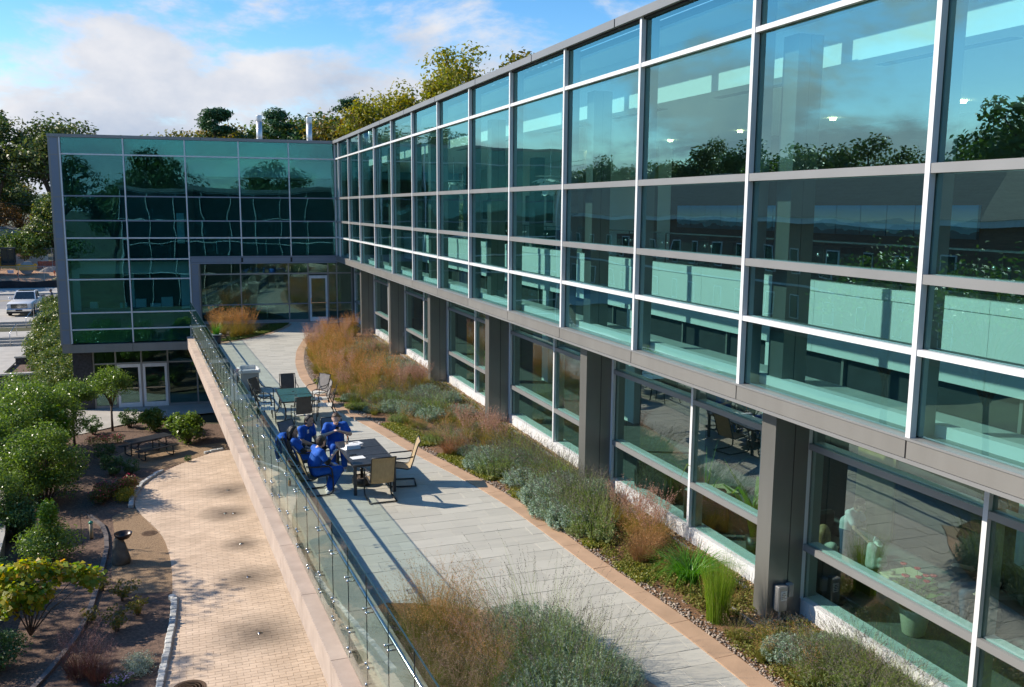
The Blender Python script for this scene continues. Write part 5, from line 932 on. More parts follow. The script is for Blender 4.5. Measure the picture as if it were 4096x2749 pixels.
# pebbles along the edging and stones by the building
pts = []
for _ in range(4200):
    y = RNG.uniform(6, 40); pts.append((interp(OUT, y)+.17+abs(RNG.normal(0, .11)), y, .012))
pebble_mass(pts, .016, .034, 'pebble_strip', 'mixed river pebbles lying along the tan edging of the facade bed', cat='pebbles')
m_cream = mat('cream_pebble', (.52, .40, .24), .8, col2=(.40, .27, .15), ns=12, isl=.25); _mp = m_peb; m_peb = m_cream
pebble_mass([(RNG.uniform(8.20, 8.36), RNG.uniform(4, 46), .02) for _ in range(2300)]+[(RNG.uniform(7.72, 8.35), RNG.uniform(10.15, 10.40), .02) for _ in range(120)]+[(RNG.uniform(7.55, 7.78), RNG.uniform(10.2, 11.3), .02) for _ in range(80)], .022, .042, 'drip_strip_stones', 'cream stones in the drip strip at the foot of the facade', cat='pebbles'); m_peb = _mp
ds = MB(); ds.box((8.13, 2, 0), (8.15, 10.05, .06)); ds.box((7.52, 10.05, 0), (8.15, 10.07, .06)); ds.box((7.50, 10.05, 0), (7.52, 11.4, .06)); ds.box((8.13, 11.4, 0), (8.15, 46, .06)); tag(ds.build('drip_strip_edge', m_alu), 'thin metal edging strip along the drip stones below the facade', 'edging')
# ------------------------------------------------------------------ shrubs and trees
m_bark = mat('grey_brown_bark', (.13, .10, .075), .9, amt=.3, ns=12, bump=.8, bs=30, stretch=(1, 1, .25)); m_bark2 = mat('dark_bark', (.06, .045, .035), .9, amt=.3, ns=12, bump=.8, bs=30, stretch=(1, 1, .25))
LEAF = {'holly': leafmat('glossy_holly_leaf', [(.11, .18, .03), (.17, .26, .05), (.22, .31, .06), (.13, .20, .04)], .30, .42, .6), 'lime': leafmat('fresh_lime_leaf', [(.14, .26, .02), (.22, .34, .03), (.10, .20, .02)], .4, .4), 'dark': leafmat('dark_green_leaf', [(.054, .115, .027), (.081, .155, .041), (.108, .189, .054)], .45, .25), 'mid': leafmat('mid_green_leaf', [(.084, .144, .030), (.120, .192, .042), (.156, .216, .048), (.066, .120, .024)], .5, .3),
        'oak': leafmat('olive_oak_leaf', [(.07, .12, .03), (.10, .15, .04), (.14, .17, .045), (.06, .105, .03), (.18, .16, .05)], .45, .3), 'yellow': leafmat('yellow_autumn_leaf', [(.36, .31, .035), (.27, .27, .035), (.20, .24, .035), (.44, .34, .04)], .5, .4), 'turn': leafmat('turning_leaf', [(.14, .16, .03), (.24, .20, .03), (.09, .12, .02), (.30, .17, .04)], .5, .35), 'pine': leafmat('pine_needle', [(.028, .091, .031), (.049, .126, .042), (.070, .154, .049)], .55, .15), 'rust': leafmat('rusty_leaf', [(.16, .08, .035), (.22, .13, .05), (.10, .09, .03)], .6, .3),
        'redbud': leafmat('heart_leaf', [(.14, .28, .03), (.24, .36, .04), (.42, .44, .04), (.62, .50, .04), (.18, .30, .03), (.66, .34, .03)], .4, .45), 'rose': leafmat('reddish_rose_leaf', [(.10, .13, .02), (.20, .14, .03), (.07, .12, .02), (.28, .10, .04)], .45, .3), 'gold': leafmat('golden_foliage', [(.42, .30, .02), (.34, .28, .02), (.26, .26, .03)], .5, .35), 'white': leafmat('pale_variegated_leaf', [(.38, .45, .33), (.50, .55, .45), (.22, .32, .18)], .6, .25), 'slope': leafmat('slope_shrub_leaf', [(.056, .106, .022), (.100, .163, .035), (.163, .213, .050), (.237, .237, .050)], .4, .3)}
def crown(nl, clumps, L, W, up=.5, shell=.75, name='crown', mats=None, mi=None):
    """clumps: list of (centre, radius xyz, weight); leaves sit towards the outside of each clump"""
    w = np.array([c[2] for c in clumps], float); w /= w.sum(); ks = RNG.choice(len(clumps), nl, p=w); C = np.array([c[0] for c in clumps])[ks]; R = np.array([c[1] if np.ndim(c[1]) else (c[1],)*3 for c in clumps])[ks]
    d = unit(nl); r = np.clip(RNG.normal(shell, .22, nl), .05, 1.15)[:, None]; P = C+d*R*r; N = d*.5+unit(nl)*.8+[0, 0, up]; N /= np.linalg.norm(N, axis=1, keepdims=True); s = RNG.uniform(.7, 1.3, nl); return leaves(P, N, L*s, W*s)
def clump_set(R, n, cr, z0, zs=1., seed=None, hollow=.55):
    out = []
    for i in range(n):
        d = unit(1)[0]; d[2] = abs(d[2])*1.0-.25; rr = RNG.uniform(hollow, .95); c = np.array([d[0]*R[0]*rr, d[1]*R[1]*rr, z0+d[2]*R[2]*rr]); out.append((c, np.array([cr, cr, cr*.75])*RNG.uniform(.65, 1.25), cr))
    return out
def tree_meshes(h, R, z0, n, cr, nl, L, W, leaf, trunk_r, bark, up=.5, hollow=.5, lean=0.):
    cl = clump_set(R, n, cr, z0, hollow=hollow); v, q = crown(nl, cl, L, W, up); me = cat_mesh('crown', [(v, q, 0)], [leaf] if not isinstance(leaf, list) else leaf); tb = MB()
    ht = z0*.62; tb.tube([(0, 0, -.1), (.02*h*lean, 0, ht*.5), (.03*h*lean, .01*h, ht)], [trunk_r*1.25, trunk_r, trunk_r*.8], 9)
    for c, r, _ in cl[::max(1, len(cl)//12)]: tb.tube([(.03*h*lean, .01*h, ht*RNG.uniform(.75, 1)), (c[0]*.45, c[1]*.45, ht+(c[2]-ht)*.55), tuple(c)], [trunk_r*.55, trunk_r*.35, trunk_r*.1], 6)
    tm = tb.mesh('trunk', bark, True); return me, tm, float(np.percentile(v[:, 2], 99.3))
def put_tree(name, label, meshes, loc, s=1., rz=None, group=None, cat='tree', sz=None):
    t = thing(name, label, cat, loc, RNG.uniform(0, 6.28) if rz is None else rz, group); t.scale = (s, s, sz or s); link('crown', meshes[0], t, False); link('trunk', meshes[1], t, False); return t
OAK = [tree_meshes(18, (6.5, 6.5, 7), 11, 46, 1.9, 9000, .42, .26, LEAF['oak'], .42, m_bark, hollow=.35) for _ in range(2)]
DENSE = [tree_meshes(15, (4.6, 4.6, 6.5), 8.5, 44, 1.6, 9000, .38, .24, LEAF[k], .32, m_bark2, hollow=.3) for k in ('mid', 'dark', 'turn')]
YEL = [tree_meshes(20, (5.0, 5.0, 8.5), 12, 36, 1.5, 5200, .36, .20, LEAF['yellow'], .34, m_bark, hollow=.4), tree_meshes(16, (5, 5, 6.5), 9.5, 44, 1.7, 8000, .36, .22, LEAF['turn'], .34, m_bark, hollow=.35)]
RUST = [tree_meshes(9, (4, 4, 4), 5, 30, 1.3, 5000, .3, .2, LEAF['rust'], .2, m_bark2)]
def pine_meshes(h):
    cl = []
    for i in range(75):
        t = RNG.uniform(.35, 1); z = h*t; rr = (1-t)*h*.36+1.1; a = RNG.uniform(0, 6.28); r = rr*RNG.uniform(.35, 1); cl.append((np.array([r*math.cos(a), r*math.sin(a), z+.12*r]), np.array([1.05, 1.05, .42])*RNG.uniform(.7, 1.2), 1.))
    v, q = crown(11000, cl, .50, .17, .7); tb = MB(); tb.tube([(0, 0, -.1), (0, 0, h*.5), (0, 0, h*.98)], [.34, .24, .05], 8)
    for c, r, _ in cl[::3]: tb.tube([(0, 0, c[2]*.96), tuple(c)], [.06, .02], 5)
    return cat_mesh('crown', [(v, q, 0)], [LEAF['pine']]), tb.mesh('trunk', m_bark, True), float(np.percentile(v[:, 2], 99.5))
PINE = [pine_meshes(19), pine_meshes(22)]
BG = 'trees beyond the far wing'
for nm, lab, ms, x, y, top, h in (('oak_tree', 'tall olive green oak left of the far wing with sky gaps in its crown', OAK[0], -23.5, 138, 18.0, 18), ('oak_tree', 'tall oak standing close against the left end of the far wing', OAK[1], -15.5, 136, 17.0, 18), ('oak_tree', 'oak top peeking over the left end of the far roof', OAK[0], -9.5, 150, 15.4, 18),
        ('pine_tree', 'pine with flat branches rising behind the far roof left of the flues', PINE[0], 4.6, 130, 18.8, 19), ('autumn_tree', 'small turning tree over the far roof left of the pine', YEL[1], -.5, 128, 15.2, 16), ('autumn_tree', 'turning tree right of the pine over the far roof', YEL[1], 7.8, 127, 15.2, 16), ('pine_tree', 'dense dark pine between the two flues', PINE[1], 12.4, 128, 18.8, 22), ('autumn_tree', 'turning tree just left of the left flue over the far roof', YEL[1], 2.2, 132, 15.6, 16), ('dense_tree', 'low green tree behind the left flue', DENSE[0], 9.9, 133, 15.8, 15), ('dense_tree', 'rounded dark green tree between the flues right of the dense pine', DENSE[1], 16.0, 130, 17.5, 15), ('dense_tree', 'dark green tree just right of the right flue', DENSE[1], 19.5, 128, 17.6, 15), ('autumn_tree', 'yellow green tree low over the inner corner of the roofs', YEL[1], 21.5, 124, 18.2, 16), ('autumn_tree', 'golden tree between the leaning pine and the broad yellow tree', YEL[0], 24.6, 122, 19.8, 20),
        ('dense_tree', 'soft green tree low over the far roof between its left end and the pine', DENSE[0], -3.6, 131, 14.6, 15), ('dense_tree', 'soft green tree behind the pine over the far roof', DENSE[2], 6.2, 136, 17.0, 15), ('dense_tree', 'mid green tree filling the gap between the flues', DENSE[0], 14.2, 134, 18.0, 15), ('dense_tree', 'mid green tree behind the right flue', DENSE[2], 18.0, 136, 18.4, 15), ('pine_tree', 'tall pine leaning over the yellow trees behind the inner corner', PINE[1], 23.3, 132, 21.2, 22), ('autumn_tree', 'yellow autumn tree behind the inner corner of the roofs', YEL[0], 27, 124, 21.0, 20), ('autumn_tree', 'broad yellow autumn tree over the long roof', YEL[0], 32.0, 124, 23.0, 20), ('autumn_tree', 'tallest golden autumn tree over the long roof', YEL[0], 37.0, 126, 28.0, 20), ('autumn_tree', 'golden tree right of the tallest one over the long roof', YEL[1], 43.0, 126, 23.6, 20), ('autumn_tree', 'thin tree top just showing over the long roof at the right', YEL[1], 50.0, 128, 27.6, 20)):
    put_tree(nm, lab, ms, (x, y, -2.2), (top+2.2)/ms[2], group=BG)
put_tree('vine_covered_tree', 'tree draped in bright green vines beside the far wing', tree_meshes(12, (3.6, 3.2, 6.0), 5.0, 60, 1.1, 9000, .30, .22, LEAF['slope'], .3, m_bark2, hollow=.5), (-15.2, 127, -2.3), 1.0)
put_tree('vine_covered_tree', 'lower vine tangle behind the yellow roller', tree_meshes(8, (4.2, 3, 3.6), 3.0, 50, 1.0, 8000, .28, .2, LEAF['mid'], .2, m_bark2), (-18.5, 126, -2.3), .95)
put_tree('rusty_tree', 'rust brown tree at the left edge beyond the building site', RUST[0], (-26.5, 133, -2.3), 1.25); put_tree('rusty_tree', 'smaller rust brown tree by the pale house at the left edge', RUST[0], (-23.6, 140, -2.3), 1.05)
k = 0
for i in range(26):                                                  # woods that fill the view beyond the site
    x = -70+i*8.5+RNG.uniform(-2, 2); ms = DENSE[RNG.integers(3)]; put_tree('wood_tree', 'tree of the wood far behind the far wing and the building site', ms, (x, 175+RNG.uniform(-8, 14), -2.5), RNG.uniform(.85, 1.1), group='trees of the wood far behind')
for i in range(16): put_tree('hall_side_tree', 'tree behind the brick hall mirrored in the long facade', [OAK[0], OAK[1], DENSE[0], DENSE[1]][i % 4], (-63+RNG.uniform(-4, 4), 40+i*11, GZ), RNG.uniform(1.1, 1.35) if i % 4 < 2 else RNG.uniform(1.35, 1.7), group='trees behind the brick hall')
for x, y, ms, s in ((-27, 158, OAK[1], 1.0), (-30, 118, OAK[0], .85)): put_tree('hall_side_tree', 'tree in front of the brick hall mirrored in the long facade', ms, (x, y, GZ), s, group='trees in front of the brick hall')
for i in range(9): put_tree('rear_tree', 'tree behind the viewpoint mirrored in the far panes', DENSE[i % 3] if i % 2 else OAK[i % 2], (-32+i*8, -42+RNG.uniform(-6, 6), GZ), RNG.uniform(.85, 1.1), group='trees behind the viewpoint')
SHADE = tree_meshes(8, (2.6, 2.6, 2.6), 5.4, 30, .8, 1700, .16, .10, LEAF['mid'], .12, m_bark, hollow=.3)
for x, y, s_ in ((-12.4, 29.5, 1.25), (-12.6, 24.5, 1.2)): put_tree('courtyard_tree', 'courtyard tree left of the garden shading the brick plaza', SHADE, (x, y, GZ), s_, group='courtyard trees left of the garden')
# garden shrubs by the lower walk
HOLLY = tree_meshes(3, (1.0, 1.0, .95), 2.15, 34, .42, 7500, .085, .05, LEAF['holly'], .05, m_bark, hollow=.35); HOL2 = tree_meshes(3, (.95, 1.0, .9), 2.2, 34, .42, 6500, .085, .05, LEAF['holly'], .05, m_bark, hollow=.35)
put_tree('holly_tree', 'small glossy holly tree with clear trunk in front of the lower doors', HOLLY, (-3.46, 44.6, GZ), 1.0, cat='tree'); put_tree('holly_tree', 'small glossy tree left of the one before the lower doors', HOL2, (-4.84, 42.4, GZ), 1.02, cat='tree')
def bush(R, h, n, cr, nl, L, W, leaf):
    cl = []
    for i in range(n):
        d = unit(1)[0]; rr = RNG.uniform(.45, .95); z = h*.5+d[2]*h*.42*rr; k = 1-.25*max(0, (z/h-.5)*2)**2; cl.append((np.array([d[0]*R*rr*k, d[1]*R*rr*k, z]), np.array([cr, cr, cr*.8])*RNG.uniform(.65, 1.2), cr))
    v, q = crown(nl, cl, L, W, .5); me = cat_mesh('crown', [(v, q, 0)], [leaf]); tb = MB()
    for c, r, _ in cl[::3]: tb.tube([(c[0]*.12, c[1]*.12, -.05), (c[0]*.5, c[1]*.5, c[2]*.55), tuple(c)], [.03, .018, .008], 5)
    return me, tb.mesh('trunk', m_bark, True), h
put_tree('holly_bush', 'very large glossy holly bush filling the left of the garden', bush(1.5, 3.15, 80, .48, 20000, .085, .05, LEAF['holly']), (-4.95, 34.2, GZ), 1.0, cat='shrub')
HB = bush(1.4, 3.5, 60, .5, 13000, .085, .05, LEAF['holly'])
for x, y, s, lab in ((-6.3, 38.3, 1.12, 'tall glossy bush at the left edge above the big holly'), (-5.6, 40.3, 1.0, 'glossy bush between the big holly and the small trees'), (-7.2, 35.6, 1.0, 'dark glossy bush at the left edge beside the curved wall'), (-6.6, 42.5, 1.0, 'glossy bush at the left edge below the stone planters'), (-5.9, 31.2, .72, 'low glossy bush below the big holly at the left edge')): put_tree('holly_bush', lab, HB, (x, y, GZ), s, cat='shrub')
put_tree('lime_shrub', 'lime green climbing branches between the hollies', bush(.8, 2.4, 18, .30, 900, .16, .12, LEAF['lime']), (-5.3, 38.6, GZ+.5), 1.0, cat='shrub')
put_tree('pointed_holly', 'pointed holly with lime green top leaves beside the birdbath', (cat_mesh('crown', [(*crown(5200, [(np.array([0, 0, .55]), np.array([.95, .85, .5]), 1.6), (np.array([.3, .2, .5]), np.array([.9, .7, .45]), 1.), (np.array([0, 0, 1.0]), np.array([.42, .42, .45]), .7)], .075, .045), 0), (*crown(1300, [(np.array([0, 0, 1.45]), np.array([.26, .26, .42]), 1.)], .075, .045), 1)], [LEAF['holly'], LEAF['lime']]), HOLLY[1].copy()), (-4.05, 28.3, GZ), 1.0, cat='shrub').children[1].scale = (.5, .5, .4)
BUSH = bush(.85, 1.7, 26, .36, 3800, .13, .075, LEAF['holly']); put_tree('viburnum_bush', 'broad leaved dark bush beside the picnic table near the terrace wall', BUSH, (-.2, 41.3, GZ), 1.0, cat='shrub'); put_tree('viburnum_bush', 'broad leaved dark bush behind the picnic table in front of the lower doors', BUSH, (-1.62, 44.0, GZ), .80, cat='shrub')
SB = bush(.42, .9, 14, .2, 1100, .075, .045, LEAF['dark'])
for x, y, s, lab in ((-3.0, 37.0, 1.0, 'small dark shrub behind the pink rose shrubs'), (-2.3, 37.0, .75, 'small round shrub near the far cobbles'), (-2.75, 45.2, 1.1, 'small shrub on the lower walk beside the clear trunk tree'), (-4.2, 44.2, 1.1, 'small shrub left of the clear trunk tree'), (-3.4, 39.0, 1.0, 'dark shrub left of the picnic table'), (-.2, 38.1, .35, 'tiny yellow green tuft beside the far cobbles')): put_tree('small_shrub', lab, SB, (x, y, GZ), s, cat='shrub')
YS = bush(.32, .62, 9, .15, 330, .07, .04, LEAF['turn'])
for x, y, s, lab in ((-1.94, 24.75, 1.1, 'small loose azalea at the near end of the gravel path'), (-1.51, 23.7, .95, 'small loose azalea with yellowish tips beside the cobble row'), (-1.95, 22.9, 1.1, 'small loose azalea behind the purple grass'), (-2.6, 23.6, .8, 'small thin azalea by the dark edging strip'), (-2.45, 25.6, .7, 'tiny thin azalea on the mulch by the dark edging')): put_tree('azalea', lab, YS, (x, y, GZ), s, cat='shrub')
def spots(cl, n, s, m): v, q = crown(n, cl, s, s*.8); return v, q, m
m_pinkf = leafmat('pink_blossom', [(.62, .06, .16), (.75, .14, .22), (.50, .10, .12)], .5, .3); m_lilacf = leafmat('lilac_blossom', [(.55, .38, .60), (.65, .50, .68)], .5, .3)
cl = [(np.array([a, b, .32]), np.array([.34, .34, .26]), 1.) for a, b in ((-.35, -.5), (-.1, 0), (.25, .4), (.55, .75), (-.3, .3))]
v, q = crown(4200, cl, .07, .04); t = thing('rose_shrub', 'pink flowering low rose shrub beside the cobbles', 'shrub', (-2.8, 33.9, GZ)); link('foliage', cat_mesh('foliage', [(v, q, 0)], [LEAF['rose']]), t, False); link('blossoms', cat_mesh('blossoms', [spots([(c+[0, 0, .1], r*.95, w) for c, r, w in cl], 260, .055, 0)], [m_pinkf]), t, False)['kind'] = 'stuff'
v, q = crown(1900, [(np.array([0, 0, .2]), np.array([.36, .5, .2]), 1.), (np.array([.1, .35, .2]), np.array([.25, .3, .18]), .6)], .05, .03); tag(link('golden_shrub', cat_mesh('golden_shrub', [(v, q, 0)], [LEAF['gold']])), 'golden yellow low shrub between the roses and the cobbles', 'shrub').location = (-2.35, 33.6, GZ)
v, q = crown(1500, [(np.array([x_, 0, .18]), np.array([.3, .25, .2]), 1.) for x_ in (-.5, 0, .5)], .05, .03); t = thing('red_flower_patch', 'patch of red flowers below the clear trunk tree', 'flowers', (-3.6, 42.3, GZ)); link('foliage', cat_mesh('foliage', [(v, q, 0)], [LEAF['mid']]), t, False); link('blossoms', cat_mesh('blossoms', [spots([(np.array([x_, 0, .28]), np.array([.3, .25, .14]), 1.) for x_ in (-.5, 0, .5)], 260, .05, 0)], [m_pinkf]), t, False)['kind'] = 'stuff'
cl = [(np.array([a, b, c]), np.array([.34, .34, .26]), 1.) for a, b, c in ((-.45, .2, 1.55), (0, 0, 1.65), (.35, .2, 1.55), (.7, .3, 1.4), (1.1, .3, 1.3), (1.4, .35, 1.15), (-.2, -.3, 1.25), (.3, -.2, 1.15), (-.7, .1, 1.2), (-.4, -.2, .85), (.1, .1, .8))]
v, q = crown(1700, cl, .14, .13, .9); tb = MB()
for c, _, _ in cl: tb.tube([(0, 0, 0), (c[0]*.35, c[1]*.35, c[2]*.5), tuple(c)], [.022, .014, .006], 6)
t = thing('redbud_tree', 'small redbud with big yellow and green heart shaped leaves', 'tree', (-3.9, 23.3, GZ)); link('crown', cat_mesh('crown', [(v, q, 0)], [LEAF['redbud']]), t, False); tb.build('trunk', m_bark, t, True, world=False)
a = blades(420, .3, .6, 1.0, .3, .8, .009, .5); b = blades(160, .25, 1.0, 1.45, .15, .5, .005, .25); pv, pq = plumes(b[2], 14, .012, .02); o = link('purple_grass', cat_mesh('purple_grass', [(a[0], a[1], 0), (b[0], b[1], 0), (pv, pq, 1)], [m_purple, leafmat('mauve_seed_head', [(.24, .14, .13), (.34, .21, .19), (.18, .10, .09)], .8, .3)])); o.location = (-2.55, 20.75, GZ); tag(o, 'big purple fountain grass at the bottom left of the garden', 'grass')
o = link('purple_grass', o.data); o.location = (-2.15, 20.35, GZ); o.scale = (.7, .7, .75); tag(o, 'smaller purple fountain grass between the big one and the pale mound', 'grass')
v, q = crown(2600, [(np.array([0, 0, .12]), np.array([.36, .36, .2]), 1.), (np.array([.05, -.3, .1]), np.array([.3, .3, .18]), .7)], .035, .022); tag(link('pale_mound', cat_mesh('pale_mound', [(v, q, 0)], [LEAF['white']])), 'pale whitish leafy mound beside the cobble row', 'plant').location = (-1.38, 20.85, GZ)
v, q = crown(300, [(np.array([0, 0, .08]), np.array([.3, .2, .12]), 1.)], .05, .03); t = thing('lilac_flowers', 'lilac flowers below the pale mound at the bottom edge', 'flowers', (-1.75, 20.15, GZ)); link('foliage', cat_mesh('foliage', [(v, q, 0)], [LEAF['mid']]), t, False); link('blossoms', cat_mesh('blossoms', [spots([(np.array([0, 0, .16]), np.array([.3, .2, .08]), 1.)], 70, .05, 0)], [m_lilacf]), t, False)['kind'] = 'stuff'
DS = bush(.75, 1.3, 24, .34, 3600, .075, .045, LEAF['dark'])
for x, y, s, lab in ((-4.9, 25.6, 1.0, 'dark shrub left of the redbud at the edge of the picture'), (-4.4, 21.6, .8, 'dark low shrub at the lower left corner'), (-5.4, 30.8, 1.1, 'dark shrub below the big holly beside the curved wall')): put_tree('small_shrub', lab, DS, (x, y, GZ), s, cat='shrub')
SLOPE_B = [bush(1.25, 1.7, 40, .42, 5200, .12, .075, LEAF['slope']) for _ in range(2)]
for i, (x, y, s) in enumerate([(-10.4, 85, 1.0), (-9.6, 80, 1.05), (-9.0, 76.5, 1.1), (-9.3, 71.5, 1.15), (-8.1, 69.5, 1.15), (-8.6, 66, 1.1), (-7.3, 64.5, 1.15), (-8.1, 61.5, 1.05), (-7.0, 60.4, 1.15), (-7.6, 57.3, 1.0), (-6.4, 57.6, 1.15), (-6.9, 54.3, 1.0), (-5.8, 54.2, 1.1), (-6.3, 51.6, 1.0), (-5.2, 51.4, .95), (-7.6, 73.5, 1.1), (-7.2, 78, 1.0)]): put_tree('slope_shrub', 'leafy green shrub of the bank beside the end of the far wing', SLOPE_B[i % 2], (x, y, -4.2+max(0, (y-52)*.028)), s*1.05, group='shrubs on the bank', cat='shrub')
for x, y, s in ((-10.4, 72, .8), (-10.2, 67, .8), (-9.9, 63.5, .8), (-9.6, 60, .75)): put_grass('red', x, y, s*1.2, 'brown grass tuft beside the lower garden steps', 'grass tufts beside the steps', -4.3)

ORD = 'nearest,second,third,fourth,fifth,sixth,seventh,eighth,ninth,tenth,eleventh,twelfth,thirteenth,fourteenth,fifteenth,sixteenth,seventeenth,eighteenth,nineteenth,twentieth'.split(',')
def ordinal(group, what, zones=None):
    b = {}
    for o in list(COL.objects):
        if o.get('group') == group and o.parent is None: b.setdefault(zones(o.location.x, o.location.y) if zones else '', []).append(o)
    for z, os_ in b.items():
        os_.sort(key=lambda o: o.location.y)
        for i, o in enumerate(os_): o['label'] = (ORD[i] if i < 1 else ORD[min(i, 19)]+' nearest')+' '+what+(' '+z if z else '') if len(os_) > 1 else 'single '+what+' '+z
def bedzone(x, y):
    a, b_ = interp(OUT, y), 8.3; lat = 'on the path side' if (x-a)/(b_-a) < .38 else 'in mid bed' if (x-a)/(b_-a) < .70 else 'on the facade side'
    cs = sorted(COLY); names = ['hidden', 'nearest', 'second', 'third', 'fourth', 'fifth', 'farthest']; i = sum(y > c for c in cs); return lat+(' before the nearest column' if i <= 1 else ' beyond the farthest column' if i >= 7 else f' between {names[i-1]} and {names[i]} column')
ordinal('lavender mounds in the facade bed', 'lavender mound', bedzone); ordinal('russet grass clumps in the facade bed', 'russet grass clump', bedzone); ordinal('pinkish grass clumps in the facade bed', 'pinkish grass clump', bedzone); ordinal('olive grass clumps in the facade bed', 'olive grass clump', bedzone)
ordinal('grass clumps in the railing bed', 'feathery grass clump in the railing bed'); ordinal('lavender in the railing bed', 'lavender mound in the railing bed'); ordinal('shrubs on the bank', 'leafy shrub on the bank beside the far wing'); ordinal('grass clumps by the far entrance', 'russet grass clump in the bed by the far entrance'); ordinal('grass tufts beside the steps', 'brown grass tuft beside the garden steps'); ordinal('downlights in the upper ceiling', 'round lit downlight in the upper ceiling')
# ================================================================== things in the lower garden
t = thing('picnic_table', 'black metal picnic table with attached benches on the gravel clearing', 'picnic table', (-1.72, 39.65, GZ), math.radians(31))
m_mesh = mat('black_expanded_metal', (.02, .02, .022), .5, amt=.3, ns=40)
MB().bbox((-.92, -.37, .72), (.92, .37, .75), .02).build('table_top', m_mesh, t, world=False)
for s in (-1, 1):
    MB().bbox((-.92, s*.70-.13, .42), (.92, s*.70+.13, .45), .012).build('bench', m_mesh, t, world=False)
    for x in (-.62, .62):
        MB().tube([(x, s*.60, .42), (x, s*.80, .40), (x, s*.82, .08), (x, s*.76, .025), (x, s*.36, .025), (x, s*.30, .08), (x, s*.28, .70)], .024, 8).build('leg', m_black, t, True, world=False)
for x in (-.62, .62): MB().tube([(x, -.6, .40), (x, .6, .40)], .02, 8).build('cross_bar', m_black, t, world=False); MB().tube([(x, 0, .40), (x*.3, 0, .71)], .016, 6).build('brace', m_black, t, world=False)
t = thing('stone_birdbath', 'rough upright boulder carrying a dark bowl on the gravel path', 'birdbath', (-2.10, 27.5, GZ))
m_boulder = mat('grey_brown_boulder', (.19, .155, .11), .9, col2=(.10, .085, .065), ns=5, bump=.9, bs=14)
rock = sdf_mesh('boulder', [((-.02, 0, .12), (0, 0, .45), .27, .25), ((-.06, 0, .5), (-.08, .02, .66), .22, .17), ((.1, -.05, .2), (.12, 0, .4), .2, .16)], m_boulder, .03, .05, [((.2, 0, .3), (.94, .2, .25)), ((-.24, 0, .3), (-.95, .1, .15)), ((0, -.22, .4), (.1, -.95, .25)), ((0, 0, .74), (.15, .1, .97)), ((0, 0, -.02), (0, 0, -1))]); link('boulder', rock, t, False)
MB().lathe([(.08, .72), (.16, .74), (.235, .83), (.25, .90), (.238, .90), (.20, .83), (.12, .775), (0, .765)], 28, (.08, 0, 0)).build('bowl', mat('dark_bronze_bowl', (.045, .03, .025), .35, .4, amt=.2), t, True, world=False)
t = thing('bird_feeder', 'clear tube bird feeder with green cap hanging from a thin hook', 'bird feeder', (-3.28, 29.0, GZ))
MB().tube([(0, 0, 0), (0, 0, 1.05), (.06, 0, 1.16), (.16, 0, 1.18), (.25, 0, 1.10), (.27, 0, 1.0)], .008, 6).build('hook', m_black, t, world=False); MB().lathe([(.055, .34), (.055, .80)], 16, (.27, 0, 0)).build('tube', mat('seed_filled_tube', (.42, .36, .25), .3, amt=.2, ns=40), t, True, world=False); MB().lathe([(.07, .80), (.07, .83), (.03, .87), (0, .88)], 16, (.27, 0, 0)).build('cap', mat('green_plastic_cap', (.05, .30, .20), .4), t, True, world=False); MB().lathe([(0, .30), (.05, .30), (.06, .34), (0, .34)], 16, (.27, 0, 0)).build('base', m_black, t, world=False); MB().tube([(.27, 0, .87), (.27, 0, 1.0)], .004, 5).build('wire', m_steel, t, world=False)
m_iron = mat('rusty_cast_iron', (.14, .085, .05), .7, .3, amt=.3, ns=20, bump=.5, bs=60)
t = thing('manhole_cover', 'round rusty manhole cover set in the brick plaza at the bottom edge', 'manhole cover', (-.30, 19.45, GZ+.013)); MB().lathe([(.36, 0), (.36, .006), (.30, .006), (.30, .002), (0, .002)], 36).build('frame', m_iron, t, world=False)
for r in (.08, .15, .22, .28): MB().lathe([(r-.012, .002), (r-.012, .007), (r+.012, .007), (r+.012, .002)], 32).build('ring', m_iron, t, world=False)
t = thing('drain_cover', 'dark round drain cover lying in the gravel behind the birdbath', 'drain cover', (-1.42, 29.85, GZ-.008)); MB().lathe([(.24, 0), (.24, .008), (0, .010)], 28).build('lid', m_iron, t, world=False)
for i in range(5): MB().box((-.16, -.13+.06*i, .010), (.16, -.11+.06*i, .014)).build('rib', m_iron, t, world=False)
t = thing('electrical_box', 'grey outdoor electrical box with conduit on the near column', 'electrical box', (7.98, 10.40, 0))
MB().bbox((-.10, -.13, .18), (.06, -.004, .55), .012).build('enclosure', m_alu, t, world=False); MB().bbox((.09, -.09, .36), (.20, -.004, .56), .02).build('meter', m_plastic2, t, world=False); MB().box((-.06, -.134, .34), (.04, -.1305, .48)).build('sticker', m_paper, t, world=False); MB().tube([(-.02, -.06, .18), (-.02, -.06, 0)], .018, 8).build('conduit', m_plastic2, t, True, world=False)
for i in range(4): MB().box((-.05, -.1355, .365+i*.026), (.03-.02*(i % 2), -.1345, .374+i*.026)).build('printed_line', m_gadget, t, world=False)
tag(MB().lathe([(.03, 0), (.038, .10), (.045, .12), (.03, .12)], 12, (8.02, 9.95, 0)).build('spike_light', m_black, smooth=True), 'small black spike light in the drip stones by the near column', 'light')
tag(MB().bbox((8.28, 35.77, .75), (8.36, 35.80, .92), .01).build('wall_outlet', m_alu), 'small grey outlet box on the face of a far column', 'outlet')
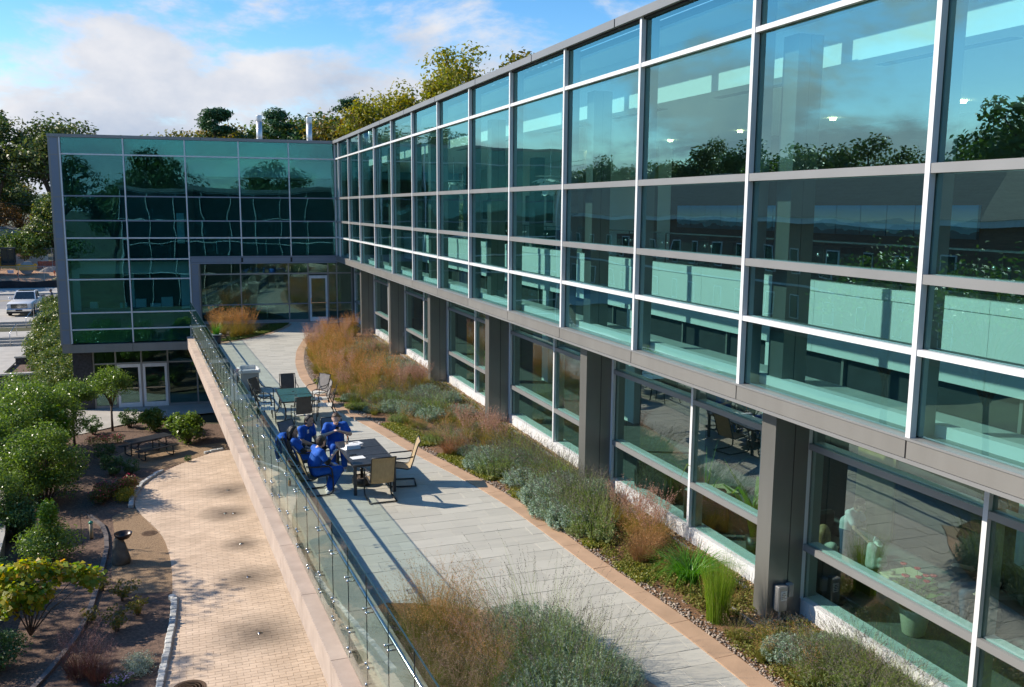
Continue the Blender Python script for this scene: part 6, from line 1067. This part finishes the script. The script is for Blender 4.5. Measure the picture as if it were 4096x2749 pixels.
# ================================================================== retaining planters and steps rail
def planter(x0, x1, y0, d, zt, label):
    t = thing('stone_planter', label, 'planter', ((x0+x1)/2, y0, GZ))
    ubox('planter_soil', m_mulch, (x0+.2, y0+.2, GZ), (x1, y0+d-.1, zt-.18), t)
    z = GZ-.1; r = 0
    while z < zt-.12:
        x = x0+(-.3 if r % 2 else 0)
        while x < x1:
            a, b = max(x, x0), min(x+.6, x1)
            if b-a > .05: ubox('stone_course', m_blackbrick, (a+.005, y0, z), (b-.005, y0+.19, z+.115), t)
            x += .6
        z += .125; r += 1
    ubox('side_wall', m_blackbrick, (x0, y0+.19, GZ), (x0+.19, y0+d, zt-.10), t)
    ubox('cap', m_greystone, (x0-.05, y0-.05, zt-.10), (x1, y0+.30, zt), t); ubox('cap', m_greystone, (x0-.05, y0+.302, zt-.10), (x0+.30, y0+d, zt), t)
planter(-9.95, -5.6, 55.3, 4.2, -3.25, 'lowest dark stone planter with pale cap below the shrub bank'); planter(-10.0, -7.2, 61.6, 4.6, -3.25, 'middle dark stone planter with pale cap beside the steps'); planter(-10.3, -8.4, 68.5, 4.5, -3.05, 'upper dark stone planter with pale cap beside the steps'); planter(-11.0, -9.6, 83.2, 2.5, -2.75, 'small dark stone planter by the pickup at the top of the steps')
def rail(label, x0, y0, z0, x1, y1, z1):
    t = thing('stair_handrail', label, 'handrail', (x0, y0, z0)); d = Vector((x1-x0, y1-y0, z1-z0))
    MB().tube([(0, 0, -.05), (0, 0, .92), tuple(d+Vector((0, 0, .92))), tuple(d+Vector((0, 0, -.05)))], .024, 8).build('rail', m_steel, t, True, world=False)
rail('nearer steel handrail on the garden steps', -12.35, 74.6, -4.38, -12.15, 76.3, -3.85); rail('farther steel handrail on the garden steps below the pickup', -12.0, 79.8, -3.85, -11.7, 81.8, -3.30)
# ================================================================== pickup truck and person beside it
m_tpaint = mat('white_car_paint', (.72, .72, .71), .18, amt=.02, spec=.7); m_tglass = mat('dark_car_glass', (.02, .03, .035), .04, spec=.9); m_tyre = mat('black_tyre', (.015, .015, .015), .85, amt=.2); m_chrome = mat('chrome', (.75, .76, .78), .08, 1.); m_lamp = mat('headlamp_lens', (.55, .55, .52), .12)
t = thing('pickup_truck', 'white pickup truck parked facing the viewer above the garden steps', 'truck', (-13.0, 87.4, -3.30), math.radians(-3))
L0 = Matrix.Identity(4)                                              # local: -y is the front
sec = [(-2.85, .58, .98, .90), (-2.70, .45, 1.10, .98), (-2.2, .42, 1.17, 1.0), (-1.15, .42, 1.22, 1.0), (-.9, .42, 1.24, 1.0), (.9, .42, 1.24, 1.0), (.95, .42, 1.26, 1.0), (2.75, .46, 1.26, .98), (2.95, .55, 1.22, .96)]
mb = MB(); rows = [[(-w_, y, z0), (-w_*1.0, y, (z0+z1)/2), (-w_*.97, y, z1-.06), (-w_*.86, y, z1), (w_*.86, y, z1), (w_*.97, y, z1-.06), (w_, y, (z0+z1)/2), (w_, y, z0)] for y, z0, z1, w_ in sec]
mb.sheet([r+[r[0]] for r in rows]); mb.add(rows[0], [tuple(range(8))]); mb.add(rows[-1], [tuple(reversed(range(8)))]); mb.build('body', m_tpaint, t, True, world=False)
cab = [(-.80, 1.22, .90), (-.15, 1.86, .74), (.1, 1.92, .72), (1.0, 1.92, .72), (1.22, 1.84, .72), (1.30, 1.24, .90)]
mb = MB(); mb.sheet([[(-w_, y, z), (w_, y, z)] for y, z, w_ in cab])
mb.add([(-w_, y, z) for y, z, w_ in cab], [(0, 1, 2, 3, 4, 5)]); mb.add([(w_, y, z) for y, z, w_ in cab], [(5, 4, 3, 2, 1, 0)]); mb.build('cab', m_tpaint, t, world=False)
MB().add([(-.80, -.77, 1.275), (.80, -.77, 1.275), (.67, -.19, 1.84), (-.67, -.19, 1.84)], [(0, 1, 2, 3)]).add([(-.80, -.75, 1.27), (.80, -.75, 1.27), (.67, -.17, 1.83), (-.67, -.17, 1.83)], [(3, 2, 1, 0)]).build('windscreen', m_tglass, t, world=False)
for s in (-1, 1):
    for y0, y1 in ((-.45, .30), (.36, 1.05)):
        x = s*.895; MB().add([(x, y0, 1.28), (x, y1, 1.28), (s*.755, y1-.02, 1.82), (s*.755, max(y0+.35, y0+.1 if y0 > 0 else -.05), 1.82)], [(0, 1, 2, 3) if s > 0 else (3, 2, 1, 0)]).add([(x-s*.02, y0, 1.28), (x-s*.02, y1, 1.28), (s*.735, y1-.02, 1.82), (s*.735, -.05 if y0 < 0 else y0+.1, 1.82)], [(3, 2, 1, 0) if s > 0 else (0, 1, 2, 3)]).build('side_window', m_tglass, t, world=False)
    for y in (-1.85, 1.90):
        w_ = MB().lathe([(.0, -.13), (.30, -.13), (.40, -.10), (.42, 0), (.40, .10), (.30, .13), (.0, .13)], 24, (s*.90, y, .42), 'x').build('wheel', m_tyre, t, True, world=False); MB().lathe([(0, 0), (.22, 0), (.25, .03), (.25, .05)], 18, (s*.90+s*.135-(.05 if s > 0 else 0), y, .42), 'x').build('rim', m_chrome, w_, True, world=False); MB().lathe([(.43, 0), (.50, 0), (.50, .02), (.43, .02)], 24, (s*1.0-(.02 if s > 0 else 0), y, .46), 'x').build('wheel_arch', m_black, t, world=False)
    mr = MB().bbox((s*1.14-.12, -.58, 1.22), (s*1.14+.12, -.46, 1.45), .04).build('mirror', m_tpaint, t, world=False); MB().box((s*.95-.08, -.55, 1.26), (s*.95+.08, -.50, 1.31)).build('mirror_arm', m_black, mr, world=False)
    MB().bbox((s*.80-.15, -2.84, .84), (s*.80+.15, -2.72, 1.06), .03).build('headlight', m_lamp, t, world=False); MB().bbox((s*.80-.10, -2.93, .52), (s*.80+.10, -2.87, .62), .02).build('fog_lamp', m_lamp, t, world=False)
    MB().box((s*1.0-.02, -1.4, .50), (s*1.0+.02, 2.7, .62)).build('side_trim', m_alu, t, world=False)
gr = MB().bbox((-.62, -2.89, .66), (.62, -2.80, 1.06), .03).build('grille', m_black, t, world=False)
for z in (.72, .84, .96, 1.04): MB().box((-.60, -2.915, z-.022), (.60, -2.891, z+.022)).build('grille_bar', m_chrome, gr, world=False)
MB().lathe([(0, -.012), (.15, -.010), (.15, .01), (0, .01)], 24, (0, -2.93, .88), 'y').build('badge', mat('blue_badge', (.01, .04, .20), .3), gr, world=False).scale = (1, 1, 1)
MB().lathe([(.15, -.014), (.165, -.014), (.165, .01), (.15, .01)], 24, (0, -2.93, .88), 'y').build('badge_ring', m_chrome, gr, world=False)
bp = MB().bbox((-.98, -2.98, .44), (.98, -2.82, .66), .05).build('bumper', m_chrome, t, world=False); MB().bbox((-.96, -2.95, .26), (.96, -2.80, .43), .03).build('valance', m_black, t, world=False); MB().box((-.26, -2.992, .47), (.26, -2.981, .60)).build('plate', m_gadget, bp, world=False)
MB().box((-.62, .0, 1.921), (.62, .85, 1.93)).build('sunroof', m_tglass, t, world=False); MB().box((-.84, 1.38, 1.262), (.84, 2.80, 1.27)).build('bed_floor', m_black, t, world=False)
for s in (-1, 1): MB().box((s*.92-.05, 1.35, 1.26), (s*.92+.05, 2.9, 1.31)).build('bed_rail', m_black, t, world=False)
c = thing('traffic_cone', 'small orange and white cone standing in the pickup bed', 'cone', (-12.35, 89.4, -2.02)); MB().lathe([(.10, 0), (.02, .45), (0, .45)], 12).build('cone_body', mat('orange_cone', (.80, .12, .03), .6), c, True, world=False); MB().lathe([(.075, .15), (.048, .28), (.05, .28), (.078, .15)], 12).build('white_band', m_paper, c, True, world=False)
person('person in navy shirt and cap writing on a board beside the pickup', (-11.35, 90.2, -3.31), 100, STAND, 'tan', 'black', top=m_navy, legs=m_jeans, shoe=m_blackc, tilt=.5, elr=(.24, .06, 1.16), wrr=(.10, .30, 1.12), ell=(-.24, .06, 1.16), wrl=(-.08, .32, 1.10), hd=(0, .06, 1.61), sc_=1.02)
t = thing('clipboard', 'dark clipboard held by the person beside the pickup', 'clipboard', (-11.72, 90.15, -2.20), math.radians(100)); MB().bbox((-.12, -.05, -.01), (.12, .28, .01), .003, Matrix.Rotation(.5, 4, 'X')).build('board', m_gadget, t, world=False); MB().box((-.04, .24, .011), (.04, .27, .022), Matrix.Rotation(.5, 4, 'X')).build('clip', m_steel, t, world=False)
t = thing('baseball_cap', 'dark cap with pale front on the person beside the pickup', 'cap', (-11.42, 90.19, -1.62), math.radians(100)); MB().lathe([(.108, -.02), (.11, .02), (.09, .075), (.04, .105), (0, .11)], 18).build('crown_panel', m_navy, t, True, world=False); MB().prism([(-.085, .06), (-.06, .17), (0, .195), (.06, .17), (.085, .06)], -.012, -.002).build('visor', m_tee, t, world=False)
# ================================================================== building site beyond the street
m_catyel = mat('machine_yellow', (.62, .34, .03), .45, amt=.12, ns=2); m_fence = mat('galvanised_fence', (.42, .42, .41), .5, .5, amt=.1)
t = thing('soil_roller', 'yellow soil compactor with dark cab behind the chain link fence', 'roller', (-19.3, 118.5, -2.05), math.radians(4))
dm = MB().lathe([(.0, -1.0), (.70, -1.0), (.74, -.98), (.74, .98), (.70, 1.0), (0, 1.0)], 28, (2.0, 0, .74), 'y').build('drum', m_alu, t, True, world=False)
for s in (-1, 1): MB().bbox((.9, s*1.14-.10, .52), (2.95, s*1.14+.10, 1.12), .05).build('drum_frame', m_catyel, t, world=False)
for s in (-1, 1):
    w_ = MB().lathe([(0, -.28), (.5, -.28), (.72, -.24), (.76, 0), (.72, .24), (.5, .28), (0, .28)], 28, (-1.55, s*.95, .76), 'y').build('wheel', m_tyre, t, True, world=False); MB().lathe([(0, 0), (.34, 0), (.38, -.05), (.40, -.12)] if s < 0 else [(.40, .12), (.38, .05), (.34, 0), (0, 0)], 20, (-1.55, s*1.235, .76), 'y').build('rim', m_catyel, w_, True, world=False)
MB().extrude([(-3.1, .9), (-.65, .9), (-.65, 1.95), (-1.1, 2.15), (-2.4, 1.95), (-3.1, 1.45)], Matrix.Rotation(-math.pi/2, 4, 'Z') @ Matrix.Scale(-1, 4, (0, 1, 0)) if 0 else Matrix(((0, 1, 0, 0), (1, 0, 0, 0), (0, 0, 1, 0), (0, 0, 0, 1))), 1.5).build('engine_hood', m_catyel, t, world=False)
MB().box((-.6, -.5, .7), (1.0, .5, 1.15)).build('hitch', m_catyel, t, world=False)
cb = MB().box((-.55, -.7, 1.1), (.85, .7, 1.35)).build('cab_base', m_black, t, world=False)
for x in (-.5, .15, .8):
    for s in (-1, 1): MB().box((x-.05, s*.66-.05, 1.35), (x+.05, s*.66+.05, 2.95)).build('cab_post', m_black, cb, world=False)
MB().box((-.46, -.64, 1.36), (.76, .64, 2.9)).build('cab_glass', m_tglass, cb, world=False); MB().bbox((-.65, -.78, 2.951), (.95, .78, 3.1), .05).build('cab_roof', m_black, cb, world=False)
def text(s, size, M, m, parent, name='lettering'):
    cu = bpy.data.curves.new(name, 'FONT'); cu.body = s; cu.size = size; cu.extrude = .004; cu.align_x = 'CENTER'; cu.align_y = 'CENTER'; cu.materials.append(m); tmp = bpy.data.objects.new(name, cu); me = bpy.data.meshes.new_from_object(tmp); bpy.data.objects.remove(tmp); o = bpy.data.objects.new(name, me); COL.objects.link(o); o.parent = parent; o.matrix_local = M; return o
FX = Matrix.Rotation(math.pi/2, 4, 'X')
MB().box((-1.55, -.775, 1.62), (-.80, -.755, 1.88)).build('name_plate', m_gadget, t, world=False); text('CAT', .26, Matrix.Translation((-1.1, -.785, 1.75)) @ FX, m_paper, t)
def chain_mat():
    m = bpy.data.materials.new('chain_link'); m.use_nodes = True; n = m.node_tree; b = n.nodes['Principled BSDF']; L = n.links.new; b.inputs['Base Color'].default_value = (.35, .35, .35, 1)
    g = n.nodes.new('ShaderNodeNewGeometry'); s = n.nodes.new('ShaderNodeSeparateXYZ'); L(g.outputs['Position'], s.inputs[0]); o = []
    for sg in (1, -1):
        a = n.nodes.new('ShaderNodeMath'); a.operation = 'MULTIPLY_ADD'; a.inputs[1].default_value = sg; L(s.outputs['X'], a.inputs[0]); L(s.outputs['Z'], a.inputs[2]); w = n.nodes.new('ShaderNodeMath'); w.operation = 'PINGPONG'; w.inputs[1].default_value = .05; L(a.outputs[0], w.inputs[0]); l = n.nodes.new('ShaderNodeMath'); l.operation = 'LESS_THAN'; l.inputs[1].default_value = .0045; L(w.outputs[0], l.inputs[0]); o.append(l)
    mx = n.nodes.new('ShaderNodeMath'); mx.operation = 'MAXIMUM'; L(o[0].outputs[0], mx.inputs[0]); L(o[1].outputs[0], mx.inputs[1]); tr = n.nodes.new('ShaderNodeBsdfTransparent'); ms = n.nodes.new('ShaderNodeMixShader'); L(mx.outputs[0], ms.inputs[0]); L(tr.outputs[0], ms.inputs[1]); L(b.outputs[0], ms.inputs[2]); L(ms.outputs[0], n.nodes['Material Output'].inputs['Surface']); return m
m_chain = chain_mat()
m_redtext = mat('red_sign_print', (.60, .03, .10), .6)
def fence(label, x0, x1, y, z0, h, n, signs=()):
    t = thing('chain_link_fence', label, 'fence', ((x0+x1)/2, y, z0)); w = (x1-x0)/n; t2 = []
    for i in range(n+1): MB().tube([(x0+w*i, y, z0-.2), (x0+w*i, y, z0+h)], .035, 8).build('post', m_fence, t)
    MB().tube([(x0, y, z0+h), (x1, y, z0+h)], .025, 6).build('top_rail', m_fence, t)
    for i in range(n): MB().box((x0+w*i+.04, y-.006, z0+.05), (x0+w*(i+1)-.04, y+.006, z0+h-.03)).build('chain_link_panel', m_chain, t)
    return t
f1 = fence('chain link fence with a red lettered sign in front of the yellow roller', -27.5, -12.2, 112.4, -2.75, 1.95, 6)
def sign(label, x, y, z):
    s = thing('fence_sign', label, 'sign', (x, y, z)); MB().bbox((-.30, -.02, -.17), (.30, 0, .17), .01).build('board', m_paper, s, world=False); text('NATIONAL', .13, Matrix.Translation((0, -.024, .02)) @ FX, m_redtext, s); MB().box((-.24, -.024, -.12), (.24, -.021, -.09)).build('red_line', m_redtext, s, world=False); return s
sign('small white sign with red lettering on the near chain link fence', -18.05, 112.36, -1.35)
f2 = fence('farther chain link fence behind the roller cab', -30, -12.4, 124.5, -1.9, 2.6, 6); sign('small white sign with red lettering above the roller cab', -18.9, 124.44, -.1)
m_silt = mat('black_silt_cloth', (.02, .02, .022), .8, amt=.3, ns=3)
mb = MB(); xs = np.linspace(-30, -11.3, 34); mb.sheet([[(x, 110.6+.06*math.sin(x*3), -3.05) for x in xs], [(x, 110.62+.1*math.sin(x*3+1), -2.30+.08*math.sin(x*1.3)) for x in xs]]); mb.sheet([[(x, 110.62+.06*math.sin(x*3), -3.05) for x in reversed(xs)], [(x, 110.64+.1*math.sin(x*3+1), -2.30+.08*math.sin(x*1.3)) for x in reversed(xs)]]); tag(mb.build('silt_fence', m_silt, smooth=True), 'sagging black silt fence along the far side of the street', 'fence')
for x, y, lab in ((-17.6, 114.0, 'orange marker stake in front of the roller wheel'), (-14.2, 116.5, 'orange marker stake right of the roller drum'), (-13.3, 116.2, 'orange marker stake nearest the far wing')): tag(MB().box((x-.03, y-.03, -2.7), (x+.03, y+.03, -1.55)).box((x-.10, y-.034, -1.9), (x+.10, y-.031, -1.55)).build('marker_stake', mat('orange_marker', (.80, .15, .02), .7)), lab, 'stake')
def mound(name, label, x, y, z, R, h, m, n=22):
    rows = [[(x+R[0]*r*math.cos(a), y+R[1]*r*math.sin(a), z+h*(1-r**1.6)*(.8+.3*math.sin(3*a+1)*r+.2*math.sin(5*a)*r)) for a in np.linspace(0, 2*math.pi, n)] for r in np.linspace(1.0, .02, 8)]; return tag(MB().sheet(rows).build(name, m, smooth=True), label, 'mound')
mound('straw_pile', 'pile of pale straw by the fence post next to the far wing', -13.1, 114.0, -2.85, (1.8, 1.2), 1.1, mat('pale_straw', (.58, .42, .17), .9, amt=.3, ns=8, bump=.8, bs=20)); mound('dirt_mound', 'orange dirt mound in front of the roller', -18.5, 114.6, -2.9, (5.5, 1.5), .75, m_dirt)
tag(mound('stone_pile', 'heap of grey rubble behind the roller drum', -15.2, 121, -2.1, (1.5, 1.0), .9, mat('grey_rubble', (.20, .19, .18), .9, amt=.4, ns=3, bump=1., bs=6)), cat='mound')
m_orange = mat('orange_safety_net', (.55, .10, .03), .8, amt=.3, ns=4); tag(MB().box((-17.0, 124.7, -1.9), (-14.6, 124.74, -.9)).build('safety_net', m_orange), 'strip of orange safety net behind the far chain link fence', 'net')
H = thing('pale_house', 'pale house with grey shingled roof half hidden behind the roller', 'house', (-22.5, 134, -2)); ubox('wall', m_inwhite, (-26.5, 132, -2.2), (-17.6, 139, 1.0), H)
MB().add([(-27, 131.6, 1.0), (-17.1, 131.6, 1.0), (-17.1, 139.4, 1.0), (-27, 139.4, 1.0), (-22, 131.6, 3.2), (-22, 139.4, 3.2)], [(0, 1, 4), (1, 2, 5, 4), (2, 3, 5), (3, 0, 4, 5), (3, 2, 1, 0)]).build('roof', m_greystone, H)
for x in (-25, -20): ubox('window', m_tglass, (x, 131.96, -1), (x+1, 131.999, .3), H)
for i, (x0, z0, x1, z1) in enumerate(((-30, 11.8, -4, 7.9), (-30, 11.3, -4, 7.2), (-30, 8.1, -4, 4.9), (-30, 6.5, -4, 3.5), (-30, 5.3, -4, 2.6))):
    tag(MB().tube([(x0+(x1-x0)*q, 100, z0+(z1-z0)*q-.9*q*(1-q)) for q in np.linspace(0, 1, 14)], .022 if i < 4 else .035, 5).build('utility_wire', m_gadget), ['topmost', 'second', 'third', 'fourth', 'lowest and thickest'][i]+' of the utility wires left of the far wing', 'wire', 'utility wires')
struct('hills', MB().sheet([[(x, 1500, 0) for x in np.linspace(-1500, 1500, 60)], [(x, 1650, 60+28*math.sin(x*.004)+16*math.sin(x*.011+1)) for x in np.linspace(-1500, 1500, 60)], [(x, 2000, 20) for x in np.linspace(-1500, 1500, 60)]]), mat('wooded_hill', (.055, .085, .05), .95, amt=.3, ns=.02))
# ================================================================== lounge behind the near windows
m_oaktop = mat('pale_birch_table', (.62, .55, .33), .45, amt=.08, ns=3); m_armchair = mat('black_leather', (.014, .013, .013), .4, amt=.2)
def low_table(label, x, y, s=1.):
    t = thing('lounge_table', label, 'table', (x, y, .045), math.radians(-3)); MB().bbox((-.30, -.30, .42), (.30, .30, .46), .005).build('table_top', m_oaktop, t, world=False)
    for a in (-.28, .28): MB().box((a-.02, -.29, 0), (a+.02, .29, .419)).build('side_panel', m_oaktop, t, world=False)
    return t
low_table('pale birch side table with an iced drink in the lounge', 10.05, 10.08); low_table('pale birch side table in the second lounge window', 9.7, 14.7); low_table('pale birch side table in the third lounge window', 9.5, 19.6)
def armchair(label, x, y, rz):
    t = thing('armchair', label, 'armchair', (x, y, .045), math.radians(rz)); MB().bbox((-.33, -.32, .12), (.33, .36, .42), .04).build('seat', m_armchair, t, world=False); MB().bbox((-.40, -.45, .10), (.40, -.30, .82), .05).build('backrest', m_armchair, t, world=False)
    for s in (-1, 1): MB().bbox((s*.40-.07, -.40, .05), (s*.40+.07, .36, .60), .04).build('armrest', m_armchair, t, world=False)
    return t
armchair('black armchair under the person with folded arms', 9.05, 10.85, -60); armchair('black armchair behind the white shirted person', 9.95, 11.75, 180); armchair('black armchair of the person with yellow straps', 10.78, 9.2, 70); armchair('black armchair in the second lounge window', 9.15, 15.9, -60); armchair('black armchair turned away in the second lounge window', 9.1, 14.1, -120)
person('person in white t-shirt with a ponytail leaning over a backpack indoors', (10.02, 11.40, .045), 200, STAND, 'olive', 'brown', hairlong=.25, top=m_tee, legs=m_jeans, shoe=m_blackc, tilt=.4, sc_=.80, che=(0, .10, 1.22), nb=(0, .18, 1.38), hd=(0, .27, 1.50), shl=(-.18, .12, 1.34), shr=(.18, .12, 1.34), ell=(-.22, .26, 1.08), wrl=(-.02, .36, 1.06), elr=(.22, .28, 1.08), wrr=(.14, .48, .90))
person('person with blond hair in a pale sweater sitting with arms folded indoors', (9.05, 10.80, .045), -60, SEAT, 'light', 'blond', top=mat('pale_green_sweater', (.55, .60, .52), .85), legs=m_jeans, long_sleeve=True, curly=True, sc_=.88, wrl=(.08, .18, .80), wrr=(-.08, .18, .78))
person('person in black t-shirt with yellow straps sitting at the birch table indoors', (10.74, 9.28, .045), 75, SEAT, 'light', 'dark', top=m_blackc, legs=m_jeans, hairlong=.08, face=.9, sc_=.92, ell=(-.30, .02, .74), wrl=(-.30, .26, .62), elr=(.26, .10, .76), wrr=(.22, .34, .84))
t = thing('shoulder_straps', 'yellow backpack straps on the person in black t-shirt', 'straps', (10.74, 9.28, .045), math.radians(75))
for s in (-1, 1): MB().tube([(s*.10, -.14, .86), (s*.11, -.05, .97), (s*.115, .055, .88), (s*.13, .06, .66)], .018, 6).build('strap', mat('yellow_webbing', (.75, .60, .04), .6), t, True, world=False)
tag(MB().box((-.085, .072, .62), (.085, .078, .80), Matrix.Translation((10.74, 9.28, .045)) @ Matrix.Rotation(math.radians(75), 4, 'Z')).build('shirt_print', mat('teal_white_print', (.45, .65, .62), .7, col2=(.05, .07, .08), ns=14)), 'pale printed picture on the black t-shirt', 'print')
t = thing('backpack', 'pale silver backpack standing on the seat beside the white shirted person', 'backpack', (10.0, 10.72, .40), .3); link('pack_body', sdf_mesh('pack_body', [((-.10, .02, .07), (-.085, .02, .36), .07, .065), ((.10, .02, .07), (.085, .02, .36), .07, .065), ((-.10, -.05, .07), (-.07, -.03, .33), .07, .06), ((.10, -.05, .07), (.07, -.03, .33), .07, .06), ((-.07, -.13, .08), (.07, -.13, .08), .05, .05), ((-.06, -.12, .17), (.06, -.12, .17), .05, .05)], mat('silver_nylon', (.50, .54, .50), .4, amt=.15, ns=14, bump=.6, bs=20), .016), t, False); MB().tube([(-.04, .02, .43), (0, .02, .49), (.04, .02, .43)], .012, 6).build('grab_loop', m_tee, t, world=False)
ubox('seat_bench', m_armchair, (9.75, 10.5, .045), (10.25, 10.95, .39)); tag(bpy.data.objects['seat_bench'], 'low black stool under the silver backpack', 'stool')
t = thing('iced_drink', 'clear cup of iced coffee on the birch lounge table', 'cup', (9.88, 10.20, .505)); MB().lathe([(.034, 0), (.048, .15), (.046, .15), (.032, .005), (0, .005)], 16).build('cup_wall', g_plain, t, True, world=False); MB().lathe([(0, .006), (.034, .006), (.038, .05), (0, .05)], 16).build('coffee', bpy.data.materials['milky_coffee'], t, True, world=False); MB().lathe([(.05, .148), (.05, .16), (0, .165)], 16).build('lid', g_plain, t, True, world=False)
t = thing('anthurium_pot', 'cream pot of red anthurium flowers behind the near lounge window', 'plant', (9.45, 9.30, .045)); MB().lathe([(.13, 0), (.15, .02), (.21, .36), (.22, .40), (.20, .40), (.17, .3), (0, .3)], 24).build('pot', mat('cream_pot', (.58, .55, .40), .5), t, True, world=False)
v, q, c = blades(70, .1, .25, .50, .2, .7, .012, .3); lv, lq = leaves(c[-1]+[0, 0, .0], unit(70)*.5+[0, 0, .8], .16, .11); link('leaves', cat_mesh('leaves', [(v+[0, 0, .3], q, 0), (lv+[0, 0, .3], lq, 0)], [LEAF['holly']]), t, False)['kind'] = 'stuff'
for i in range(8):
    a = i*.8; r = .10+.03*(i % 3); MB().tube([(0, 0, .3), (r*math.cos(a)*.6, r*math.sin(a)*.6, .6), (r*1.6*math.cos(a), r*1.6*math.sin(a), .82+.05*(i % 3))], .005, 5).build('stem', LEAF['lime'], t, world=False); MB().lathe([(0, 0), (.035, .008), (.05, .03), (.02, .025), (0, .012)], 10, (r*1.6*math.cos(a), r*1.6*math.sin(a), .82+.05*(i % 3))).build('flower', mat('red_spathe', (.60, .02, .03), .25), t, True, world=False)
def leafplant(label, x, y, h, n, w, m, z=.045, kind='indoor_plant'):
    t = thing(kind, label, 'plant', (x, y, z)); v, q, c = blades(n, .05, h*.6, h, .3, .9, w, .5); link('leaves', cat_mesh('leaves', [(v+[0, 0, .3], q, 0)], [m]), t, False); MB().lathe([(.11, 0), (.13, .02), (.16, .32), (0, .30)], 20).build('pot', m_armchair, t, True, world=False)
leafplant('broad leaved indoor plant behind the second lounge window', 9.1, 12.6, 1.5, 14, .22, LEAF['lime']); leafplant('tall narrow indoor cactus like plant by the middle mullion', 8.95, 13.95, 1.5, 12, .07, LEAF['holly']); leafplant('feathery fern behind the third lounge window', 9.2, 26.8, 1.9, 60, .05, LEAF['lime']); leafplant('dark indoor plant at the back of the near lounge', 11.2, 8.6, 1.2, 22, .08, LEAF['dark'])
t = thing('exit_sign', 'green lettered exit sign hanging in the far upper hall', 'sign', (12.6, 24.2, 6.9)); MB().bbox((-.02, -.17, 0), (.02, .17, .2), .004).build('box', m_inwhite, t, world=False); text('EXIT', .13, Matrix.Translation((-.022, 0, .10)) @ Matrix.Rotation(-math.pi/2, 4, 'Z') @ FX, mat('green_exit_print', (.02, .35, .15), .5), t); MB().tube([(0, 0, .2), (0, 0, 1.05)], .008, 5).build('stem', m_steel, t, world=False)
